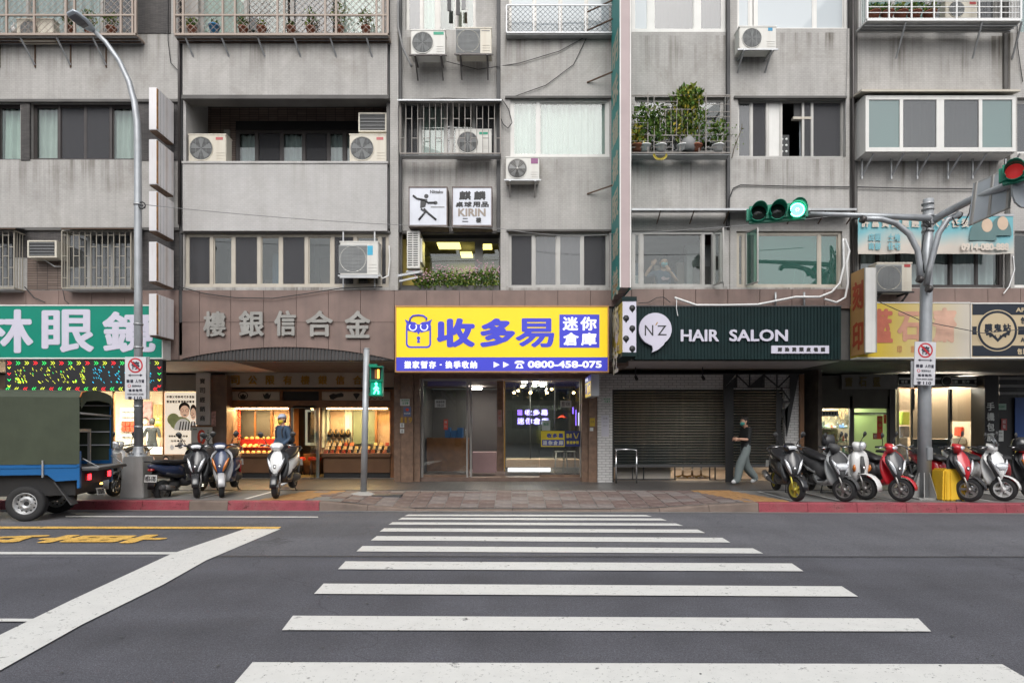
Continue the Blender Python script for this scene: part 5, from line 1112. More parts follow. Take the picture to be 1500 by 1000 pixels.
# yellow storage sign
YG = YF-.36
m_sy = mat('lightbox_yellow', (.78,.57,.012), .35, var=.05, scale=.7, emit=.22, ecol=(1,.66,.02)); m_sb = mat('sign_blue', (.045,.05,.52), .4, var=.02, emit=.1, ecol=(.1,.12,1)); m_sw = mat('sign_white_lit', (.75,.75,.8), .4, emit=.35, ecol=(.85,.85,1))
s = thing('shop_sign', P3(735, 545, YG), 'large illuminated yellow sign with blue characters and owl padlock emblem', 'shop sign')
mk('lightbox', M().pb(580.5, 449.5, 890, 523, YG, YF-.04), m_sy, s); mk('blue_band', M().pb(580.5, 523.2, 890, 543, YG, YF-.04), m_sb, s)
mb = M(); mb.pb(578.5, 447.3, 892, 449.4, YG-.015, YF-.03); mb.pb(578.5, 543.1, 892, 545.2, YG-.015, YF-.03); mb.pb(578.5, 449.5, 580.4, 543, YG-.015, YF-.03); mb.pb(890.1, 449.5, 892, 543, YG-.015, YF-.03)
mk('frame', mb, mat('copper_frame', (.45,.24,.10), .4, .5, var=.1), s)
for ch, a, b, c, d, sk in (('收',639.5,466,696,508.5,0), ('多',703,466,755,508.5,.0), ('易',755,466,812,508.5,0)):
    mb = M(); ptext(mb, ch, a, b, c, d, YG-.004, .024 if ch == '易' else .038, .003, skew=sk); mk('character', mb, m_sb, s)
em = mk('emblem_square', M().pb(819.5, 460.5, 878, 509, YG-.006, YG-.001), m_sb, s)
for ch, a, b, c, d in (('迷',824,464,847,484), ('你',850,464,874,484), ('倉',825,487,848,506), ('庫',851,487,874,506)): mb = M(); ptext(mb, ch, a, b, c, d, YG-.009, .013); mk('character', mb, m_sw, em, rn=False)
mb = M(); ptexts(mb, '搬家暫存·換季收納', 592, 528.5, 699, 539.5, YG-.004, .009); mk('lettering', mb, m_sw, s, rn=False)
mb = M()
for a in (723, 737): mb.prism([(PX(a,YG), PZ(529.5,YG)), (PX(a+9,YG), PZ(534,YG)), (PX(a,YG), PZ(538.5,YG))], YG-.006, YG-.001)
mk('arrow', mb, m_sw, s)
mb = M(); ptext(mb, '0800-458-075', 773, 528.3, 881.5, 538.8, YG-.004, .012); mk('phone_number', mb, m_sw, s, rn=False)
mb = M()   # telephone pictogram
mb.prism([(PX(x,YG), PZ(y,YG)) for x, y in ((754,532.5),(754,530),(757,528.2),(765,528.2),(768,530),(768,532.5),(764.5,532.5),(764.5,531),(757.5,531),(757.5,532.5))], YG-.006, YG-.001)
mb.prism([(PX(x,YG), PZ(y,YG)) for x, y in ((758.5,532),(763.5,532),(767,539.3),(755,539.3))], YG-.006, YG-.001)
mk('phone_symbol', mb, m_sw, s); mb = M(); disc(mb, 761, 535.8, 2, 2, YG-.008); mk('phone_dial', mb, m_sb, s, rn=False)
# owl padlock
def rr_(px0, py0, px1, py1, r, n=6):
    P = []
    for cx, cy, a0 in ((px1-r, py0+r, 0), (px0+r, py0+r, 90), (px0+r, py1-r, 180), (px1-r, py1-r, 270)):
        for i in range(n+1): a = R(a0+90*i/n); P.append((cx+r*math.cos(a), cy-r*math.sin(a)))
    return P
def ring(mb, A, B, Y, m=0):
    n = len(A); mb.add([(PX(x,Y), Y, PZ(y,Y)) for x, y in A]+[(PX(x,Y), Y, PZ(y,Y)) for x, y in B], [(i, (i+1) % n, (i+1) % n+n, i+n) for i in range(n)], m)
mb = M(); Z = YG-.004
ring(mb, rr_(594.5,475,631.5,509.5,6), rr_(597,477.5,629,507,4.5), Z)
mb.tube([P3(x,y,Z) for x, y in ((600,472),(601,466),(605,462.5),(613,461.5),(620,462.5),(625,466),(624,469))], .022, 6)
for sgn in (-1, 1):
    c = 613
    pts = [(c, 484), (c+sgn*4, 487), (c+sgn*16, 484), (c+sgn*18.5, 479), (c+sgn*17.5, 474), (c+sgn*20, 467.5), (c+sgn*14, 470.5), (c+sgn*5, 472), (c, 477)]
    mb.prism([(PX(x,Z), PZ(y,Z)) for x, y in pts], Z-.003, Z)
mb.prism([(PX(x,Z), PZ(y,Z)) for x, y in ((609.5,484),(616.5,484),(613,490))], Z-.0035, Z-.0005)
disc(mb, 613, 495, 2.6, 2.6, Z); mb.prism([(PX(x,Z), PZ(y,Z)) for x, y in ((612,496),(614,496),(615.5,502),(610.5,502))], Z-.001, Z)
mk('emblem', mb, m_sb, s)
mb = M()
for cx in (604.8, 621.2): disc(mb, cx, 478.5, 6, 6, Z-.005, 0, 20); disc(mb, cx, 478.5, 4.4, 4.4, Z-.006, 1, 20); disc(mb, cx, 478.5-3.2, 5.4, 3.0, Z-.0065, 1, 12, 0, 180)
mk('emblem_eye', mb, [m_sw, m_sb], s, rn=False)
# small projecting yellow lightbox
QY0, QY1 = 14.3, 15.4
s = thing('projecting_sign', (PX(868,QY1), QY1, PZ(583,QY1)), 'small yellow and blue projecting lightbox under the right end of the yellow sign', 'sign')
X0 = PX(857,QY1)-.0; xq0, xq1 = 1.84, 2.03; zt, zb = 2.83, 2.32
mk('lightbox', M().box(xq0, xq1, QY0, QY1, zb, zt), mat('light_grey_box', (.5,.52,.55), .4), s)
mk('blue_face', M().box(xq0-.006, xq0-.001, QY0+.02, QY1-.02, zt-.15, zt-.01), m_sb, s); mk('yellow_face', M().box(xq0-.006, xq0-.001, QY0+.02, QY1-.02, zb+.01, zt-.152), m_sy, s)
mb = M(); text(mb, '收多易', (xq0-.008, QY1-.06, zt-.125), (0,-.5,0), (0,0,.09), (-1,0,0), .006); mk('lettering', mb, m_sw, s, rn=False)
mk('blue_square', M().box(xq0-.009, xq0-.0065, QY0+.06, QY0+.56, zb+.06, zt-.2), m_sb, s)
mb = M(); text(mb, '倉庫', (xq0-.012, QY0+.53, zb+.08), (0,-.45,0), (0,0,.2), (-1,0,0), .012); mk('character', mb, m_sy, s, rn=False)
mb = M(); text(mb, '迷', (xq0-.012, QY1-.1, zb+.08), (0,-.32,0), (0,0,.24), (-1,0,0), .02); mk('character', mb, m_sb, s, rn=False)

# dark green ribbed salon sign
m_dg = mat('dark_green_metal', (.006,.020,.021), .5, 0, var=.15, spec=.2)
s = thing('shop_sign', P3(1082, 527, SG), 'dark green ribbed sign panel of the hair salon with speech-bubble emblem', 'shop sign')
mk('panel', M().pb(930, 449, 1232, 526.5, SG+.02, YF-.04), m_dg, s)
for i in range(62): mk('rib', M().pb(930+i*4.87, 449.5, 933+i*4.87, 526, SG+.003, SG+.02), m_dg, s) if i < 62 else 0
mk('frame', M().pb(929, 447.3, 1233, 449, SG-.01, YF-.03), m_dgrey, s)
mk('letter', ptext(M(), 'HAIR', 997, 482.5, 1053, 500, SG-.02, .012, .02), m_lil, s); mk('letter', ptext(M(), 'SALON', 1068, 482.5, 1154, 500, SG-.02, .012, .02), m_lil, s)
b1 = mk('plate', M().pb(1130, 506, 1214.5, 517.5, SG-.03, SG+.003), m_lil, s); mk('lettering', ptexts(M(), '剪染燙頭皮養護', 1139, 508.5, 1209, 515, SG-.032, .008, gap=.35), m_black, b1, rn=False)
n = 40; pts = [(960+24*math.cos(R(a)), 482-24*math.sin(R(a))) for a in range(-55, 236, 6)]
pts += [(955.5,506.5), (956.5,511.5), (955,516), (964,512), (972,505)]
b2 = mk('emblem', M().prism([(PX(x,SG-.08), PZ(y,SG-.08)) for x, y in pts], SG-.08, SG+.0), m_lil, s)
mb = M(); ptext(mb, 'N', 944.5, 476, 957, 491.5, SG-.083, 0); ptext(mb, 'Z', 963, 476.5, 976.5, 491, SG-.083, 0); mk('lettering', mb, m_black, b2, rn=False)
mk('tick', M().prism([(PX(x,SG-.085), PZ(y,SG-.085)) for x, y in ((960,476),(962.5,471.5),(964,472),(961,476.5))], SG-.085, SG-.082), m_gold, b2)
# salon lightbox projecting beside the vertical sign
s = thing('projecting_sign', P3(915, 520, SG-.2), 'white and gold projecting box with small salon emblems left of the dark green sign', 'sign')
ya, yb_ = YF-1.3, YF-.06; xa, xb = PX(912,ya), PX(932,ya)-.0
zt, zb = PZ(441,ya), PZ(516,ya)
mk('box', M().box(xa, xb, ya, yb_, zb, zt), m_lil, s); mk('cap', M().box(xa-.01, xb+.01, ya-.01, yb_, zt, zt+.09), m_dg, s); mk('base', M().box(xa-.01, xb+.01, ya-.01, yb_, zb-.08, zb), m_dg, s)
mk('gold_face', M().box(xa-.008, xa-.001, ya+.01, yb_-.02, zb+.01, zt-.01), mat('gold_face', (.42,.33,.05), .4), s)
mb = M(); u = ya/F
for i in range(5):
    cx = xb-.08 if i % 2 == 0 else xa+.07; cz = zt-.14-i*.205
    mb.lathe([(0,-.004),(.062,-.004),(.062,0)], (cx, ya, cz), 'Y', 14); mb.prism([(cx-.03,cz-.05),(cx+.04,cz-.04),(cx-.0,cz-.10)], ya-.004, ya)
mk('small_emblem', mb, m_black, s, rn=False)
mb = M(); mb.prism([(YF-.65+.26*math.cos(R(a)), (zt+zb)/2+.1+.36*math.sin(R(a))) for a in range(0, 360, 15)], xa-.012, xa-.009, pl='yz'); text(mb, 'N Z', (xa-.013, YF-.3, zb+.1), (0,-.7,0), (0,0,.1), (-1,0,0), .005)
mk('emblem', mb, m_lil, s, rn=False)

# tall teal projecting sign: narrow pink-grey end towards the street
va, vb_ = YF-1.15, YF-.6; xa, xb = PX(908.5,va), PX(923.5,va)
s = thing('projecting_sign', (xa, YF, PZ(436,YF)), 'tall narrow teal vertical sign box running up past the windows', 'vertical sign')
zt, zb = PZ(-150,va), PZ(421,va)
mk('box', M().box(xa, xb, va, vb_, zb, zt), mat('pink_grey_metal', (.42,.33,.33), .5, var=.05), s)
mk('teal_face', M().box(xa-.01, xa-.001, va+.02, YF-.10, zb-.03, zt), mat('faded_teal', (.03,.27,.25), .5, var=.15, scale=1), s)
mk('teal_face', M().box(xb+.001, xb+.01, va+.02, YF-.10, zb-.03, zt), MATS['faded_teal'], s)
mk('core', M().box(xa+.001, xb-.001, vb_+.001, YF-.10, zb-.02, zt), MATS['pink_grey_metal'], s)
for x in (xa, xb): mk('edge_strip', M().box(x-.012, x+.012, va-.012, va+.015, zb, zt), m_aluw, s)
for i, ch in enumerate('明珠鐘錶眼鏡美術社'):
    z = 9.9-i*.82; mb = M(); text(mb, ch, (xa-.013, YF-.25, z-.62), (0,-.75,0), (0,0,.62), (-1,0,0), .022); mk('character', mb, mat('sign_cream_old', (.5,.48,.38), .6), s, rn=False)
mb = M(); text(mb, '2F', (xa-.013, YF-.3, zb+.03), (0,-.6,0), (0,0,.2), (-1,0,0), .015); mk('character', mb, mat('sign_orange_old', (.5,.25,.05), .6), s, rn=False)
for z in (PZ(15,YF), PZ(42,YF), PZ(118,YF), PZ(281,YF)):
    pbar(s, 'bracket', (xa, YF-.25, z+.05), (PX(860,YF), YF-.005, z-.05), .025, m_rust)

# table-tennis boxes
for (a, c, l) in ((600, 654, 'left'), (663.5, 719.5, 'right')):
    Y0 = YC-.42
    if l == 'left': s = thing('lightbox_sign', P3(627, 330, Y0), 'square white lightbox with a table tennis player pictogram', 'sign')
    else: s = thing('lightbox_sign', P3(691, 330, Y0), 'square white lightbox with black calligraphy and grey Latin lettering', 'sign')
    mb = M(); mb.pb(a-1.5, 273, c+1.5, 275, Y0-.01, YC-.05); mb.pb(a-1.5, 329.5, c+1.5, 332, Y0-.01, YC-.05); mb.pb(a-1.5, 275.1, a, 329.4, Y0-.01, YC-.05); mb.pb(c, 275.1, c+1.5, 329.4, Y0-.01, YC-.05)
    mk('frame', mb, mat('weathered_frame', (.16,.13,.12), .6, .3, var=.3, scale=9), s); mk('face', M().pb(a, 275, c, 329.5, Y0, YC-.04), mat('acrylic_white', (.62,.64,.70), .3, streak=.08, emit=.05), s)
    mb = M(); Y = Y0-.003
    if l == 'left':
        def limb(*p, r=1.7): mb.tube([P3(x,y,Y-.0) for x, y in p], [r*Y/F*.9]*len(p), 6)
        disc(mb, 624.5, 287.5, 3.2, 3.2, Y)
        mb.prism([(PX(x,Y), PZ(y,Y)) for x, y in ((616,291),(626,292),(623,303),(615.5,305))], Y-.004, Y)
        limb((605,286.5),(611,291),(621,293)); limb((622,292.5),(627,297),(637,297)); limb((617,306),(623,310.5),(613.5,322)); limb((621,306),(628,313),(639,322)); disc(mb, 638, 297, 3, 2.4, Y-.005)
        mk('pictogram', mb, m_dgrey, s); mb = M(); mb.pb(631, 302.5, 651, 304, Y-.002, Y); mk('table_line', mb, m_grey, s); mk('lettering', ptext(M(), 'Nittaku', 630, 278.5, 649, 283.5, Y, .003), m_dgrey, s, rn=False)
    else:
        for t_, x0, y0, x1, y1 in (('麒',672.5,280,690,293), ('麟',694,280,711.5,293)): mk('character', ptext(M(), t_, x0, y0, x1, y1, Y, .012), m_black, s, rn=False)
        mk('lettering', ptexts(M(), '桌球用品', 667.5, 295.5, 716, 303.5, Y, .008, gap=.1), m_black, s, rn=False); mk('lettering', ptext(M(), 'KIRIN', 671, 305.5, 711.5, 317, Y, .01), mat('print_greybrown', (.33,.28,.24), .6), s, rn=False)
        mb = M(); ptext(mb, '二', 677, 319.5, 686, 325, Y, .006); ptext(mb, '樓', 697, 318.5, 705, 326.5, Y, .006); mk('lettering', mb, m_black, s, rn=False)

# five rusty white projecting boxes
for i, (y0, y1, l) in enumerate(((128,190,'topmost'), (204,270,'second from the top'), (280,338,'middle'), (354,412,'second from the bottom'), (430,491,'lowest'))):
    Ya = YF-.78; xa, xb = PX(218,Ya), PX(229.5,Ya); zt, zb = PZ(y0,Ya), PZ(y1,Ya)
    s = thing('projecting_sign', (xa, YF, zb), '%s of the five blank rusty white projecting sign boxes' % l, 'sign box', 'blank white projecting sign boxes')
    mk('box', M().box(xa, xb, Ya, YF-.12, zb, zt), mat('rusty_white%d' % (i % 2), (.82,.80,.81), .5, var=.04, streak=.22+.2*(i % 2), dcol=(.45,.24,.10)), s, bev=.006)
    mk('rim', M().box(xb-.004, xb+.006, Ya-.004, Ya+.05, zb+.02, zt-.02), mat('rust_edge', (.38,.2,.08), .7, var=.4, scale=8), s)
    for z in (zb+.12, zt-.12): mk('bracket', M().box(xa+.05, xa+.09, YF-.12, YF, z-.02, z+.02), m_rust, s)
    for k in range(3): mk('panel_joint', M().box(xb, xb+.003, Ya+.14+k*.12, Ya+.145+k*.12, zb+.01, zt-.01), m_grey, s)
    mk('base_plate', M().box(xa+.01, xb-.01, Ya+.02, YF-.13, zb-.03, zb-.001), m_rust, s)

# engraving sign, projecting, and the faded seal-shop sign
s = thing('projecting_sign', (PX(1262,YF), YF, PZ(521,YF)), 'tan and white projecting box with two red-brown characters, left of the right-hand pole', 'sign')
Ya = YF-.62; xa, xb = PX(1267,Ya), PX(1283.5,Ya); zt, zb = PZ(392,Ya), PZ(516,Ya)
mk('box', M().box(xa, xb, Ya, YF-.08, zb, zt), m_aluw, s); mk('tan_face', M().box(xa-.01, xa-.001, Ya+.01, YF-.09, zb-.03, zt-.0), mat('tan_face', (.48,.27,.10), .5, var=.12), s)
for i, ch in enumerate('刻印'): mb = M(); text(mb, ch, (xa-.013, YF-.16, zt-.85-i*.88), (0,-.42,0), (0,0,.62), (-1,0,0), .022); mk('character', mb, mat('faded_red', (.40,.07,.03), .6, var=.2), s, rn=False)
for x in (xa, xb): mk('edge', M().box(x-.01, x+.01, Ya-.012, Ya+.012, zb, zt), m_alu, s)
m_fade = mat('faded_lightbox', (.58,.55,.50), .4, var=.06)
def fadenode():
    m = m_fade; t = m.node_tree; N = t.nodes; L = t.links; b = N['Principled BSDF']; tc = N.new('ShaderNodeTexCoord'); sp = N.new('ShaderNodeSeparateXYZ'); L.new(tc.outputs['Object'], sp.inputs[0])
    r = N.new('ShaderNodeMapRange'); r.inputs[1].default_value = -.9; r.inputs[2].default_value = 1.1; L.new(sp.outputs[0], r.inputs[0]); x = N.new('ShaderNodeMix'); x.data_type = 'RGBA'
    x.inputs[6].default_value = (.70,.50,.03, 1); x.inputs[7].default_value = (.55,.50,.42, 1); L.new(r.outputs[0], x.inputs[0]); L.new(x.outputs[2], b.inputs['Base Color'])
fadenode()
s = thing('shop_sign', P3(1340, 523, SG), 'sun-faded yellow and grey sign with pale red characters behind the right-hand pole', 'shop sign')
mk('lightbox', M().pb(1256, 444, 1420.5, 523, SG, YF-.04), m_fade, s)
mb = M(); mb.pb(1256, 442.5, 1421.5, 444, SG-.01, YF-.05); mb.pb(1256, 523, 1421.5, 525, SG-.01, YF-.05); mk('frame', mb, m_aluw, s)
for ch, a, b, c, d, m in (('藍',1278,452,1308,502,(.55,.16,.10)), ('石',1314,456,1352,500,(.62,.32,.22)), ('齋',1366,450,1402,502,(.62,.38,.28))):
    mk('character', ptext(M(), ch, a, b, c, d, SG-.004, .03), mat('faded_'+ch.encode('unicode_escape').decode()[2:], m, .6, var=.15), s, rn=False)
mb = M(); ptext(mb, '印', 1314, 506, 1321, 517, SG-.004, .006); ptext(mb, '章', 1334, 506, 1341, 517, SG-.004, .006); mk('lettering', mb, mat('faded_orange', (.6,.3,.12), .6), s, rn=False)
# bat emblem sign
m_navy = mat('navy', (.012,.018,.03), .4); m_sand = mat('sand', (.52,.42,.27), .5, var=.03)
s = thing('shop_sign', P3(1500, 523, SG), 'navy and sand striped sign with a round bat emblem at the right end', 'shop sign')
mk('board', M().pb(1423, 445, 1640, 523, SG, YF-.04), m_sand, s)
for y0, y1 in ((445.5,461), (478,490), (506,521.5)): mk('stripe', M().pb(1424.5, y0, 1640, y1, SG-.004, SG-.0005), m_navy, s)
mb = M(); mb.pb(1422, 443.2, 1640, 445, SG-.012, YF-.05); mb.pb(1422, 523, 1640, 524.8, SG-.012, YF-.05); mb.pb(1422, 445.1, 1423, 522.9, SG-.012, YF-.05); mk('frame', mb, m_aluw, s)
mb = M(); disc(mb, 1461, 484, 30.5, 30.5, SG-.006, 0, 48); disc(mb, 1461, 484, 29, 29, SG-.008, 1, 48); disc(mb, 1461, 484, 25.5, 25.5, SG-.010, 0, 48)
bat = [(0,8),(3,4.5),(3,2),(5,3.5),(8,.5),(12,-1),(20,-5),(17.5,0),(17,3.5),(13,2.5),(12,6.5),(8,5),(4,9),(0,13)]
mb.prism([(PX(1461+x,SG), PZ(488+y,SG)) for x, y in bat+[(-x, y) for x, y in bat[::-1][1:-1]]], SG-.014, SG-.011, m=1)
ptexts(mb, '膜鬼站', 1442, 474, 1481, 486, SG-.012, .010, m=1)
mk('emblem', mb, [m_sand, m_navy], s, rn=False)
mb = M(); ptext(mb, 'APPLE', 1488, 450.5, 1518, 457, SG-.006, .006); ptexts(mb, '包膜螢幕貼', 1490, 510, 1530, 519, SG-.006, .008); mk('lettering', mb, m_sand, s, rn=False)
mb = M(); ptexts(mb, '包膜專門', 1495, 464, 1535, 474, SG-.006, .006); ptext(mb, 'ANDROID', 1495, 494, 1535, 501, SG-.006, .005); mk('lettering', mb, m_navy, s, rn=False)
# faded estate-agent banner
s = thing('banner', P3(1372, 372, YF-.25), 'sun-faded turquoise and beige banner hanging above the curtained windows', 'banner')
BY = YF-.22; mb = M(); nx = 34; v = []
for j in range(7):
    for i in range(nx+1):
        px = 1257+(1484-1257)*i/nx; py = 316+(372-316)*j/6+(.5*math.sin(i*.5) if j == 6 else 0)
        v.append((PX(px,BY), BY+.02*math.sin(i*.8+j*.5)*(j/6), PZ(py,BY)))
m_ban = mat('banner_cloth', (.55,.47,.40), .8, var=.05)
t = m_ban.node_tree; N = t.nodes; L = t.links; b = N['Principled BSDF']; tc = N.new('ShaderNodeTexCoord'); nz = N.new('ShaderNodeTexNoise'); nz.inputs['Scale'].default_value = 1.1; sp = N.new('ShaderNodeSeparateXYZ'); L.new(tc.outputs['Object'], sp.inputs[0]); L.new(tc.outputs['Object'], nz.inputs[0])
ad = N.new('ShaderNodeMath'); ad.operation = 'MULTIPLY_ADD'; ad.inputs[1].default_value = .9; L.new(nz.outputs[0], ad.inputs[0]); L.new(sp.outputs[2], ad.inputs[2])
rp_ = N.new('ShaderNodeMapRange'); rp_.inputs[1].default_value = .55; rp_.inputs[2].default_value = 1.0; L.new(ad.outputs[0], rp_.inputs[0]); x = N.new('ShaderNodeMix'); x.data_type = 'RGBA'; x.inputs[6].default_value = (.56,.51,.45,1); x.inputs[7].default_value = (.17,.42,.47,1); L.new(rp_.outputs[0], x.inputs[0]); L.new(x.outputs[2], b.inputs['Base Color'])
mb.add(v, [(j*(nx+1)+i, (j+1)*(nx+1)+i, (j+1)*(nx+1)+i+1, j*(nx+1)+i+1) for j in range(6) for i in range(nx)], 0, True); mk('cloth', mb, m_ban, s, rn=False)
m_tq = mat('banner_turquoise', (.20,.42,.47), .8); m_bei = mat('banner_beige', (.60,.53,.46), .8)
mk('lettering', ptexts(M(), '店面 土地', 1272, 342, 1319, 353, BY-.03, .008, gap=.08), m_tq, s, rn=False); mk('lettering', ptexts(M(), '商辦 住宅', 1272, 355, 1319, 366, BY-.03, .008, gap=.08), m_tq, s, rn=False)
mk('lettering', ptexts(M(), '許富貴房屋經紀人專任委', 1262, 320, 1420, 333, BY-.03, .008, gap=.2), m_bei, s, rn=False)
mb = M(); disc(mb, 1440, 352, 20, 34, BY-.028, 0, 24, 0, 180); disc(mb, 1466, 345, 16, 28, BY-.029, 0, 24, 0, 180); disc(mb, 1446, 330, 8, 10, BY-.032, 1); disc(mb, 1469, 327, 8, 10, BY-.032, 1)
mk('figure_print', mb, [mat('banner_darkteal', (.12,.2,.2), .8), mat('banner_peach', (.58,.44,.33), .8)], s, rn=False)
mk('lettering', ptext(M(), '0914-080-888', 1408, 356, 1478, 367, BY-.036, .012), m_bei, s, rn=False)
mk('batten', M().pb(1254, 313.5, 1486, 316.5, BY-.01, YF), m_steel, s)
# ================================================================ AIR CONDITIONERS
m_acw = mat('ac_enamel', (.66,.65,.61), .45, var=.04, streak=.18, dcol=(.35,.28,.2)); m_acg = mat('ac_grille', (.30,.31,.31), .5, var=.1); m_acc = mat('ac_enamel_cream', (.62,.58,.49), .45, var=.05, streak=.25, dcol=(.35,.25,.15))
def ac(a, b, c, d, Y, label, style='round', m=None, logo=None, dep=.3, bracket=1, fan=None, chrom=m_steel):
    """An outdoor unit seen from the front; style: round fan guard, square guard, rings."""
    m = m or m_acw; t = thing('air_conditioner', P3((a+c)/2, d, Y), label, 'air conditioner', 'outdoor air conditioner units')
    x0, x1, z1, z0 = PX(a, Y), PX(c, Y), PZ(b, Y), PZ(d, Y); w = x1-x0; h = z1-z0
    mk('body', M().box(x0, x1, Y, Y+dep, z0, z1), m, t, bev=.012)
    mk('top_cover', M().box(x0-.008, x1+.008, Y-.008, Y+dep, z1-.015, z1+.012), m, t)
    fx = x0+w*(.34 if fan is None else fan); fz = z0+h*.48; r = min(h*.42, w*.33)
    mb = M(); mb.lathe([(r*1.06,-.012),(r*1.06,0),(r,.0),(r,-.012),(r*1.06,-.012)], (fx, Y, fz), 'Y', 28); mk('fan_ring', mb, m, t)
    mk('fan_well', M().lathe([(0,-.003),(r,-.003)], (fx, Y, fz), 'Y', 28), m_dgrey, t, rn=False)
    if style == 'square': mk('guard_plate', M().box(fx-r*1.12, fx+r*1.12, Y-.005, Y-.0005, fz-r*1.12, fz+r*1.12), m_acg, t)
    mb = M()
    for k in range(5):
        a_ = k*1.257; mb.add([(fx, Y-.008, fz)]+[(fx+r*.88*math.cos(a_+q), Y-.007+.004*q, fz+r*.88*math.sin(a_+q)) for q in (0,.3,.6)], [(0,1,2),(0,2,3)])
    mk('fan', mb, m_acg, t, rn=False)
    mb = M(); y = Y-.017
    if style == 'rings':
        for q in range(1, 8): mb.lathe([(r*q/7.5,0),(r*q/7.5+.007,0),(r*q/7.5+.007,.008),(r*q/7.5,.008)], (fx, y, fz), 'Y', 24)
        mb.lathe([(0,-.004),(r*.17,-.004),(r*.17,.004)], (fx, y, fz), 'Y', 16)
    else:
        nn = 9
        for q in range(-nn, nn+1):
            zz = q*r/nn; hw = r*1.1 if style == 'square' else math.sqrt(max(r*r-zz*zz, 0)); mb.box(fx-hw, fx+hw, y, y+.006, fz+zz-.004, fz+zz+.004)
        for q in range(-2, 3):
            xx = q*r/2.2; hh = math.sqrt(max(r*r-xx*xx, .0)); mb.box(fx+xx-.003, fx+xx+.003, y-.003, y, fz-hh, fz+hh)
    mk('fan_guard', mb, m_acg if style != 'rings' else m_alu, t)
    gx = x0+w*.72
    mb = M()
    for q in range(3): mb.box(gx+.02, x1-.03, Y-.006, Y-.001, z0+h*(.12+.1*q), z0+h*(.12+.1*q)+.012)
    mk('side_louvre', mb, m, t)
    if logo: 
        lm = mat('logo_'+logo[0], logo[1], .5); lg = mk('logo_plate', M().box(x0+w*logo[2], x0+w*logo[3], Y-.004, Y-.0005, z1-h*logo[5], z1-h*logo[4]), lm, t)
    if bracket:
        for p in ((.12, .88) if bracket != 3 else ()):
            X = x0+w*p; pbar(t, 'bracket', (X, Y-.03, z0-.03), (X, Y+dep+.12, z0-.03), .035, chrom); pbar(t, 'bracket', (X, Y, z0-.04), (X, Y+dep+.12, z0-.33), .03, chrom)
        pbar(t, 'bracket_rail', (x0-.04, Y+.0, z0-.012), (x1+.04, Y+.0, z0-.012), .03, chrom)
    return t
AB = YF-.32
ac(602, 44, 652, 80, YC-.5, 'white air conditioner unit with green label, left of the two below the top stair window', 'round', logo=('green', (.02,.3,.18), .66, .96, .08, .2), chrom=m_alud)
ac(668, 41, 720, 79, YC-.5, 'cream air conditioner unit with large grille, right of the two below the top stair window', 'square', m=m_acc, logo=('dark', (.2,.2,.2), .72, .95, .1, .13), chrom=m_alud)
ac(741, 230, 790, 263, AB, 'white air conditioner with ring-shaped fan guard and red-blue sticker under a curtained window', 'rings', logo=('redblue', (.25,.08,.2), .75, .96, .06, .3))
ac(1083, 39, 1137, 72, AB-.05, 'white air conditioner with blue mark hung on brackets under the upper frosted windows', 'round', logo=('bluemark', (.02,.25,.45), .78, .9, .06, .2))
ac(498, 354, 554, 403, AB, 'large white air conditioner with square guard hung before the window above the silver letters', 'square', logo=('cyanmark', (.05,.4,.6), .72, .86, .12, .4), bracket=3)
t = bpy.data.objects[[o.name for o in bpy.data.objects if o.get('label', '').startswith('large white air conditioner with square')][0]]
for px in (503, 549): pbar(t, 'bracket', (PX(px,YF-.06), YF-.06, PZ(316,YF-.06)), (PX(px,YF-.06), YF-.06, PZ(422,YF-.06)), .03, m_steel)
pbar(t, 'bracket_rail', (PX(498,AB), AB+.0, PZ(406,AB)), (PX(554,AB), AB, PZ(406,AB)), .04, m_steel)
ac(276, 197, 331, 237, YF+.02, 'cream air conditioner with red and white label at the left end of the recessed balcony', 'round', m=m_acc, logo=('redwhite', (.5,.12,.12), .73, .92, .1, .2), bracket=0, dep=.3)
ac(512, 197, 566, 237, YF+.02, 'cream air conditioner with red and white label at the right end of the recessed balcony', 'round', m=m_acc, logo=('redwhite', (.5,.12,.12), .73, .92, .1, .2), bracket=0)
ac(667, 190, 720, 226, YC-.26, 'white air conditioner with green label behind the window cage bars', 'round', logo=('green', (.02,.3,.18), .66, .9, .1, .2), bracket=0, dep=.25)
ac(1284, 385, 1336, 427, AB-.05, 'cream air conditioner with brown guard between the projecting engraving sign and the right-hand pole', 'square', m=m_acc, logo=('redlabel', (.4,.05,.05), .78, .95, .05, .15), chrom=m_black)
ac(24, 28, 78, 58, YF-.22, 'cream air conditioner behind the white lattice of the left balcony', 'round', m=m_acc, bracket=0, dep=.2)
ac(1385, 0, 1432, 27, YF-.2, 'cream air conditioner with heart sticker behind the white barred cage', 'round', m=m_acc, logo=('redlabel', (.4,.05,.05), .75, .95, .1, .25), bracket=0, dep=.2)
# through-window units
def wac(a, b, c, d, Y, label):
    t = thing('window_air_conditioner', P3((a+c)/2, d, Y), label, 'air conditioner'); mb = M(); mb.pb(a, b, c, b+2, Y, Y+.4); mb.pb(a, d-2, c, d, Y, Y+.4); mb.pb(a, b+2.1, a+2, d-2.1, Y, Y+.4); mb.pb(c-3, b+2.1, c, d-2.1, Y, Y+.4); mb.pb(a+2.1, b+2.1, c-3.1, d-2.1, Y+.05, Y+.4)
    mk('casing', mb, m_acc, t); mk('coil', M().pb(a+2.2, b+2.2, c-3.2, d-2.2, Y+.02, Y+.049), m_dgrey, t)
    for k in range(5): pbar(t, 'slat', P3(a+2.2, b+4+k*(d-b-8)/4, Y+.01), P3(c-3.2, b+4+k*(d-b-8)/4, Y+.01), .01, m_acg)
    return t
wac(40, 352, 83, 377, YF-.3, 'old window air conditioner with red tag set in the dark tiled wall on the left')
wac(525, 165, 567, 193, YF+.1, 'old window air conditioner under the ceiling at the right of the recessed balcony')
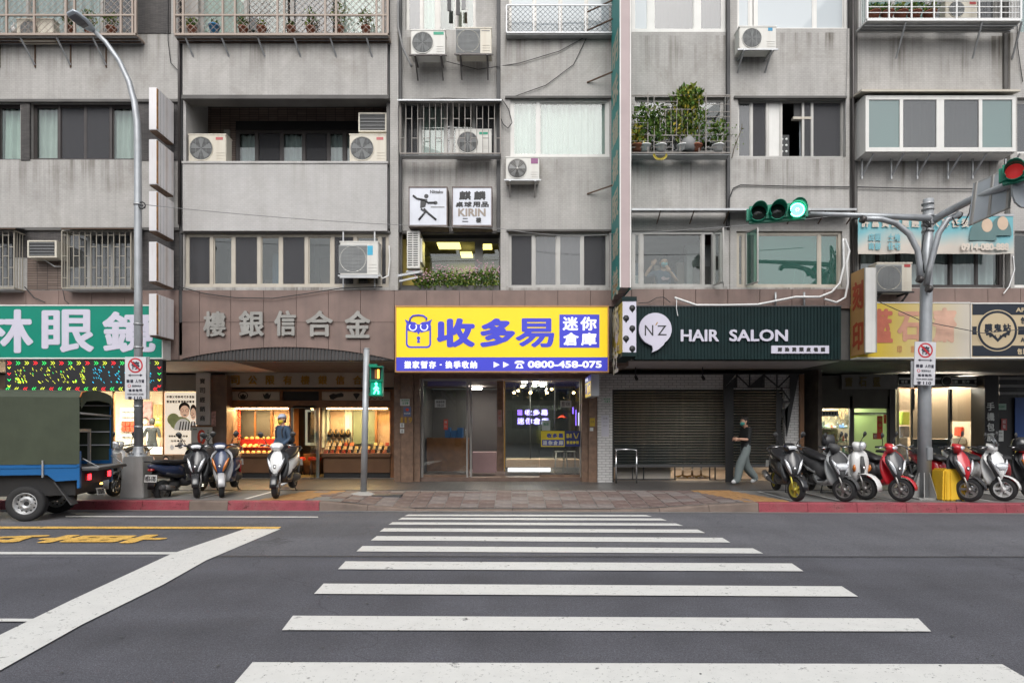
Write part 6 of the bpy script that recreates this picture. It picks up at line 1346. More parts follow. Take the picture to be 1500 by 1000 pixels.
mk('waste_pipe', M().tube([(PX(60,YF-.1), YF-.12, PZ(379,YF)), (PX(85,YF), YF-.1, PZ(392,YF)), (PX(92,YF), YF-.03, PZ(391,YF))], .012, 6), m_wirew, None, at=P3(70,390,YF-.1), label='thin drain pipe under the old window air conditioner', cat='pipe')
# tall side-on unit in the second-floor opening
t = thing('air_conditioner', P3(606, 398, YF-.1), 'side of a white air conditioner with two columns of slots beside the flower trough', 'air conditioner')
Y = YF-.12; mk('body', M().pb(596, 338, 615, 393, Y, Y+.6), m_acw, t, bev=.01); mk('rear_cover', M().pb(615.2, 349, 618.5, 384, Y+.08, Y+.5), m_acw, t)
for k in range(15):
    for p in (597.5, 605.5): pbar(t, 'slot', P3(p, 342+k*3.3, Y-.002), P3(p+6.5, 342+k*3.3, Y-.002), .006, m_black, h=.02)
for k in range(2): pbar(t, 'bracket', (PX(594,Y), Y+.1+.3*k, PZ(396,Y)), (PX(618,Y), Y+.1+.3*k, PZ(396,Y)), .04, m_steel)
pbar(t, 'bracket', P3(583, 404, Y), P3(617, 398, Y), .05, m_steel); pbar(t, 'bracket', P3(585, 412, Y+.02), P3(612, 406, Y+.02), .04, m_steel)
for i, (a, c, y, yy) in enumerate(((640, 673, 361, 15.6), (674, 691, 361.2, 16.4), (706, 720, 361, 15.6))): strip('', PX(a,yy), PX(c,yy), yy, yy+.5, 6.28-.006*i, emat('lamp_yellow', (1,.78,.22), 3.2), '%s of the yellow ceiling lamps behind the flower trough window' % ('leftmost','middle','rightmost')[i], W=14)
mk('room_back', M().box(PX(583,YF), PX(735,YF), 17.3, 17.4, 3.6, 6.4), mat('olive_wall', (.17,.19,.06), .8, var=.3, scale=2), BB)

# ================================================================ WINDOW CAGES
def lattice(mb, x0, x1, z0, z1, Y, st, w=.006):
    for s in (1, -1):
        c = -((z1-z0)) if s == 1 else 0
        k = x0-(z1-z0)-st if s == 1 else x0
        u = x0-(z1-z0)
        while u < x1+(z1-z0):
            # line x = u + s*(z-z0) clipped to the rectangle
            pts = []
            for z in (z0, z1):
                pts.append((u+s*(z-z0)+(0 if s == 1 else (z1-z0)), z))
            (xa, za), (xb, zb) = pts
            def clip(xa, za, xb, zb):
                for X, sg in ((x0, 1), (x1, -1)):
                    ia, ib = (xa-X)*sg >= 0, (xb-X)*sg >= 0
                    if not ia and not ib: return None
                    if not ia or not ib:
                        t_ = (X-xa)/(xb-xa); zc = za+(zb-za)*t_
                        if not ia: xa, za = X, zc
                        else: xb, zb = X, zc
                return xa, za, xb, zb
            q = clip(xa, za, xb, zb)
            if q and abs(q[0]-q[2]) > .02: yy = Y+(.008 if s == 1 else 0); mb.bar((q[0], yy, q[1]), (q[2], yy, q[3]), w)
            u += st
    return mb
CG = YF-.3; m_cage2 = mat('dirty_cream_bars', (.36,.33,.27), .6, var=.2, scale=6, dirt=.35, dcol=(.16,.11,.07))
def cage(label, a, b, c, d, Y, m, w=.03, base=True):
    t = thing('window_cage', P3((a+c)/2, d, Y), label, 'window cage', 'metal window cages')
    x0, x1 = PX(a, Y), PX(c, Y); z0, z1 = PZ(d, Y), PZ(b, Y)
    for z in (z0, z1):
        pbar(t, 'rail', (x0, Y, z), (x1, Y, z), w, m); pbar(t, 'rail', (x0, Y+w/2+.002, z), (x0, YF-.002, z), w, m); pbar(t, 'rail', (x1, Y+w/2+.002, z), (x1, YF-.002, z), w, m)
    for x in (x0, x1): pbar(t, 'post', (x, Y, z0+w/2), (x, Y, z1-w/2), w, m)
    if base: mk('floor_plate', M().box(x0, x1, Y+.02, YF-.002, z0-.035, z0-.016), m_steel, t)
    return t, x0, x1, z0, z1
for lab, a, c, mul in (('white lattice balcony cage with potted plants behind the street lamp head', -40, 199, ((48,53),(8,12),(95,99),(108,111),(176,179),(192,197))), ('long cream lattice balcony cage with flower pots above the jeweller bay', 256, 568, ((267,270),(325,328),(343,346),(405,408),(415,418),(475,478),(491,494),(550,553),(560,563)))):
    t, x0, x1, z0, z1 = cage(lab, a, -60, c, 51, CG, m_pinkpaint, .045)
    for p0, p1 in mul: pbar(t, 'post', (PX((p0+p1)/2,CG), CG, z0), (PX((p0+p1)/2,CG), CG, z1), .04, m_pinkpaint)
    pbar(t, 'rail', (x0, CG-.005, PZ(23,CG)), (x1, CG-.005, PZ(23,CG)), .035, m_pinkpaint)
    mb = lattice(M(), x0, x1, z0, z1, CG+.01, .145, .0065); mk('lattice', mb, m_pinkpaint, t, kind='stuff')
    mb = M()
    for yy in (CG+.08, CG+.18): mb.box(x0, x1, yy, yy+.02, z0-.06, z0-.035)
    mk('under_rail', mb, m_rust, t)
    for i in range(int((c-a)/52)):
        x = PX(a+25+i*52+(8 if a > 0 else 40-25), YF)
        if x > x1-.1: continue
        pbar(t, 'bracket', (x-.12, CG+.03, z0-.05), (x, YF-.02, z0-.5), .028, m_steel); pbar(t, 'bracket', (x, YF-.012, z0-.05), (x, YF-.012, z0-.55), .024, m_rust)
# barred cages with staggered cross pieces
def stagger(lab, a, b, c, d, Y, n, m, rows, w=.014):
    t, x0, x1, z0, z1 = cage(lab, a, b, c, d, Y, m, .024)
    st = (x1-x0)/n
    for i in range(1, n):
        x = x0+i*st; pbar(t, 'bar', (x, Y, z0), (x, Y, z1), w, m)
    for i in range(n):
        for r in rows[i % 2]: z = z0+(z1-z0)*r; pbar(t, 'cross_piece', (x0+i*st, Y-.001, z), (x0+(i+1)*st, Y-.001, z), w*.9, m)
    for k in range(1, 4):
        for x in (x0, x1): y = Y+(YF-Y)*k/4; pbar(t, 'bar', (x, y, z0), (x, y, z1), w, m)
    return t, x0, x1, z0, z1
stagger('cream barred window cage with staggered cross pieces next to the lamp pole', 91, 338, 192, 422, CG, 12, m_cage2, ((.18,.56,.92),(.36,.72,)))
stagger('cream barred window cage cut by the left edge, left of the old window air conditioner', -80, 338, 21, 422, CG, 12, m_cage2, ((.18,.56,.92),(.36,.72,)))
stagger('grey barred window cage holding an air conditioner, over the two square lightboxes', 586, 150, 733, 225, CG+.08, 17, m_cage, ((.30,),(.68,)))
t = thing('canopy', P3(660, 147, CG), 'thin grey canopy sheet over the barred stairwell cage', 'canopy'); mk('sheet', M().add([P3(582,146,CG-.03), P3(660,143,CG-.03), P3(735,147,CG-.03), (PX(735,CG),YF+.15,PZ(140,YF)), (PX(660,CG),YF+.15,PZ(138,YF)), (PX(582,CG),YF+.15,PZ(140,YF))], [(0,1,4,5),(1,2,3,4)]), m_steel, t)
pbar(t, 'front_rail', P3(582,147,CG-.03), P3(735,147,CG-.03), .03, m_steel)
for a, c in ((90, 200), (-80, 23)):
    t = thing('canopy', P3((a+c)/2, 335, CG), 'narrow corrugated canopy above the cream barred cage, %s' % ('beside the lamp pole' if a > 0 else 'at the left edge'), 'canopy'); mk('sheet', M().add([P3(a,334,CG-.1), P3(c,334,CG-.1), (PX(c,CG),YF-.01,PZ(329,CG)), (PX(a,CG),YF-.01,PZ(329,CG))], [(0,1,2,3)]), m_steel, t); pbar(t, 'front_rail', P3(a,335,CG-.1), P3(c,335,CG-.1), .02, m_rust)
# grey diamond-mesh railing before the top middle window
t, x0, x1, z0, z1 = cage('grey chain-mesh guard in front of the top frosted window left of the tall teal sign', 742, 8, 900, 48, YF-.18, m_steel, .025)
mk('lattice', lattice(M(), x0, x1, z0, z1, YF-.17, .11, .006), m_dgrey, t, kind='stuff')
for p in (782, 820, 858): pbar(t, 'post', P3(p, 8, YF-.18), P3(p, 48, YF-.18), .016, m_steel)
# white cage with horizontal bars, top right
Y = YF-.37; t, x0, x1, z0, z1 = cage('white cage with horizontal bars and flower pots at the top right', 1270, -60, 1495, 30, Y, m_white, .04)
for k in range(11): pbar(t, 'bar', (x0, Y, z0+.04+k*.125), (x1, Y, z0+.04+k*.125), .014, m_white)
for p in (1302, 1335, 1368, 1401, 1434, 1466): pbar(t, 'post', (PX(p,Y), Y-.002, z0), (PX(p,Y), Y-.002, z1), .028, m_white)
for k in range(1, 5):
    for x in (x0, x1): pbar(t, 'bar', (x, Y+.075*k, z0), (x, Y+.075*k, z1), .014, m_white)
for p in (1320, 1432, 1490): pbar(t, 'bracket', (PX(p,Y)+.1, Y, z0-.03), (PX(p-8,YF), YF-.01, z0-.62), .03, m_steel)
for k in range(1, 4): pbar(t, 'under_rail', (x0, Y+k*.09, z0-.06), (x1, Y+k*.09, z0-.06), .02, m_steel)
# plant cage in the middle right
Y = YF-.28; t, x0, x1, z0, z1 = cage('grey cage crowded with climbing plants right of the tall teal sign', 924, 140, 1070, 224, Y, m_cage, .022)
def seg(a, b, c, d, w=.014): pbar(t, 'bar', P3(a, b, Y-.002), P3(c, d, Y-.002), w*.85, m_cage)
for y in (160.5, 198.5): seg(948, y, 1033, y, .02)
for p in (949, 1034): seg(p, 136, p, 224, .022)
for p in (958.5, 967, 975, 983, 991, 999, 1007, 1015, 1024): seg(p, 160.5, p, 198.5)
for y in (142, 153, 164, 171, 180, 188, 197, 207, 216):
    seg(924, y, 949, y, .012); seg(1034, y, 1070, y, .012)
for p, y0, y1 in ((958,138,160),(992,140,160),(1024,138,160),(958,198,224),(985,198,224),(996,200,224),(1024,198,224)): seg(p, y0, p, y1, .016)
for y in (149, 155): seg(958, y, 992, y, .012)
for y in (208, 216): seg(958, y, 985, y, .012); seg(996, y, 1024, y, .012)
# grey drip canopy over both casement windows
t = thing('canopy', P3(1090, 306, YF-.35), 'long thin grey sheet canopy on brackets above the casement windows', 'canopy'); Y = YF-.38
mk('sheet', M().add([P3(925,305,Y), P3(1255,305,Y), (PX(1255,Y),YF-.0,PZ(300,Y)), (PX(925,Y),YF-.0,PZ(300,Y)), P3(925,308,Y), P3(1255,308,Y), (PX(1255,Y),YF-.0,PZ(303,Y)), (PX(925,Y),YF-.0,PZ(303,Y))], [(0,1,2,3),(4,7,6,5),(0,4,5,1)]), m_steel, t)
for p in (962, 1010, 1060, 1108, 1153, 1198, 1240): pbar(t, 'bracket', (PX(p,YF), YF-.35, PZ(308,Y)), (PX(p,YF), YF-.005, PZ(328,YF)), .02, m_rust)

# ================================================================ PLANTS
def leaves(n, c, r, mseed, size=.045, up=.3, flat=1.0):
    rg = random.Random(mseed); mb = M()
    for i in range(n):
        while True:
            p = Vector((rg.uniform(-1,1), rg.uniform(-1,1), rg.uniform(-1,1)))
            if p.length < 1: break
        p = Vector((p.x*r[0], p.y*r[1]*flat, p.z*r[2]))+Vector(c); d = Vector((rg.uniform(-1,1), rg.uniform(-1.0,.3), rg.uniform(-.5,1)+up)).normalized()
        w = d.cross(Vector((rg.uniform(-1,1), rg.uniform(-1,1), rg.uniform(-1,1)))).normalized(); s = size*rg.uniform(.6,1.3)
        nn = d.cross(w)*s*.15; q = [p, p+d*s*.5+w*s*.32+nn, p+d*s*1.1, p+d*s*.5-w*s*.32+nn]
        mb.add(q, [(0,1,2),(0,2,3)], rg.choice((0,0,1,1,2,3)))
    return mb
def plant(px, py, Y, hgt, wid, label, pot=m_pot, n=110, seed=0, group='potted plants behind the balcony cages', mats=None, potw=9, poth=8, size=.06):
    x, z = PX(px, Y), PZ(py, Y); u = Y/F; t = thing('potted_plant', (x, Y, z), label, 'plant', group)
    if pot: mk('pot', M().lathe([(0,0),(potw*u*.36,0),(potw*u*.5,poth*u*.85),(potw*u*.56,poth*u*.85),(potw*u*.56,poth*u),(potw*u*.44,poth*u),(0,poth*u*.9)], (x,Y,z), n=14), pot, t)
    h = hgt*u; w = wid*u; zz = z+poth*u*.9
    mb = M(); rg = random.Random(seed)
    for k in range(4): mb.tube([(x,Y,zz-.02), (x+rg.uniform(-.3,.3)*w, Y+rg.uniform(-.05,.05), zz+h*.5), (x+rg.uniform(-.5,.5)*w, Y+rg.uniform(-.08,.08), zz+h*.85)], [.01,.007,.004], 5)
    mk('stem', mb, m_stem, t); mk('foliage', leaves(n, (x,Y,zz+h*.5), (w*.55,min(.12,w*.4),h*.5), seed, size), mats or m_leaf, t, kind='stuff', rn=False)
    return t
PB = CG+.14
for i, (px, hgt, wd, pm, lab) in enumerate(((281,14,16,m_pot,'small bush in a terracotta pot, far left in the cream lattice cage'), (314,8,8,m_potb,'bare bright blue pot in the cream lattice cage'), (356,15,14,m_pot,'small plant in the third pot of the cream lattice cage'), (383,12,12,m_pot,'tiny plant in a low pot of the cream lattice cage'), (426,10,10,m_pot,'low pot near the middle of the cream lattice cage'), (455,28,22,m_pot,'leafy green plant in the cream lattice cage, left of the tallest one'), (497,38,26,m_pot,'tallest bushy plant in the cream lattice cage'), (536,26,22,m_pot,'bushy plant in the rightmost pot of the cream lattice cage'), (1,0,0,None,''), (103,22,14,m_pot,'plant in a red pot left of the street lamp head'), (163,22,22,m_pot,'plant in a terracotta pot right of the street lamp head'), (130,24,20,m_pot,'plant half hidden by the street lamp head'))):
    if not lab: continue
    plant(px, 50, PB, max(hgt, 5), max(wd, 6), lab, pm, 90 if hgt > 12 else 30, 30+i, potw=15 if pm is m_potb else 13, poth=12 if pm is m_potb else 9, size=.065)
mk('white_bottle', M().lathe([(0,0),(.05,0),(.055,.12),(.02,.18),(.02,.22),(0,.22)], P3(20, 49, PB), n=10), m_white, None, at=P3(20,49,PB), label='small white bottle standing in the left lattice balcony cage', cat='bottle')
for i, px in enumerate((1280, 1300, 1320, 1340, 1362)): plant(px, 28, YF-.2, 12, 18, '%s terracotta pot of grassy plants in the white barred cage' % ('first','second','third','fourth','fifth')[i], m_pot, 60, 60+i, potw=17, poth=9, size=.08)
# plants of the climbing cage
PC = YF-.20
mk('pot_sack', M().lathe([(0,0),(.14,0),(.16,.22),(.1,.3),(0,.3)], P3(1008,222,PC), n=14), m_grey, None, at=P3(1008,222,PC), label='pale grey sack standing in the climbing plant cage', cat='sack')
mixy = [m_leaf[1], m_leaf[2], m_leafy, m_leaf[0]]
for i, (px, py, hg, wd, n, mt, pm, lab) in enumerate(((1002,160,0,0,0,None,None,''), (945,222,62,36,300,m_leaf,m_white,'bushy climbing plant in a white pot at the left of the plant cage'), (968,222,62,34,260,m_leaf,m_white,'climber with open stems in the plant cage beside the bushy one'), (1000,222,84,44,420,mixy,m_white,'tall shrub whose yellow-green top sticks out above the plant cage'), (1020,222,58,30,200,m_leaf,m_pot,'mid-height green plant below the protruding shrub'), (1052,222,40,30,120,m_leaf,m_white,'sparse plant in a white pot at the right of the plant cage'), (933,222,28,18,160,[m_leafy,m_leafy,m_leaf[2],m_leaf[1]],m_pot,'yellow-leaved plant low at the left of the plant cage'))):
    if lab: plant(px, py, PC, hg, wd, lab, pm, n, 80+i, 'plants of the climbing cage', mt, 16, 9, .095)
mk('foliage_top', M(), m_leaf[2]) if 0 else 0
t = thing('shrub_top', P3(1010, 160, PC), 'bushy yellow-green crown pushing out over the top rail of the plant cage', 'plant', 'plants of the climbing cage'); mk('foliage', leaves(520, P3(1010,146,PC), (.32,.17,.27), 99, .10), mixy, t, kind='stuff', rn=False); mk('stem', M().tube([P3(1003,190,PC), P3(1008,150,PC)], [.012,.008], 6), m_stem, t)
t = thing('hanging_plant', P3(967, 228, PC), 'yellow trailing tendril hanging below the plant cage', 'plant'); mk('tendril', M().tube([P3(958,226,PC-.1), P3(963,233,PC-.12), P3(970,233,PC-.12), P3(977,227,PC-.1)], .012, 6), m_leafy, t)
mb = M()
for i in range(10): a = i/9*math.pi; x, y, z = P3(967-9*math.cos(a), 227+6*math.sin(a), PC-.12); mb.add([(x-.03,y,z),(x,y-.02,z+.03),(x+.03,y,z),(x,y-.01,z-.04)], [(0,1,2,3)])
mk('leaf', mb, m_leafy, t, kind='stuff')
# flowers in the trough
rg = random.Random(8); m_fl = mat('pink_blossom', (.62,.38,.45), .7)
for i, (px, hg, wd) in enumerate(((618,22,22),(634,26,22),(648,30,22),(662,30,22),(677,27,24),(692,28,24),(706,36,24),(720,32,22))):
    Y = YF+.1; x, z = PX(px, Y), PZ(426, Y); u = Y/F
    t = thing('flowering_plant', (x, Y, z), '%s clump of small pink flowers from the left in the trough over the yellow sign' % ('first','second','third','fourth','fifth','sixth','seventh','eighth')[i], 'plant', 'flowering plants in the trough')
    mk('foliage', leaves(300, (x, Y, z+hg*u*(.42+.05*(i%3))), (wd*u*.62, .2, hg*u*(.46+.09*(i%2))), 300+i, .06), m_leaf, t, kind='stuff', rn=False)
    mb = M()
    for k in range(20): a = Vector((x+rg.uniform(-.55,.55)*wd*u, Y+rg.uniform(-.26,-.05), z+hg*u*rg.uniform(.45,1.15))); mb.lathe([(0,-.01),(.021,0),(.014,.014),(0,.016)], a, n=6)
    mk('blossom', mb, m_fl, t, kind='stuff')
    mb = M()
    for k in range(5): mb.tube([(x,Y,z), (x+rg.uniform(-.4,.4)*wd*u, Y, z+hg*u*rg.uniform(.8,1.05))], .005, 4)
    mk('stem', mb, m_stem, t)
for i, (px, py) in enumerate(((1232,196),)):
    t = thing('vine', P3(1072, 215, YF-.05), 'thin withered vine climbing the joint beside the plant cage', 'plant'); mb = M()
    mb.tube([P3(1072,232,YF-.03), P3(1076,215,YF-.05), P3(1080,205,YF-.06), P3(1086,190,YF-.05), P3(1087,182,YF-.04)], .008, 5); mk('stem', mb, m_stem, t); mk('foliage', leaves(26, P3(1080,202,YF-.05), (.14,.04,.3), 5, .05), m_leaf, t, kind='stuff', rn=False)

# ================================================================ CABLES AND PIPES ON THE FACADE
def cable(label, pts, r=.009, m=None, name='cable', cat='cable', sag=0):
    P = [P3(a, b, Y) for a, b, Y in pts]; Q = []
    for i in range(len(P)-1):
        a, b = Vector(P[i]), Vector(P[i+1]); n = 8
        for k in range(n): t_ = k/n; v = a.lerp(b, t_); v.z -= sag*4*t_*(1-t_); Q.append(v)
    Q.append(Vector(P[-1])); return mk(name, M().tube(Q, r, 5), m or m_wire, None, at=tuple(Q[0]), label=label, cat=cat)
Yc = YF-.03
cable('thin wire from the street lamp to the wall bracket below the calligraphy box', [(212,300,12.6),(735,335,YF-.45),(900,343,YF-.66)], .007, m_grey, sag=.08)
cable('pale wire running from the tall teal sign to the traffic light arm', [(900,343,YF-.66),(1260,312,12.6)], .007, m_grey, sag=.05)
cable('dark cable looping across the granite above the silver letters', [(262,420,Yc-.05),(300,430,Yc-.05),(345,436,Yc-.05),(400,437,Yc-.05),(450,430,Yc-.05),(500,422,Yc-.05),(560,420,Yc-.05)], .011)
cable('black cable dropping from the bracket to the ledge of the middle window', [(860,54,Yc),(840,95,Yc),(800,125,Yc),(752,142,Yc)], .008)
cable('black cable rising from the cream air conditioner to the mesh guard bracket', [(645,88,YC-.1),(700,102,YC-.1),(760,93,Yc),(820,75,Yc),(862,52,Yc)], .008)
cable('black cable arched under the windows towards the traffic light', [(1068,322,Yc),(1068,292,Yc),(1074,276,Yc),(1085,271,Yc),(1160,273,Yc),(1245,274,Yc)], .012)
cable('black cable crossing the wall under the projecting bay window', [(1256,274,Yc+.1),(1330,276,Yc+.1),(1440,277,Yc+.1)], .012)
cable('black cable hanging beside the downpipe between the balcony cages', [(246,-20,Yc),(246,60,Yc),(250,92,Yc),(262,105,Yc)], .008)
cable('black cable coil at the edge of the barred stairwell cage', [(735,145,Yc-.02),(745,160,Yc-.02),(750,180,Yc-.02),(744,188,Yc-.02),(737,182,Yc-.02),(733,172,Yc-.02)], .010)
cable('black looped cable in front of the right-hand signs', [(1283,440,YF-.6),(1350,470,YF-.45),(1440,488,YF-.45),(1500,482,YF-.45),(1600,474,YF-.45)], .009, m_dgrey)
cable('loose cable below the barred cage on the left', [(92,424,Yc-.05),(95,440,Yc-.05),(101,445,Yc-.05)], .008)
cable('black cable draping from the left cage to the granite', [(36,420,Yc-.05),(50,436,Yc-.05),(66,443,Yc-.05)], .012)
cable('bundle of dark cable above the salon sign', [(935,444,Yc-.06),(950,443,Yc-.06),(962,436,Yc-.08),(972,435,Yc-.08),(982,443,Yc-.06)], .009)
cable('grey vertical wire in the joint near the upper frosted windows', [(1242,-40,Yc),(1241,100,Yc),(1236,230,Yc)], .006, m_grey)
cable('dark vertical wire on the far right wall', [(1490,30,Yc),(1491,70,Yc),(1498,120,Yc)], .008)
mwp = [(988,436,YF-.16),(1000,440,YF-.16),(1020,447,YF-.16),(1060,447,YF-.16),(1110,446,YF-.16),(1140,440,YF-.16),(1165,435,YF-.16),(1200,435,YF-.16),(1218,428,YF-.16),(1230,415,YF-.16),(1236,390,YF-.16),(1235,350,YF-.16)]
cable('thick white drain pipe snaking above the salon sign up to the casement window', mwp, .026, m_wirew, 'pipe', 'pipe')
cable('second white pipe looping beside the tan engraving sign', [(1208,438,YF-.19),(1225,443,YF-.19),(1238,436,YF-.19),(1242,415,YF-.19),(1240,385,YF-.19),(1244,368,YF-.19),(1238,350,YF-.19)], .024, m_wirew, 'pipe', 'pipe')
cable('white pipe stub hanging down over the dark green salon sign', [(991,438,YF-.37),(991,452,YF-.37),(993,463,YF-.37)], .010, m_wirew, 'pipe', 'pipe')
cable('white hose at the right of the curtained windows behind the banner', [(1484,375,YF-.02),(1486,395,YF-.02),(1478,420,YF-.05),(1470,430,YF-.06)], .014, m_wirew, 'pipe', 'pipe')
cable('grey hose bundle beside the stairwell air conditioners', [(583,0,YF-.1),(583,40,YF-.1),(590,70,YF-.12),(603,98,YF-.1)], .026, m_grey, 'pipe', 'pipe')
cable('white coolant pipe beside the large air conditioner above the silver letters', [(554,398,YF-.2),(560,408,YF-.15),(569,404,YF-.1),(571,380,YF-.08),(570,360,YF-.06)], .016, m_wirew, 'pipe', 'pipe')
for i, p in enumerate((1136, 1178)): mk('support_arm', M().tube([P3(p,428,YF-.1), P3(p,450,YF-.1)], .024, 8), m_steel, None, at=P3(p,450,YF-.1), label='short grey pipe clamp above the salon sign, %s' % ('under the casement' if not i else 'nearer the downpipe'), cat='bracket')
# casement sashes standing open, and things on the sill of the casement rooms
for i, (a, b, c, d, x1) in enumerate(((1093, 341, 1104, 418, .12), (1045, 341, 1052, 418, .1))):
    t = thing('casement_sash', P3(a, d, YF-.1), 'open casement sash swung outward, %s' % ('left of the green window' if not i else 'right of the window with the masked person'), 'window sash')
    xa = PX(a+ (0 if i == 0 else 0), YF); z0, z1 = PZ(d, YF), PZ(b, YF); y0 = YF-.34; q = .03; xe = xa+x1
    for (A, B) in (((xa,YF-.01,z0),(xe,y0,z0)), ((xa,YF-.01,z1),(xe,y0,z1)), ((xa,YF-.01,z0),(xa,YF-.01,z1)), ((xe,y0,z0),(xe,y0,z1))): pbar(t, 'frame', A, B, .03, m_alu)
    mk('pane', M().quad((xa,YF-.01,z0),(xe,y0,z0),(xe,y0,z1),(xa,YF-.01,z1)), m_glassg if not i else m_glass, t, rn=False)
strip('', PX(1089,15.5), PX(1093,15.5), 15.5, 15.55, PZ(391,15.5), m_lampw, 'tiny bright lamp in the room behind the open casement', W=8)
strip('', PX(1038,15), PX(1040.5,15), 15.0, 15.03, PZ(373,15), emat('lamp_red', (1,.05,.05), 10), 'tiny red indicator lamp behind the open casement gap', W=.3)
for i, (px, h, m) in enumerate(((1169, 26, m_wplate), (1185, 34, m_white))):
    mk('chair_back', M().prism([(PX(px-7,14.6), PZ(421,14.6)), (PX(px+7,14.6), PZ(421,14.6)), (PX(px+5,14.6), PZ(423-h,14.6)), (PX(px,14.6), PZ(418-h,14.6)), (PX(px-4,14.6), PZ(423-h,14.6))], 14.6, 14.68), m, None, at=P3(px, 421, 14.6), label='pale chair back behind the green window, %s' % ('the smaller one' if not i else 'the taller one'), cat='chair', bev=.01)
# grimy rack inside the open sliding window, row above
mk('bottle_rack', M().pb(1142, 198, 1156, 229, YF+.16, YF+.2), m_black, None, at=P3(1149,229,YF+.18), label='black rack with round holes in the lower corner of the sliding window', cat='rack')
for i in range(6): x, y, z = P3(1145.5+(i % 2)*6.5, 204+(i//2)*9, YF+.155); mk('cap_disc', M().lathe([(0,-.003),(.028,-.003),(.028,.006)], (x,y,z), 'Y', 10), m_wplate, bpy.data.objects['bottle_rack'])
mb = M(); mb.pb(1163, 146, 1188, 172, YF+.16, YF+.2); mk('vent_box', mb, m_dgrey, None, at=P3(1175,172,YF+.18), label='dark louvred box in the top of the open sliding window', cat='vent'); mk('sill_board', M().pb(1162, 171, 1189, 174.5, YF+.1, YF+.2), m_cream, bpy.data.objects['vent_box'])
# laundry and pipes inside the top stairwell window
for i, (p, h, m) in enumerate(((655,16,m_dgrey),(668,22,m_black),(676,14,m_grey))): mk('hanging_cloth', M().pb(p, -2, p+6, h, YC-.1, YC-.08), m, None, at=P3(p+3, h, YC-.1), label='%s cloth hanging at the top of the stairwell window' % ('dark grey','black','mid grey')[i], cat='cloth')
# ================================================================ STREET FURNITURE
def GY_(py): return 1.42*F/(py-HZ)
m_galv = mat('pole_galvanised', (.40,.42,.44), .45, .45, var=.15, scale=3, streak=.3, dcol=(.2,.17,.15)); m_galvc = mat('pedestal_grey', (.30,.30,.29), .6, var=.12, streak=.3)
m_tgreen = mat('signal_green', (.0,.22,.13), .35, var=.08); m_lensoff = mat('lens_dark', (.015,.02,.018), .2)
LP_ = 12.4; x = PX(203, LP_)
t = thing('street_lamp', (x, LP_, SIDE_Z), 'tall grey street lamp with curved arm and LED head, on a tapered pedestal', 'street lamp')
mb = M(); z0, z1 = SIDE_Z, PZ(668, LP_); a, b = .235, .19
mb.add([(x-a,LP_-a,z0),(x+a,LP_-a,z0),(x+a,LP_+a,z0),(x-a,LP_+a,z0),(x-b,LP_-b,z1),(x+b,LP_-b,z1),(x+b,LP_+b,z1),(x-b,LP_+b,z1)], [(0,3,2,1),(4,5,6,7),(0,1,5,4),(1,2,6,5),(2,3,7,6),(3,0,4,7)])
mk('pedestal', mb, m_galvc, t, bev=.012); mk('collar', M().lathe([(.17,0),(.17,.03),(.11,.05),(.10,.16),(.085,.2),(0,.2)], (x,LP_,z1), n=20), m_galv, t)
for k in range(6): mk('bolt', M().cyl((x+.145*math.cos(k*1.047+.3), LP_+.145*math.sin(k*1.047+.3), z1+.03), (x+.145*math.cos(k*1.047+.3), LP_+.145*math.sin(k*1.047+.3), z1+.10), .016, 6), m_galv, t)
mk('pole', M().tube([P3(203,655,LP_), P3(202.5,420,LP_), P3(202,210,LP_), P3(201,180,LP_), P3(197,150,LP_), P3(189,120,LP_), P3(175,90,LP_-.05), P3(155,62,LP_-.1), P3(136,44,LP_-.15)], [.085,.075,.068,.064,.06,.055,.05,.045,.04], 14), m_galv, t)
hA, hB = Vector(P3(137,45,LP_-.15)), Vector(P3(102,17,LP_-.55)); d = (hB-hA); sd_ = d.cross(Vector((0,0,1))).normalized(); up = sd_.cross(d).normalized()
hd_ = mk('lamp_head', M().loft([(hA, sd_*.05, up*.04), (hA+d*.2, sd_*.11, up*.05), (hA+d*.45, sd_*.15, up*.045), (hA+d*.85, sd_*.15, up*.035), (hA+d*1.0, sd_*.11, up*.02)], 14, e=3.5), mat('lamp_housing', (.45,.50,.55), .35, .4), t)
mk('led_panel', M().loft([(hA+d*.3-up*.045, sd_*.09, up*.012), (hA+d*.5-up*.045, sd_*.12, up*.012), (hA+d*.88-up*.035, sd_*.115, up*.01)], 12, e=5), mat('led_glass', (.12,.12,.13), .2), hd_)
for y in (301, 476, 510, 596, 626): mk('band', M().lathe([(.082,0),(.09,0),(.09,.03),(.082,.03)], P3(202.8,y,LP_), n=16), m_steel, t)
mk('cable_coil', M().tube([P3(208+5*math.cos(k*.7), 300+5*math.sin(k*.7)+k*.1, LP_-.05) for k in range(20)], .01, 5), m_wire, None, at=P3(210,300,LP_), label='small coil of wire tied to the street lamp pole', cat='cable')
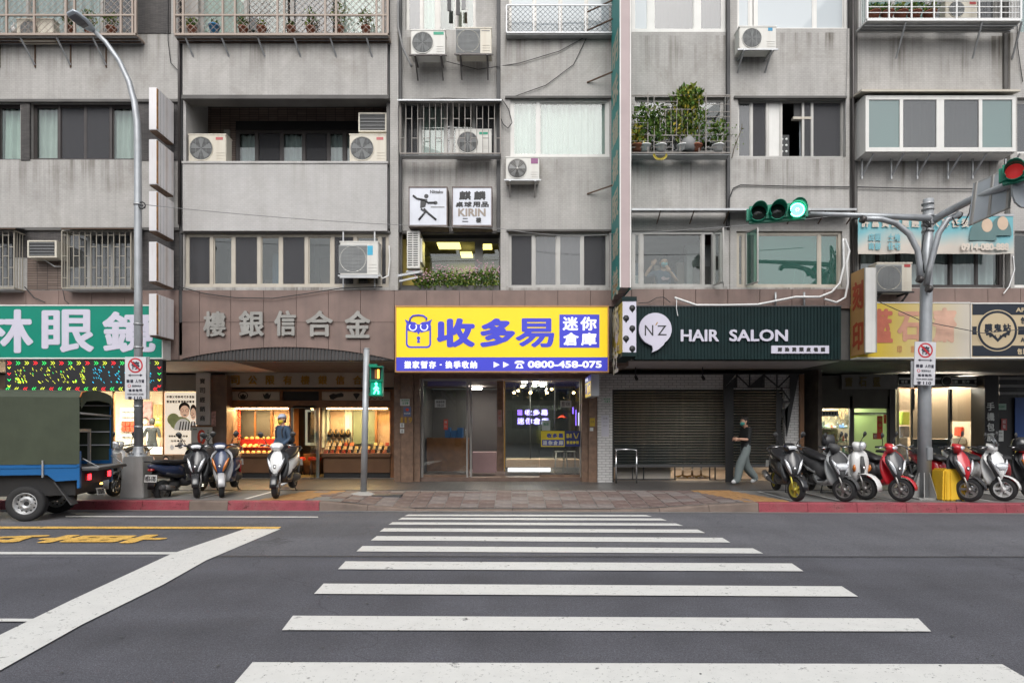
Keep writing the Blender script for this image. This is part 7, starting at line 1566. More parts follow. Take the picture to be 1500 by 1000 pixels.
def no_park(cx, y0, y1, Y, tilt, label):
    t = thing('parking_sign', P3(cx, y1, Y), label, 'sign'); w = 15.5; u = Y/F; Xc = PX(cx, Y); zc = (PZ(y0,Y)+PZ(y1,Y))/2
    def rot(mb):
        c, s_ = math.cos(tilt), math.sin(tilt); mb.v = [(Xc+(vx-Xc)*c-(vz-zc)*s_, vy, zc+(vx-Xc)*s_+(vz-zc)*c) for vx, vy, vz in mb.v]; return mb
    mk('board', rot(M().pb(cx-w, y0, cx+w, y1, Y, Y+.02)), mat('sign_face_white', (.60,.60,.63), .35), t, bev=.004)
    mk('back_board', M().pb(cx+(w+.5 if cx < 700 else -w-5), y0+(0 if cx < 700 else 28), cx+(w+5 if cx < 700 else -w-.5), y1-(0 if cx < 700 else -3), Y+.03, Y+.05), m_steel, t)
    mb = M(); yc = y0+12.5; disc(mb, cx, yc, 11, 11, Y-.001, 0, 32); disc(mb, cx, yc, 8.8, 8.8, Y-.002, 1, 32); ptext(mb, '停', cx-6, yc-6, cx+6, yc+6, Y-.003, .006, m=2)
    x0, z = PX(cx,Y), PZ(yc,Y); r = 9*u*.72; q = .018; mb.add([(x0-r-q*.7,Y-.007,z+r-q*.7+.0),(x0-r+q*.7,Y-.007,z+r+q*.7),(x0+r+q*.7,Y-.007,z-r+q*.7),(x0+r-q*.7,Y-.007,z-r-q*.7)], [(0,1,2,3)], 0)
    a = y0+27; mb.pb(cx-8, a-.7, cx+8, a+.7, Y-.002, Y-.0005, 2); mb.prism([(PX(cx-11,Y), PZ(a,Y)), (PX(cx-7,Y), PZ(a-2,Y)), (PX(cx-7,Y), PZ(a+2,Y))], Y-.002, Y-.0006, 2); mb.prism([(PX(cx+11,Y), PZ(a,Y)), (PX(cx+7,Y), PZ(a-2,Y)), (PX(cx+7,Y), PZ(a+2,Y))], Y-.002, Y-.0006, 2)
    ptexts(mb, '騎樓', cx-13, a+6, cx-3, a+11, Y-.002, .003, m=2); ptexts(mb, '人行道', cx, a+6, cx+13, a+11, Y-.002, .003, m=2)
    disc(mb, cx-9, a+15.5, 2.4, 2.4, Y-.002, 0, 16); disc(mb, cx-9, a+15.5, 1.6, 1.6, Y-.003, 1, 16); ptext(mb, 'SIDEWALK', cx-5, a+14, cx+9, a+17, Y-.002, .001, m=2)
    ptexts(mb, '違者拖吊', cx-10, a+20, cx+10, a+24, Y-.002, .003, m=2); ptext(mb, 'TOW AWAY ZONE', cx-12, a+26.5, cx+12, a+29, Y-.002, .001, m=2)
    ptext(mb, '☎', cx-11, a+31, cx-5, a+35.5, Y-.002, .003, m=2); ptext(mb, '110', cx-2, a+31, cx+10, a+35.5, Y-.002, .004, m=2)
    mk('print', rot(mb), [mat('sign_red', (.5,.02,.03), .4), MATS['sign_face_white'], mat('sign_black', (.04,.04,.06), .5)], t, rn=False)
    for y in (y0+10, y1-12): mk('clamp', M().lathe([(.08,0),(.10,0),(.10,.04),(.08,.04)], (PX(cx+(4 if cx < 700 else -2), Y+.15), Y+.15, PZ(y, Y)), n=14), m_steel, t)
no_park(198.3, 522.5, 584.5, LP_-.15, 0, 'white no-parking sign with red ring on the street lamp pole, above the truck')
no_park(1355, 500.5, 564, 11.95, -.03, 'slightly tilted white no-parking sign with red ring on the right-hand traffic pole')
# pedestrian signal
SP = 12.95
t = thing('signal_pole', P3(532, 724, SP), 'leaning bare grey steel pole carrying the pedestrian signal', 'pole')
mk('pole', M().tube([(PX(532.5,SP),SP,.16), P3(537,511,SP)], [.068,.062], 14), m_galv, t); mk('cap', M().cyl(P3(537,511,SP), P3(537,510,SP), .066, 14), m_galv, t)
mb = M(); rg = random.Random(4); x = PX(533,SP); v = [(x, SP, .245)]
for q, (r, h) in enumerate(((.12,.235),(.24,.20),(.40,.13))):
    for k in range(12): a = k*.5236; rr2 = r*rg.uniform(.8,1.2); v.append((x+rr2*math.cos(a), SP+rr2*.7*math.sin(a), h))
mb.add(v, [(0,1+k,1+(k+1)%12) for k in range(12)]+[(1+q*12+k,1+q*12+(k+1)%12,13+q*12+(k+1)%12,13+q*12+k) for q in range(2) for k in range(12)]); mk('mortar_collar', mb, m_conc, t)
s = thing('pedestrian_signal', P3(551, 580, SP-.1), 'green pedestrian signal with orange countdown digit and lit green walking figure', 'traffic signal')
Y = SP-.16
for y0, y1, nm in ((537, 557.5, 'countdown_housing'), (558, 580, 'figure_housing')):
    o = mk(nm, M().pb(541.5, y0, 560, y1, Y, Y+.16), m_tgreen, s, bev=.01); mk('screen', M().pb(543.5, y0+2, 558.5, y1-2, Y-.004, Y+.002), mat('screen_dark', (.02,.03,.025), .3) if y0 < 550 else mat('screen_green', (.01,.12,.08), .3, emit=.5, ecol=(0,.6,.35)), o)
    mk('visor', M().pb(541, y0-1, 560.5, y0+.5, Y-.12, Y+.02), m_tgreen, o)
mk('bracket', M().pb(540, 533, 552, 536, Y+.05, SP+.02), m_tgreen, s); mk('bracket', M().pb(538, 576, 548, 579, Y+.165, SP), m_tgreen, s)
m_or = emat('led_orange', (1,.38,.04), 4); m_gr = emat('led_walk_green', (.1,1,.55), 4.5)
mk('digit', M().pb(552.5, 541, 555.5, 554, Y-.007, Y-.0045), m_or, s); mb = M(); mb.pb(549, 541, 551, 554, Y-.007, Y-.0045); mk('digit_off', mb, mat('dim_orange', (.3,.1,.02), .5, emit=.5), s)
mb = M(); Z = Y-.012; q = .011
disc(mb, 551, 562, 2, 2, Z)
for pts in (((551,564.5),(551,570)),((551,570),(547.5,576.5)),((551,570),(554.5,573),(554,577)),((551,565.5),(547.5,570)),((551,565.5),(554.5,569.5))): mb.tube([P3(a,b,Z) for a, b in pts], q*1.5, 5)
mk('walking_figure', mb, m_gr, s)
# big signal pole on the right
TP = 12.2; x = PX(1354, TP)
t = thing('signal_pole', (x, TP, SIDE_Z), 'thick grey traffic pole on the right with cantilever arms and triangular base fins', 'pole')
mk('pole', M().tube([(x,TP,SIDE_Z), P3(1354.5,560,TP), P3(1357,410,TP), P3(1360,292,TP)], [.125,.115,.105,.092], 18), m_galv, t)
mk('base_plate', M().box(x-.27,x+.27,TP-.27,TP+.27,SIDE_Z+.0,SIDE_Z+.03), m_galvc, t)
for k in range(8):
    a = k*.785+.2; c, s_ = math.cos(a), math.sin(a); mb = M(); n_ = Vector((-s_, c, 0))*.008
    P = [Vector((x+c*.10,TP+s_*.10,SIDE_Z+.03)), Vector((x+c*.30,TP+s_*.30,SIDE_Z+.03)), Vector((x+c*.11,TP+s_*.11,SIDE_Z+.55))]
    mb.add([p+n_ for p in P]+[p-n_ for p in P], [(0,1,2),(5,4,3),(0,3,4,1),(1,4,5,2),(2,5,3,0)]); mk('base_fin', mb, m_galvc, t)
mk('control_box', M().pb(1359, 655, 1367, 674, TP-.15, TP+.02), m_galv, t, bev=.01)
mk('arm', M().tube([P3(1362,320,TP-.1), P3(1300,317,TP-.1), P3(1186,313,TP-.1)], [.065,.055,.04], 12), m_galv, t)
mk('arm', M().tube([P3(1363,326,TP), P3(1385,312,TP-.2), P3(1420,294,TP-.7), P3(1500,262,TP-1.8), P3(1660,196,TP-3.2)], [.075,.075,.072,.07,.06], 12), m_galv, t)
mk('brace', M().tube([P3(1263,320.5,TP-.16), P3(1290,321,TP-.16), P3(1312,327,TP-.16), P3(1332,343,TP-.16), P3(1344,366,TP-.16), P3(1347,386,TP-.16), P3(1347.5,410,TP-.14)], .055, 12), m_galv, t)
mk('brace', M().tube([P3(1406,313,TP-.35), P3(1388,322,TP-.3), P3(1375,342,TP-.25), P3(1368,368,TP-.2), P3(1361,395,TP-.15), P3(1357,418,TP-.13)], .055, 12), m_galv, t)
for a, b in ((1264,320.5), (1404,314), (1347.5,408), (1361,422)): mk('clamp', M().cyl(P3(a-3,b,TP-.2), P3(a+3,b+2,TP-.2), .07, 12), m_alud, t)
for y in (300, 308, 318, 330, 340): mk('band', M().lathe([(.10,0),(.113,0),(.113,.03),(.10,.03)], P3(1359,y,TP), n=16), m_steel, t)
mk('cable_knot', M().tube([P3(1358+6*math.cos(k), 328+5*math.sin(k*1.3), TP-.14-.03*(k%3)) for k in range(14)], .015, 5), m_wire, t)
mk('wiring', M().tube([P3(1360,330,TP-.13), P3(1353,345,TP-.14), P3(1350,370,TP-.14), P3(1354,400,TP-.13)], .012, 5), m_wire, t)
mk('wiring', M().tube([P3(1395,318,TP-.4), P3(1402,331,TP-.45), P3(1412,328,TP-.5), P3(1420,312,TP-.6), P3(1422,300,TP-.7)], .012, 5), m_wire, t)
def signal(cx, cy, Y, yaw, lit, label, r=.145):
    X, _, Zz = P3(cx, cy, Y); s = thing('traffic_light', (X, Y, Zz), label, 'traffic light', rz=yaw, local=True)
    o = mk('housing', M().box(-.56,.56,0,.2,-.165,.165), m_tgreen, s, bev=.05)
    for i, dx in enumerate((-.35, 0, .35)):
        mk('rim', M().lathe([(r*1.1,-.0),(r*1.12,-.03),(r*1.0,-.03),(r*.98,0)], (dx,0,0), 'Y', 24), m_tgreen, s)
        mk('lens', M().lathe([(0,-.035),(r*.6,-.028),(r*.98,-.004)], (dx,0,0), 'Y', 24), {None: m_lensoff, 'g': emat('lens_green', (.1,1,.6), 3.5), 'r': emat('lens_red', (.55,.03,.03), .35)}[lit if (lit == 'g' and i == 2 or lit == 'r' and i == 0) else None], s, rn=False)
        n = 18; mb = M(); v = []
        for k in range(n+1):
            a = R(-35+250*k/n); L_ = .27*(.55+.45*max(0, math.sin(a))); v += [(dx+r*1.05*math.cos(a), -.02, r*1.05*math.sin(a)), (dx+r*1.02*math.cos(a), -L_, r*1.02*math.sin(a)), (dx+r*1.10*math.cos(a), -.02, r*1.10*math.sin(a)), (dx+r*1.07*math.cos(a), -L_, r*1.07*math.sin(a))]
        mb.add(v, [f_ for k in range(n) for f_ in ((4*k,4*k+1,4*k+5,4*k+4),(4*k+2,4*k+6,4*k+7,4*k+3),(4*k+1,4*k+3,4*k+7,4*k+5))], 0, True); mk('visor', mb, m_tgreen, s, rn=False)
        if lit and (lit == 'g' and i == 2): 
            mb = M()
            for q in range(1, 5):
                for k in range(q*6): a = k/(q*6)*6.283; c0 = (dx+r*.2*q*math.cos(a), -.04+.006*q, r*.2*q*math.sin(a)); mb.add([(c0[0]-.007,c0[1],c0[2]-.007),(c0[0]+.007,c0[1],c0[2]-.007),(c0[0]+.007,c0[1],c0[2]+.007),(c0[0]-.007,c0[1],c0[2]+.007)], [(0,1,2,3)])
            mk('led_dot', mb, emat('led_white_green', (.6,1,.85), 6), s, rn=False, kind='stuff')
    return s
signal(1139, 310, TP-.25, R(-14), 'g', 'horizontal green traffic light with its right lamp lit, at the end of the left arm')
signal(1526, 243, TP-2.05, R(-40), 'r', 'traffic light cut by the right edge with a dark red lamp showing', .13)
# back of a direction sign on the long arm
t = thing('road_sign', P3(1450, 290, 11.2), 'grey back of a road sign with three ribs, fixed to the long arm', 'sign'); Q = [P3(1419,331,11.35), P3(1476,306,10.75), P3(1481,246,10.75), P3(1427,269,11.35)]
n_ = (Vector(Q[1])-Vector(Q[0])).cross(Vector(Q[3])-Vector(Q[0])).normalized()*.02
mb = M(); mb.add([Vector(q)+n_ for q in Q]+[Vector(q)-n_ for q in Q], [(0,1,2,3),(7,6,5,4),(0,4,5,1),(1,5,6,2),(2,6,7,3),(3,7,4,0)]); mk('panel', mb, mat('sign_back', (.42,.45,.48), .5, .3), t)
for k in (.04, .5, .96): a = Vector(Q[0]).lerp(Vector(Q[1]), k); b = Vector(Q[3]).lerp(Vector(Q[2]), k); pbar(t, 'rib', a-Vector((0,.04,0)), b-Vector((0,.04,0)), .05, m_alu)
for k in (.02, .98): a = Vector(Q[0]).lerp(Vector(Q[3]), k); b = Vector(Q[1]).lerp(Vector(Q[2]), k); pbar(t, 'edge', a-Vector((0,.03,0)), b-Vector((0,.03,0)), .025, m_alu)
t = thing('road_sign', P3(1500, 300, 10.6), 'rounded grey sign back hanging from the arm at the right edge', 'sign'); mk('panel', M().prism([(PX(a,10.5), PZ(b,10.5)) for a, b in ((1483,262),(1560,240),(1560,300),(1520,306),(1496,303),(1488,296),(1484,285))], 10.5, 10.54), MATS['sign_back'], t)
# yellow plastic block
x, Y = PX(1387.5, 11.95), 11.95
t = thing('yellow_block', (x, Y, SIDE_Z), 'tall scuffed yellow tapered plastic block between the pole and the red scooter', 'barrier'); m_yb = mat('yellow_plastic', (.74,.46,.03), .5, var=.12, dirt=.3, dcol=(.4,.25,.05)); h = .61
def frus(x0, x1, y0, y1, z0, z1, k, mb): cx, cy = x, Y; mb.add([(x0,y0,z0),(x1,y0,z0),(x1,y1,z0),(x0,y1,z0)]+[(cx+(a-cx)*k,cy+(b-cy)*k,z1) for a, b in ((x0,y0),(x1,y0),(x1,y1),(x0,y1))], [(0,3,2,1),(4,5,6,7),(0,1,5,4),(1,2,6,5),(2,3,7,6),(3,0,4,7)]); return mb
mk('body', frus(x-.23,x+.23,Y-.22,Y+.22,SIDE_Z,SIDE_Z+h,.80,M()), m_yb, t, bev=.03)
for dx in (-.15, -.07, .14): mk('ridge', frus(x+dx-.022,x+dx+.022,Y-.235,Y-.2,SIDE_Z+.02,SIDE_Z+h-.04,.82,M()), m_yb, t, bev=.006)
mk('foot_notch', M().box(x+.02,x+.12,Y-.226,Y-.20,SIDE_Z+.001,SIDE_Z+.04), m_dgrey, t)

# ================================================================ SCOOTERS AND BICYCLE
m_dplast = mat('dark_plastic', (.03,.03,.033), .45, var=.1, bump=.05); m_seat = mat('seat_vinyl', (.02,.02,.022), .4, var=.1); m_lens = mat('clear_lens', (.75,.77,.8), .08, .3, var=0, coat=1); m_amber = mat('amber_lens', (.55,.16,.02), .15, var=0, coat=1); m_tail = mat('tail_lens', (.4,.01,.01), .15, var=0, coat=1); m_rim = mat('wheel_alloy', (.32,.31,.30), .35, .7); m_mir = mat('mirror_back', (.03,.03,.03), .35)
def paint(n, c): return mat('paint_'+n, c, .3, .0, var=.03, coat=.7)
def wheel(par, nm, x, y, r, w, rim, ax='Y', spokes=5, f=lambda v: v, tyre=m_rubber):
    n = 26; mb = M(); mb.lathe([(r*.68,-w*.45),(r*.86,-w*.5),(r*.97,-w*.32),(r,0),(r*.97,w*.32),(r*.86,w*.5),(r*.68,w*.45)], (x,y,r), 'Y', n); mb.v = [tuple(f(Vector(q))) for q in mb.v]
    o = mk(nm, mb, tyre, par)
    mb = M(); mb.lathe([(r*.62,-w*.36),(r*.69,-w*.42),(r*.70,0),(r*.69,w*.42),(r*.62,w*.36),(r*.62,-w*.36)], (x,y,r), 'Y', n); mb.lathe([(0,-w*.5),(r*.16,-w*.5),(r*.2,-w*.3),(r*.2,w*.3),(r*.16,w*.5),(0,w*.5)], (x,y,r), 'Y', 12)
    for k in range(spokes): a = k*6.283/spokes+.4; mb.bar((x+r*.15*math.cos(a),y,r+r*.15*math.sin(a)), (x+r*.64*math.cos(a+.25),y,r+r*.64*math.sin(a+.25)), r*.15, w*.4)
    mb.v = [tuple(f(Vector(q))) for q in mb.v]; mk('rim', mb, rim, o)
    mb = M(); mb.lathe([(r*.22,w*.55),(r*.45,w*.55),(r*.45,w*.6),(r*.22,w*.6)], (x,y,r), 'Y', 18); mb.v = [tuple(f(Vector(q))) for q in mb.v]; mk('brake_disc', mb, m_chrome, o)
    return o
def scooter(px, py, rz, label, c1, c2=None, steer=0, style='std', plate_=None, rear=False, rim=None, basket=0, shield=0, lean=4, seatm=None):
    Y = GY_(py); x = PX(px, Y); c2 = c2 or m_dplast; rim = rim or m_rim; rzz = R(rz)
    if rear: x += 1.22*math.cos(rzz); Y += 1.22*math.sin(rzz)
    t = thing('scooter', (x, Y, SIDE_Z+.006), label, 'scooter', 'scooters parked on the pavement', rz=rzz, local=True)
    t.rotation_mode = 'ZXY'; t.rotation_euler = (R(lean), 0, rzz)
    cs, sn = math.cos(R(steer)), math.sin(R(steer)); HX = -.10
    def f(v): dx, dy = v[0]-HX, v[1]; return (HX+dx*cs-dy*sn, dx*sn+dy*cs, v[2])
    def F_(mb): mb.v = [f(v) for v in mb.v]; return mb
    r = .225
    wheel(t, 'front_wheel', 0, 0, r, .105, rim, f=lambda v: Vector(f(v))); wheel(t, 'rear_wheel', -1.22, 0, r, .115, rim)
    retro = style == 'retro'
    mb = M(); rings = []
    for k in range(8):
        a = R(-15+ (150 if retro else 115)*k/7 + (10 if retro else 20)); rr = r+.035+(.02 if retro else 0); rings.append(((rr*math.cos(a), 0, r+rr*math.sin(a)), (0,(.085 if retro else .065),0), (.012*math.cos(a),0,.012*math.sin(a)+.001)))
    mk('front_fender', F_(mb.loft(rings, 10, e=2.2)), c1 if retro or style == 'fend' else c2, t)
    mb = M()
    for s in (-1, 1): mb.tube([(0,s*.075,r), (-.03,s*.075,.36), (-.10,s*.07,.52)], .018, 8)
    mb.tube([(0,-.08,r),(0,.08,r)], .012, 6); mk('fork', F_(mb), rim if style != 'dark' else m_dplast, t)
    W = .20 if not retro else .17
    if retro: mk('front_panel', M().loft([(c, (0,w,0), (d,0,.35*d)) for c, w, d in (((-.16,0,.34),.10,.05), ((-.15,0,.46),.15,.07), ((-.15,0,.60),W,.085), ((-.18,0,.76),W,.085), ((-.21,0,.88),W*.85,.075), ((-.24,0,.95),.06,.05))], 20, e=2.6), c1, t)
    else:       # creased V-shaped apron: centre panel, cheeks and slanted lamps between them
        rows = ((.40,.025,-.015), (.48,.085,.015), (.57,.135,.0), (.66,.175,-.035), (.75,.20,-.08), (.83,.175,-.125), (.90,.11,-.165), (.93,.05,-.185))
        for nm_, q0, q1, mm, pr in (('front_panel', 0, .58, c1, .012), ('apron_cheek', .50, 1.06, c2, 0)):
            mb = M(); v = []
            for z, w, xr in rows:
                for y in ((-q1, -(q0+q1)/2, 0, (q0+q1)/2, q1) if q0 == 0 else (q0, (q0+q1)/2, q1)): v.append((xr+pr-.11*abs(y)**1.6, y*w, z+.03*abs(y)))
            n_ = 5 if q0 == 0 else 3; ff = [(i*n_+j, i*n_+j+1, (i+1)*n_+j+1, (i+1)*n_+j) for i in range(len(rows)-1) for j in range(n_-1)]
            mb.add(v, ff, 0, True)
            if q0: mb.add([(x_, -y, z) for x_, y, z in v], ff, 0, True)
            mk(nm_, mb, mm, t)
        mk('apron_core', M().loft([((xr-.075, 0, z), (0,w*.94,0), (.05,0,0)) for z, w, xr in rows], 14, e=3), m_dplast, t)
    mk('leg_shield', M().loft([((-.20-.03*k,0,.30+.11*k), (0,(.13,.17,.195,.20,.18,.11)[k],0), (.035,0,.01)) for k in range(6)], 18, e=3.2), c2 if not retro else c1, t)
    mk('side_skirt', M().loft([((-.22,0,.40),(0,.16,0),(0,0,.06)), ((-.36,0,.30),(0,.16,0),(0,0,.05)), ((-.62,0,.27),(0,.155,0),(0,0,.05)), ((-.80,0,.36),(0,.15,0),(0,0,.09))], 14, e=3.5), (c2 if style in ('redlow', 'fend') else c1) if style in ('two', 'retro', 'fend', 'redlow') else m_dplast, t)
    mk('floorboard', M().box(-.68,-.28,-.14,.14,.30,.335), m_dplast, t, bev=.01)
    mk('rear_body', M().loft([((-.64,0,.50),(0,.11,0),(-.03,0,.17)), ((-.80,0,.56),(0,.155,0),(0,0,.17)), ((-1.02,0,.60),(0,.17,0),(0,0,.14)), ((-1.28,0,.67),(0,.145,0),(0,0,.10)), ((-1.46,0,.74),(0,.09,0),(0,0,.06)), ((-1.56,0,.78),(0,.04,0),(0,0,.03))], 18, e=2.6), c1, t)
    if style != 'retro': mk('side_panel', M().loft([((-.74,0,.47),(0,.14,0),(0,0,.06)), ((-.98,0,.50),(0,.176,0),(0,0,.06)), ((-1.25,0,.585),(0,.15,0),(0,0,.035))], 14, e=3), c2, t)
    mk('seat', M().loft([((-.58,0,.72),(0,.10,0),(0,0,.03)), ((-.72,0,.745),(0,.135,0),(0,0,.055)), ((-.92,0,.755),(0,.15,0),(0,0,.06)), ((-1.12,0,.795),(0,.14,0),(0,0,.06)), ((-1.34,0,.83),(0,.11,0),(0,0,.05)), ((-1.45,0,.84),(0,.05,0),(0,0,.025))], 18, e=2.8), seatm or m_seat, t)
    mb = M(); mb.tube([(-1.20,.15,.80),(-1.45,.14,.85),(-1.58,.08,.87),(-1.58,-.08,.87),(-1.45,-.14,.85),(-1.20,-.15,.80)], .014, 8); mk('grab_rail', mb, m_dplast, t)
    eg = M(); eg.loft([((-.80,0,.30),(0,.10,0),(0,0,.09)), ((-1.0,.02,.28),(0,.14,0),(0,0,.11)), ((-1.22,.07,.26),(0,.09,0),(0,0,.09)), ((-1.36,.09,.25),(0,.05,0),(0,0,.05))], 12, e=3); mk('engine', eg, m_dgrey, t)
    mk('exhaust', M().tube([(-.86,-.08,.19),(-1.0,-.13,.20),(-1.08,-.16,.24),(-1.12,-.165,.26),(-1.45,-.175,.34),(-1.50,-.175,.35)], [.018,.02,.03,.058,.062,.04], 12), m_dgrey, t); mk('heat_shield', M().tube([(-1.15,-.19,.275),(-1.42,-.20,.345)], [.05,.052], 10), m_rim, t)
    mk('kickstand', M().tube([(-.86,.10,.22),(-.98,.13,.0),(-.98,.17,-.0)], .012, 6), m_dplast, t)
    mk('shock_absorber', M().tube([(-1.20,.12,.25),(-1.28,.12,.58)], .028, 10), m_tail if style == 'two' else m_dgrey, t)
    rf = mk('rear_fender', M().loft([((-1.42,0,.62),(0,.07,0),(.03,0,.05)), ((-1.52,0,.48),(0,.075,0),(.015,0,.02)), ((-1.56,0,.34),(0,.07,0),(.01,0,.02))], 10, e=4), m_dplast, t)
    np_ = mk('number_plate', M().add([(-1.555,-.13,.46),(-1.555,.13,.46),(-1.525,.13,.60),(-1.525,-.13,.60),(-1.548,-.13,.46),(-1.548,.13,.46),(-1.518,.13,.60),(-1.518,-.13,.60)], [(0,1,2,3),(7,6,5,4),(0,4,5,1),(1,5,6,2),(2,6,7,3),(3,7,4,0)]), m_wplate, t)
    if plate_: mb = M(); text(mb, plate_, (-1.555,.115,.48), (0,-.23,0), (.025,0,.10), (-1,0,.2), .004); mk('lettering', mb, m_dgrey, np_, rn=False)
    mk('tail_light', M().loft([((-1.50,0,.70),(0,.07,0),(0,0,.03)), ((-1.56,0,.70),(0,.05,0),(0,0,.022))], 12), m_tail, t)
    # steering head
    if retro:
        mk('handlebar_cowl', F_(M().loft([((-.20,0,.94),(0,.06,0),(.05,0,0)), ((-.18,0,1.0),(0,.10,0),(.09,0,0)), ((-.20,0,1.07),(0,.10,0),(.09,0,0)), ((-.23,0,1.11),(0,.05,0),(.04,0,0))], 16)), c1, t)
        mk('headlight', F_(M().loft([((-.11,0,1.04),(0,.085,0),(0,0,.085)), ((-.06,0,1.04),(0,.075,0),(0,0,.075)), ((-.045,0,1.04),(0,.03,0),(0,0,.03))], 18, e=2)), m_lens, t)
        mk('centre_strip', M().loft([((-.045,0,.50),(0,.03,0),(.02,0,0)), ((-.055,0,.66),(0,.05,0),(.02,0,0)), ((-.09,0,.84),(0,.025,0),(.02,0,0))], 10), m_dgrey, t)
    else:
        mk('handlebar_cowl', F_(M().loft([((-.23,0,.90),(0,.05,0),(.05,0,0)), ((-.20,0,.95),(0,.09,0),(.075,0,.02)), ((-.215,0,1.01),(0,.135,0),(.075,0,.03)), ((-.26,0,1.06),(0,.10,0),(.05,0,.02)), ((-.29,0,1.085),(0,.03,0),(.02,0,0))], 16, e=2.7)), c1 if style in ('std', 'two', 'fend', 'chrome') else c2, t)
        if style in ('two', 'std', 'dark', 'redlow'): mk('headlight', F_(M().loft([((-.145,0,.955),(0,.03,0),(.01,0,.01)), ((-.125,0,.985),(0,.085,0),(.012,0,.02)), ((-.14,0,1.02),(0,.10,0),(.012,0,.018)), ((-.165,0,1.04),(0,.06,0),(.01,0,.008))], 14, e=2.6)), m_lens, t)
        else: mk('headlight', M().loft([((.01,0,.60),(0,.05,0),(.02,0,.02)), ((-.005,0,.65),(0,.115,0),(.025,0,.04)), ((-.05,0,.71),(0,.13,0),(.02,0,.02))], 14, e=2.2), m_lens, t)
    for s in (-1, 1):
        mk('turn_signal', M().loft([((-.008,s*.055,.52),(0,.008,0),(.01,0,.01)), ((-.020,s*.09,.60),(0,.022,0),(.018,0,.03)), ((-.060,s*.125,.70),(0,.026,0),(.016,0,.03)), ((-.105,s*.16,.78),(0,.008,0),(.01,0,.01))] if not retro else [((-.08,s*.14,.54),(0,.02,0),(.03,0,.02)), ((-.08,s*.15,.60),(0,.03,0),(.035,0,.03)), ((-.09,s*.15,.66),(0,.015,0),(.02,0,.02))], 10), m_amber if style in ('two', 'dark') or retro else m_lens, t)
        mk('grip', F_(M().tube([(-.29,s*.20,1.03),(-.34,s*.34,1.03)], .019, 8)), m_rubber, t); mk('brake_lever', F_(M().tube([(-.26,s*.18,1.04),(-.25,s*.26,1.02),(-.29,s*.33,1.01)], .008, 6)), m_chrome, t)
        mo = mk('mirror', F_(M().loft([((-.245,s*.295,1.20),(0,.02,0),(.01,0,.02)), ((-.24,s*.305,1.235),(0,.055,0),(.014,0,0)), ((-.24,s*.31,1.27),(0,.055,0),(.014,0,0)), ((-.245,s*.31,1.305),(0,.02,0),(.008,0,0))], 14)), m_mir, t)
        mk('stalk', F_(M().tube([(-.28,s*.20,1.05),(-.26,s*.24,1.14),(-.25,s*.29,1.22)], .007, 6)), m_dplast, mo)
    mk('handlebar', F_(M().tube([(-.29,-.22,1.03),(-.24,-.08,1.01),(-.24,.08,1.01),(-.29,.22,1.03)], .016, 8)), m_dplast, t)
    if basket: mk('front_basket', M().box(-.02,.20,-.15,.15,.66,.90), m_dplast if basket == 1 else m_white, t, bev=.01)
    if shield: mk('windscreen', F_(M().loft([((-.13,0,1.04),(0,.12,0),(.01,0,0)), ((-.20,0,1.16),(0,.12,0),(.01,0,0)), ((-.28,0,1.25),(0,.05,0),(.01,0,0))], 14)), m_glassdust, t)
    mk('emblem', M().loft([((.015,0,.60),(0,.02,0),(.006,0,.012)), ((-.005,0,.66),(0,.03,0),(.006,0,.012))], 8), m_chrome, t)
    return t
pw, pb_, pk, pg, pr, ps = paint('white', (.70,.70,.69)), paint('midnight', (.03,.045,.10)), paint('black', (.012,.012,.014)), paint('grey', (.33,.34,.34)), paint('red', (.50,.01,.02)), paint('silver', (.42,.42,.43))
m_rimy = mat('wheel_yellow', (.55,.48,.08), .35, .4); m_rimw = mat('wheel_white', (.7,.7,.7), .4)
scooter(169, 727, -82, 'white scooter with a white carrier box, between the truck tailgate and the street lamp', pw, ps, -10, 'retro', basket=2)
scooter(137, 724, -92, 'dark scooter mostly hidden behind the truck tailgate', pk, None, 0, 'dark')
scooter(239, 727.5, 82, 'blue-black scooter parked facing the shops, showing its white number plate', pb_, m_dplast, 0, 'dark', 'MEX-1705', rear=True, lean=5)
scooter(287, 729.5, -80, 'black scooter with a V-shaped silver badge on the front, middle of the left trio', pk, pk, 12, 'std')
scooter(323, 728.5, -78, 'dark blue and silver scooter with orange turn lights, next to the jeweller window', pb_, ps, 14, 'two')
scooter(403.5, 730, -86, 'silver-white scooter with a black lower body standing alone before the man in the cap', pw, pk, 6, 'std')
scooter(1163, 734, -98, 'black scooter with a yellow front wheel, leftmost of the right-hand row', pk, pk, 22, 'std', rim=m_rimy)
scooter(1233, 735, -88, 'grey scooter with a large headlight in the leg shield, second of the right-hand row', m_dgrey, pg, 34, 'fend')
scooter(1264, 732, -91, 'white retro scooter with a round chrome headlamp, third of the right-hand row', pw, pw, 30, 'retro')
scooter(1316, 735, -88, 'black and red scooter just left of the thick traffic pole', mat('paint_darkgrey', (.05,.05,.055), .35, coat=.5), pr, 34, 'redlow')
scooter(1416, 735, -86, 'bright red scooter with dark grey lower body beside the yellow block', pr, m_dplast, 34, 'std')
scooter(1466, 734, -88, 'white scooter with a white-ringed front wheel, right of the bright red one', pw, pw, 34, 'fend', rim=m_rimw, shield=1)
scooter(1512, 733, -88, 'dark red scooter cut by the right edge of the view', pr, m_dplast, 30, 'two')
scooter(1545, 733, -88, 'grey scooter beyond the right edge', pg, m_dplast, 30, 'std') if 0 else 0
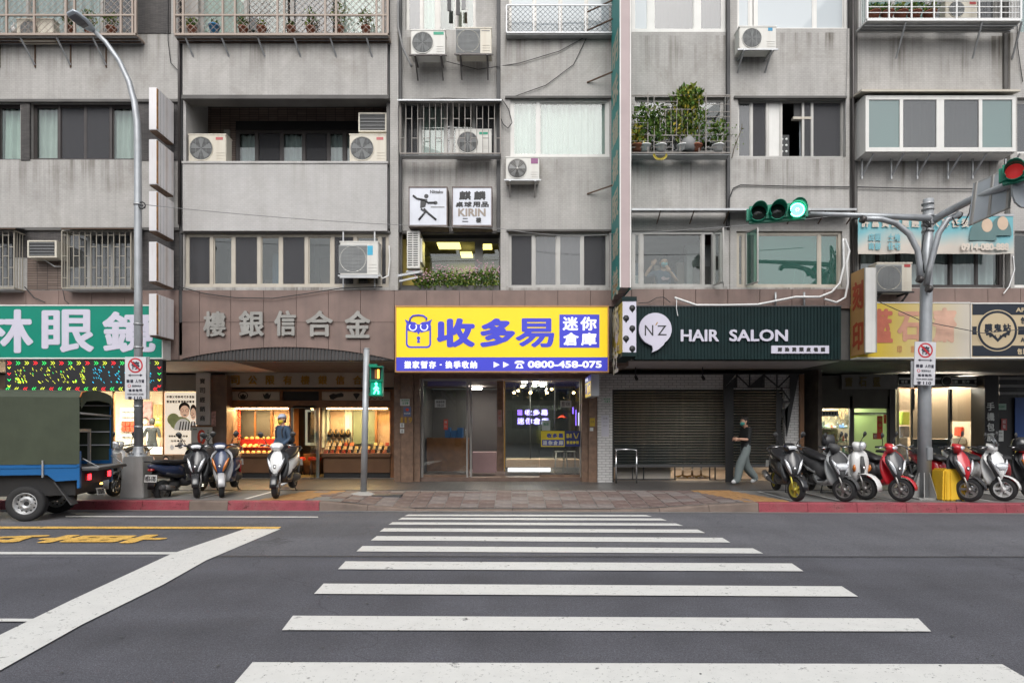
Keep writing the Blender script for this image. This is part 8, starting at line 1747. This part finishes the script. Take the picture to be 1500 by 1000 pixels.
# handlebar bag / helmet
for i, (px, py, Y, lab) in enumerate(((1170+0, 640, 12.2, ''),)): pass
mk('shopping_bag', M().loft([(P3(1213,655,12.9),(.10,0,0),(0,.08,0)), (P3(1213,646,12.9),(.13,0,0),(0,.10,0)), (P3(1213,636,12.9),(.10,0,0),(0,.07,0))], 12, e=4), m_dplast, None, at=P3(1213,655,12.9), label='small black bag hung on the handlebar behind the grey scooter', cat='bag')
mk('helmet', M().loft([(P3(1494,660,11.9),(.10,0,0),(0,.11,0)), (P3(1494,653,11.9),(.135,0,0),(0,.15,0)), (P3(1494,645,11.9),(.12,0,0),(0,.13,0)), (P3(1494,640,11.9),(.05,0,0),(0,.05,0))], 16, e=2), pk, None, at=P3(1494,660,11.9), label='black helmet on the seat of the scooter at the right edge', cat='helmet')
# bicycle behind the pole
BYY = 12.95; t = thing('bicycle', (PX(1338,BYY), BYY, SIDE_Z+.004), 'silver city bicycle with chrome mudguards half hidden by the traffic pole', 'bicycle', rz=R(-70), local=True)
for nm, xx in (('front_wheel', .0), ('rear_wheel', -1.02)):
    o = mk(nm, M().lathe([(.305,-.015),(.32,-.018),(.335,0),(.32,.018),(.305,.015)], (xx,0,.335), 'Y', 30), m_rubber, t); mb = M(); mb.lathe([(.295,-.012),(.305,-.014),(.305,.014),(.295,.012)], (xx,0,.335), 'Y', 30)
    for k in range(14): a = k*.449; mb.bar((xx,0,.335), (xx+.3*math.cos(a),0,.335+.3*math.sin(a)), .004)
    mk('rim', mb, m_chrome, o); mk('mudguard', M().loft([((xx+.36*math.cos(R(a)),0,.335+.36*math.sin(R(a))), (0,.03,0), (.004*math.cos(R(a)),0,.004*math.sin(R(a))+.001)) for a in range(20, 200, 15)], 8), m_chrome, t)
fr = M(); fr.tube([(0,0,.335),(-.12,0,.75),(-.15,0,.95)], .016, 8); fr.tube([(-.13,0,.72),(-.45,0,.35),(-.55,0,.32)], .018, 8); fr.tube([(-.55,0,.32),(-.68,0,.82)], .016, 8); fr.tube([(-.55,0,.32),(-1.02,0,.335),(-.66,0,.72)], .012, 8); mk('frame', fr, ps, t)
mk('saddle', M().loft([((-.58,0,.86),(0,.02,0),(0,0,.02)), ((-.70,0,.87),(0,.06,0),(0,0,.03)), ((-.82,0,.88),(0,.09,0),(0,0,.03))], 10), m_seat, t); mk('handlebar', M().tube([(-.28,-.27,1.0),(-.15,-.2,1.04),(-.14,0,.97),(-.15,.2,1.04),(-.28,.27,1.0)], .011, 8), m_chrome, t)
mb = M()
for k in range(8):
    mb.bar((.02+.03*k,-.14,.70),(.02+.03*k,-.14,.95),.005); mb.bar((.02+.03*k,.14,.70),(.02+.03*k,.14,.95),.005)
for z in (.7,.78,.86,.95): mb.bar((.0,-.14,z),(.25,-.14,z),.006); mb.bar((.0,.14,z),(.25,.14,z),.006); mb.bar((.25,-.14,z),(.25,.14,z),.006); mb.bar((0,-.14,z),(0,.14,z),.006)
mk('basket', mb, m_chrome, t)

# ================================================================ TRUCK
m_tarp = mat('olive_tarpaulin', (.046,.058,.036), .75, var=.15, scale=2.5, bump=.8, bs=5); m_tblue = paint('truck_blue', (.015,.12,.33))
TR = thing('truck', (PX(117,10.5), 10.5, .006), 'small blue truck with dark olive tarpaulin and open tail at the left edge', 'truck', rz=R(12), local=True); WD = 1.30; LB = 2.75
zb_, zt_ = .98, 2.20
mb = M(); prof = [(0,zb_-.02),(0,zt_-.10),(.06,zt_-.02),(.25,zt_+.02),(WD/2,zt_+.05),(WD-.25,zt_+.02),(WD-.06,zt_-.02),(WD,zt_-.10),(WD,zb_-.02)]; nx = 22; v = []
for i in range(nx+1):
    x_ = -LB+LB*i/nx
    for j, (y, z) in enumerate(prof):
        s = .010*math.sin(i*1.9+j)+.006*math.sin(i*3.1); v.append((x_, y+(-abs(s) if j < 3 else abs(s) if j > 5 else 0), z+(s*.8 if 2 < j < 6 else 0)))
mb.add(v, [(i*9+j, i*9+j+1, (i+1)*9+j+1, (i+1)*9+j) for i in range(nx) for j in range(8)], 0, False)
mk('tarpaulin', mb, m_tarp, TR, rn=False)
mb = M(); mb.add([(.0,y,z) for y, z in prof[1:-1]]+[(.02,y,z) for y, z in ((0,zt_-.30),(.2,zt_-.16),(WD/2,zt_-.13),(WD-.2,zt_-.16),(WD,zt_-.30))], [(0,1,7),(1,2,8,7),(2,3,9,8),(3,4,9),(4,5,10,9),(5,6,11,10)])
mk('tarpaulin_flap', mb, m_tarp, TR, rn=False); mk('tarpaulin_hem', M().tube([(.005,y,z+.005) for y, z in prof[1:4]], .010, 6), mat('orange_hem', (.5,.15,.03), .6), TR)
mk('front_sheet', M().box(-LB+.01,-LB+.04,.02,WD-.02,zb_,zt_-.02), m_tarp, TR)
for x_ in (-2.6,-1.95,-1.3,-.65,-.03): mk('hoop', M().tube([(x_,.02,.85),(x_,.02,zt_-.12),(x_,.07,zt_-.05),(x_,WD/2,zt_+.02),(x_,WD-.07,zt_-.05),(x_,WD-.02,zt_-.12),(x_,WD-.02,.85)], .014, 8), m_tblue if x_ > -.1 else m_steel, TR)
for z in (1.25, 1.50, 1.75, 2.0): mk('side_rail', M().tube([(-LB+.05,WD-.04,z),(-.03,WD-.04,z)], .012, 6), m_steel, TR); 
mk('cross_rail', M().tube([(-.02,.03,1.83),(-.02,WD-.03,1.80)], .020, 8), m_alu, TR)
mk('bed', M().box(-LB,0,.02,WD-.02,.84,.90), m_dgrey, TR)
for y0 in (0, WD-.03):
    sp_ = mk('side_board', M().box(-LB,.0,y0,y0+.03,.78,zb_-.02), m_tblue, TR, bev=.006); mk('fold', M().box(-LB,.0,y0-.012 if y0 == 0 else y0+.031,y0-.001 if y0 == 0 else y0+.042,.90,.93), m_tblue, sp_)
for x_ in (-2.3, -1.25, -.55): mk('latch', M().box(x_-.012,x_+.012,-.03,-.002,.74,1.03), m_steel, TR); 
mk('corner_post', M().box(-.04,.0,-.012,.05,.55,1.18), m_tblue, TR); mk('corner_post', M().box(-.04,.0,WD-.05,WD+.012,.55,1.18), m_tblue, TR)
mk('rear_apron', M().prism([(-.50,.79),(0,.79),(0,.69),(-.36,.67)], -.005, .03), m_tblue, TR)
mk('tailgate', M().box(.01,.27,.04,WD-.04,.84,.88), m_dgrey, TR, bev=.01); mk('tailgate_sheet', M().box(.0,.26,.06,WD-.06,.885,.90), m_grey, TR)
mk('tail_beam', M().box(-.06,-.0,.06,WD-.06,.60,.82), mat('rusty_red_beam', (.05,.02,.03), .6, var=.3), TR)
m_tl = emat('tail_lamp_red', (1,.02,.03), 5)
for y in (.28, WD-.22): o = mk('tail_light_housing', M().box(0.001,.03,y-.10,y+.10,.66,.78), m_tail, TR); mk('lamp', M().box(.031,.036,y-.055,y+.055,.67,.77), m_tl, o)
mk('plate_lamp', M().box(.03,.05,WD*.53,WD*.58,.55,.58), emat('lamp_amber', (1,.5,.1), 5), TR)
np_ = mk('number_plate', M().add([(.03,WD*.42,.50),(.03,WD*.42+.30,.48),(.05,WD*.42+.32,.36),(.05,WD*.42+.02,.37),(.02,WD*.42,.50),(.02,WD*.42+.30,.48),(.04,WD*.42+.32,.36),(.04,WD*.42+.02,.37)], [(0,1,2,3),(7,6,5,4),(0,4,5,1),(1,5,6,2),(2,6,7,3),(3,7,4,0)]), m_wplate, TR)
mk('lettering', text(M(), '2732-EY', (.052,WD*.42+.04,.385), (.0,.26,-.01), (-.015,-.02,.09), (1,0,.1), .004), m_dgrey, np_, rn=False)
mk('chassis', M().box(-LB,-.12,.12,WD-.12,.42,.82), m_black, TR); mk('axle', M().cyl((-.85,.1,.29),(-.85,WD-.1,.29), .04, 10), m_black, TR)
def twheel(nm, x_, y_):
    r, w = .295, .17; o = mk(nm, M().lathe([(r*.60,-w*.42),(r*.66,-w*.5),(r*.93,-w*.5),(r,-w*.38),(r,w*.38),(r*.93,w*.5),(r*.6,w*.4)], (x_,y_,r), 'Y', 32), m_rubber, TR)
    mk('rim', M().lathe([(0,-w*.12),(r*.14,-w*.16),(r*.2,-w*.30),(r*.34,-w*.32),(r*.44,-w*.12),(r*.52,-w*.18),(r*.56,-w*.42),(r*.63,-w*.46),(r*.63,-w*.3)], (x_,y_,r), 'Y', 32), m_steel, o)
    for k in range(12): a = k*.5236; mk('rim_hole', M().lathe([(0,-.004),(.015,-.004),(.015,0)], (x_+r*.455*math.cos(a), y_-w*.155, r+r*.455*math.sin(a)), 'Y', 8), m_black, o)
    for k in range(5): a = k*1.2566; mk('wheel_nut', M().cyl((x_+r*.27*math.cos(a), y_-w*.33, r+r*.27*math.sin(a)), (x_+r*.27*math.cos(a), y_-w*.42, r+r*.27*math.sin(a)), .011, 6), m_chrome, o)
twheel('wheel', -.85, .13); twheel('wheel', -.85, WD-.16); twheel('wheel', -3.15, .13); twheel('wheel', -3.15, WD-.16)
for x0_, x1_ in ((-.40,-.14), (-1.30,-1.52)): mk('mud_flap', M().add([(x0_,.04,.66),(x0_,.28,.66),(x1_,.28,.26),(x1_,.04,.26),(x0_-.02,.04,.66),(x0_-.02,.28,.66),(x1_-.02,.28,.26),(x1_-.02,.04,.26)], [(0,1,2,3),(7,6,5,4),(0,4,5,1),(1,5,6,2),(2,6,7,3),(3,7,4,0)]), m_dgrey, TR)
mk('cargo_rack', M().box(-.9,-.22,.42,.46,.77,1.52).box(-.26,-.22,.46,.50,.77,1.5).box(-.9,-.22,.42,.95,1.50,1.56).box(-.26,-.22,.90,.95,.77,1.5), m_alu, TR)
mk('chain', M().tube([(.0,.10,1.05),(.12,.16,.96),(.20,.21,.90),(.25,.23,.88)], .010, 6), m_steel, TR); mk('chain', M().tube([(.0,WD-.06,1.05),(.15,WD-.08,.94),(.24,WD-.10,.88)], .010, 6), m_steel, TR)
mk('cab', M().prism([(-2.82,.42),(-2.82,1.78),(-3.25,1.80),(-3.75,1.25),(-3.98,1.05),(-4.0,.42)], 0, WD+.02), m_tblue, TR, bev=.04); mk('cab_window', M().prism([(-2.95,1.15),(-2.95,1.62),(-3.22,1.66),(-3.6,1.25),(-3.6,1.15)], -.006, -.001), m_black, TR)

# ================================================================ PEOPLE
m_skin = mat('skin', (.52,.30,.21), .6, var=.03); m_hair = mat('black_hair', (.015,.012,.011), .6, var=.2, scale=30)
J0 = dict(pel=(0,0,.93), sp=(0,0,1.10), ch=(0,0,1.30), nk=(0,.0,1.44), hipL=(.085,0,.90), hipR=(-.085,0,.90), knL=(.10,-.02,.50), knR=(-.10,-.02,.50), anL=(.10,.02,.09), anR=(-.10,.02,.09), toL=(.11,-.14,.045), toR=(-.11,-.14,.045), shL=(.165,0,1.385), shR=(-.165,0,1.385), elL=(.225,.02,1.12), elR=(-.225,.02,1.12), wrL=(.225,-.06,.89), wrR=(-.225,-.06,.89), hd=(0,-.02,1.585))
RAD = dict(pel=.125, sp=.115, ch=.135, nk=.055, hipL=.085, hipR=.085, knL=.062, knR=.062, anL=.045, anR=.045, toL=.032, toR=.032, shL=.062, shR=.062, elL=.045, elR=.045, wrL=.030, wrR=.030)
EDG = [('pel','sp','top'),('sp','ch','top'),('ch','nk','top'),('pel','hipL','leg'),('hipL','knL','leg'),('knL','anL','leg'),('anL','toL','shoe'),('pel','hipR','leg'),('hipR','knR','leg'),('knR','anR','leg'),('anR','toR','shoe'),('ch','shL','top'),('shL','elL','arm'),('elL','wrL','fore'),('ch','shR','top'),('shR','elR','arm'),('elR','wrR','fore')]
def person(at, rz, label, mats, joints={}, rad={}, sc=1, mask=None, cap=None, hair=m_hair, backpack=None, phone=False):
    """mats: top, leg, shoe, arm, fore."""
    J = dict(J0); J.update(joints); Q = dict(RAD); Q.update(rad); t = thing('person', at, label, 'person', rz=rz, local=True); t.scale = (sc,)*3
    names = list(Q); me = bpy.data.meshes.new('s'); me.from_pydata([J[n] for n in names], [(names.index(a), names.index(b)) for a, b, _ in EDG], [])
    o = bpy.data.objects.new('s', me); COL.objects.link(o); md = o.modifiers.new('s', 'SKIN'); md.use_smooth_shade = True; o.modifiers.new('u', 'SUBSURF').levels = 2
    for i, n in enumerate(names): d = me.skin_vertices[0].data[i]; r = Q[n]; d.radius = (r, r*(.72 if n in ('ch','sp','pel') else 1)); d.use_root = n == 'pel'
    dg = bpy.context.evaluated_depsgraph_get(); dg.update(); m2 = bpy.data.meshes.new_from_object(o.evaluated_get(dg)); bpy.data.objects.remove(o)
    zones = ['top', 'leg', 'shoe', 'arm', 'fore', 'skin']; ms = [mats['top'], mats['leg'], mats['shoe'], mats.get('arm', mats['top']), mats.get('fore', m_skin), m_skin]
    mb = M(); vv = [v.co.copy() for v in m2.vertices]
    for p in m2.polygons:
        c = sum((vv[i] for i in p.vertices), Vector())/len(p.vertices); best = None
        for a, b, z in EDG:
            A, B = Vector(J[a]), Vector(J[b]); h = max(0, min(1, (c-A).dot(B-A)/(B-A).length_squared)); d = (c-A-(B-A)*h).length/(Q[a]*(1-h)+Q[b]*h)
            if best is None or d < best[0]: best = (d, z)
        zi = zones.index(best[1])
        if c.z > J['nk'][2]-.01: zi = 5
        mb.f.append(list(p.vertices)); mb.m.append(zi); mb.sm.append(True)
    mb.v = [tuple(v) for v in vv]; H = Vector(J['hd']); N_ = Vector(J['nk']); bd = H-N_
    mb.tube([N_-Vector((0,0,.03)), N_+bd*.6], [.055,.05], 12, m=5, cap=False)
    mb.loft([(H+Vector((0,y,z)), (w,0,0), (0,d,0)) for y, z, w, d in ((-.02,-.115,.03,.035),(-.015,-.09,.052,.062),(-.005,-.05,.068,.082),(.0,0,.075,.092),(.005,.045,.074,.092),(.01,.085,.058,.072),(.01,.11,.022,.03))], 18, m=5, e=2.1)
    mb.loft([(H+Vector((0,-.088,.0)),(.008,0,0),(0,.01,0)), (H+Vector((0,-.10,-.03)),(.014,0,0),(0,.016,0)), (H+Vector((0,-.088,-.045)),(.012,0,0),(0,.008,0))], 8, m=5)
    for s in (-1, 1): mb.loft([(H+Vector((s*.076,.01,-.03)),(.006,0,0),(0,.012,0)), (H+Vector((s*.082,.012,0)),(.009,0,0),(0,.018,0)), (H+Vector((s*.078,.012,.025)),(.006,0,0),(0,.01,0))], 8, m=5)
    mk('body', mb, ms, t, rn=False)
    for s in (-1, 1): mk('eye', M().loft([(H+Vector((s*.03,-.086,.012)),(.013,0,0),(0,.004,0)), (H+Vector((s*.03,-.087,.019)),(.012,0,0),(0,.004,0))], 8), m_black, t)
    mk('mouth', M().loft([(H+Vector((-.02,-.087,-.062)),(0,.003,0),(0,0,.003)), (H+Vector((.02,-.087,-.062)),(0,.003,0),(0,0,.003))], 6), mat('lips', (.4,.15,.12), .6), t)
    if hair: mk('hair', M().loft([(H+Vector((0,y,z)), (w,0,0), (0,d,0)) for y, z, w, d in ((.045,-.08,.06,.05),(.035,-.02,.082,.072),(.022,.035,.084,.090),(.010,.08,.076,.094),(.012,.118,.045,.060),(.012,.13,.01,.01))], 18, e=2.2), hair, t)
    if cap: mb = M(); mb.loft([(H+Vector((0,y,z)), (w,0,0), (0,d,0)) for y, z, w, d in ((.005,.04,.088,.104),(.008,.08,.084,.098),(.01,.12,.055,.07),(.01,.138,.01,.01))], 18, e=2.1); mk('cap', mb, cap, t); mk('cap_peak', M().loft([(H+Vector((0,-.08,.047)),(.075,0,0),(0,0,.006)), (H+Vector((0,-.15,.035)),(.06,0,0),(0,0,.005)), (H+Vector((0,-.165,.03)),(.03,0,0),(0,0,.003))], 12), cap, t)
    if mask: mk('face_mask', M().loft([(H+Vector((0,-.032,-.105)),(.035,0,0),(0,.05,0)), (H+Vector((0,-.03,-.06)),(.066,0,0),(0,.08,0)), (H+Vector((0,-.03,-.015)),(.068,0,0),(0,.077,0))], 16, e=2.2), mask, t)
    for s in 'LR':
        w, e = Vector(J['wr'+s]), Vector(J['el'+s]); d = (w-e).normalized(); sd2 = d.cross(Vector((0,-1,.2))).normalized(); mb = M(); nn = d.cross(sd2)
        mb.loft([(w-d*.01, sd2*.026, nn*.02), (w+d*.04, sd2*.038, nn*.016), (w+d*.085, sd2*.038, nn*.013)], 10)
        for k, (o_, L_) in enumerate(((-.028,.062),(-.010,.074),(.009,.070),(.027,.055))): b0 = w+d*.08+sd2*o_; mb.tube([b0, b0+d*L_*.5+nn*.006, b0+d*L_*.85+nn*.024], [.0095,.0085,.006], 7)
        b0 = w+d*.025-sd2*.032; mb.tube([b0, b0-sd2*.02+d*.03, b0-sd2*.022+d*.06+nn*.012], [.012,.010,.007], 7); mk('hand', mb, m_skin, t)
        if phone and s == phone: mk('phone', M().box(-.036,.036,-.005,.005,-.07,.07), m_black, t).location = w+d*.09+nn*.03
    if backpack:
        mk('backpack', M().loft([((0,.19,1.0),(.12,0,0),(0,.05,0)), ((0,.20,1.08),(.145,0,0),(0,.085,0)), ((0,.19,1.25),(.14,0,0),(0,.08,0)), ((0,.16,1.38),(.09,0,0),(0,.05,0))], 14, e=3), backpack, t)
        for s in (-1, 1): mk('strap', M().tube([(s*.09,.10,1.40),(s*.10,-.03,1.435),(s*.105,-.115,1.34),(s*.115,-.10,1.18),(s*.12,.06,1.08)], .018, 6), backpack, t)
    return t
m_navyc = mat('navy_jacket', (.05,.085,.14), .8, var=.15, scale=6, bump=.3, bs=20); m_trou = mat('dark_trousers', (.04,.045,.055), .85, var=.15); m_shoe = mat('pale_shoes', (.55,.55,.55), .6)
Yp = 14.55
person((PX(414,Yp), Yp, SIDE_Z+.012), R(-30), 'man in white cap and yellow mask, navy jacket and backpack, standing behind the lone scooter', dict(top=m_navyc, leg=m_trou, shoe=m_shoe, arm=m_navyc, fore=m_navyc), dict(elL=(.22,.03,1.13), wrL=(.17,-.17,.98), elR=(-.23,.04,1.12), wrR=(-.20,-.12,.90)), dict(ch=.155, sp=.145, pel=.14, elL=.055, elR=.055, shL=.075, shR=.075, wrL=.042, wrR=.042), 1.0, mat('yellow_mask', (.65,.50,.04), .8), mat('white_blue_cap', (.50,.54,.66), .8), m_hair, mat('dark_backpack', (.03,.035,.045), .7))
Yp = 15.0
m_wide = mat('wide_grey_trousers', (.13,.155,.155), .85, var=.15, bump=.3, bs=15)
person((PX(1093,Yp), Yp, SIDE_Z+.012), R(-80), 'person in black top and wide grey trousers walking past the shutter with a phone', dict(top=mat('black_top', (.012,.013,.014), .8), leg=m_wide, shoe=m_shoe, arm=mat('black_top', (.012,.013,.014), .8)), dict(knL=(.09,-.22,.52), anL=(.09,-.30,.10), toL=(.09,-.45,.07), knR=(-.09,.03,.48), anR=(-.09,.32,.14), toR=(-.09,.18,.045), elL=(.20,-.06,1.12), wrL=(.10,-.27,1.14), elR=(-.20,-.05,1.11), wrR=(-.08,-.26,1.12), hd=(0,-.05,1.57)), dict(knL=.115, knR=.115, anL=.105, anR=.105, hipL=.11, hipR=.11, ch=.15, sp=.14, pel=.14), .98, mat('teal_mask', (.05,.30,.26), .8), None, m_hair, None, 'L')
Yp = 14.35
person((PX(972,Yp), Yp, 3.63), 0, 'person in navy T-shirt and pale blue mask behind the window above the salon sign', dict(top=mat('navy_tshirt', (.035,.07,.12), .8), leg=m_trou, shoe=m_shoe, arm=mat('navy_tshirt', (.035,.07,.12), .8)), dict(elL=(.25,-.10,1.18), wrL=(.07,-.24,1.36), elR=(-.40,-.05,1.30), wrR=(-.27,-.14,1.50)), dict(ch=.15, sp=.14), 1.13, mat('pale_blue_mask', (.25,.50,.55), .8))
mk('tshirt_print', M().prism([(-.09,1.25),(-.03,1.28),(.02,1.25),(.09,1.26),(.07,1.21),(-.05,1.20)], -.135, -.132), mat('pink_print_white', (.5,.35,.4), .7), [o for o in bpy.data.objects if o.name.startswith('person')][-1])
person((PX(223,18.6), 18.6, SIDE_Z+.016), R(190), 'dark-haired customer in black seen from behind inside the optician shop', dict(top=MATS['black_top'], leg=m_trou, shoe=m_shoe), {}, {}, .98)
person((PX(213,19.2), 19.2, SIDE_Z+.016), R(20), 'shop assistant with a pale mask facing the customer in the optician shop', dict(top=m_white, leg=m_trou, shoe=m_shoe, arm=m_white), {}, {}, 1.0, m_wplate)

# ================================================================ THE OTHER SIDE OF THE STREET (seen mirrored in the panes)
m_opp = [mat('opposite_wall_%d' % i, c, .85, var=.15, scale=.6, streak=.3) for i, c in enumerate(((.30,.27,.23), (.22,.22,.23), (.36,.33,.28)))]
m_win2 = mat('far_pane', (.04,.05,.055), .15)
for i, (x0, x1, h, l) in enumerate(((-62,-24,13,'beige block of flats across the street, opposite the optician'), (-23.5,9,11,'grey block of flats across the street, straight behind the viewer'), (9.5,58,14,'pale block of flats across the street, opposite the salon'))):
    t = thing('apartment_building', ((x0+x1)/2, -27, 0), l, 'building'); mk('wall', M().box(x0, x1, -37, -27, 0, h), m_opp[i], t)
    n = int((x1-x0)/3.4)
    for f_ in range(1, int(h/3.2)):
        mk('balcony_band', M().box(x0+.3, x1-.3, -26.99, -26.2, 3.2*f_, 3.2*f_+.9), m_opp[(i+1) % 3], t)
        for k in range(n): mk('window', M().box(x0+.8+k*3.4, x0+3.1+k*3.4, -26.99, -26.93, 3.2*f_+1.0, 3.2*f_+2.6), m_win2, t)
for i, x in enumerate((-31,-22,-13,-4.5,5,13.5,22,32)):
    y = -19+(i*7 % 3)*.8; t = thing('street_tree', (x, y, 0), '%s street tree from the optician end in the row across the road' % ORDN[i], 'tree', 'street trees across the road')
    mb = M(); mb.tube([(x,y,0),(x+.1,y,2),(x,y+.1,4.2),(x+.2,y,7.5)], [.28,.22,.18,.06], 10); rg = random.Random(i)
    for k in range(6): a = k*1.05+i; mb.tube([(x,y,3.2+k*.4),(x+1.2*math.cos(a),y+1.2*math.sin(a),4.6+k*.5),(x+2.4*math.cos(a),y+2.4*math.sin(a),5.4+k*.6)], [.1,.06,.03], 6)
    mk('trunk', mb, m_stem, t)
    mb = M()
    for k in range(9): c = (x+rg.uniform(-2.4,2.4), y+rg.uniform(-2,2), 6.6+rg.uniform(-1.8,2.6)); q = leaves(230, c, (1.7,1.6,1.2), i*20+k, .42); mb.add(q.v, q.f, 0); mb.m[-len(q.m):] = q.m
    mk('crown', mb, m_leaf, t, kind='stuff', rn=False)
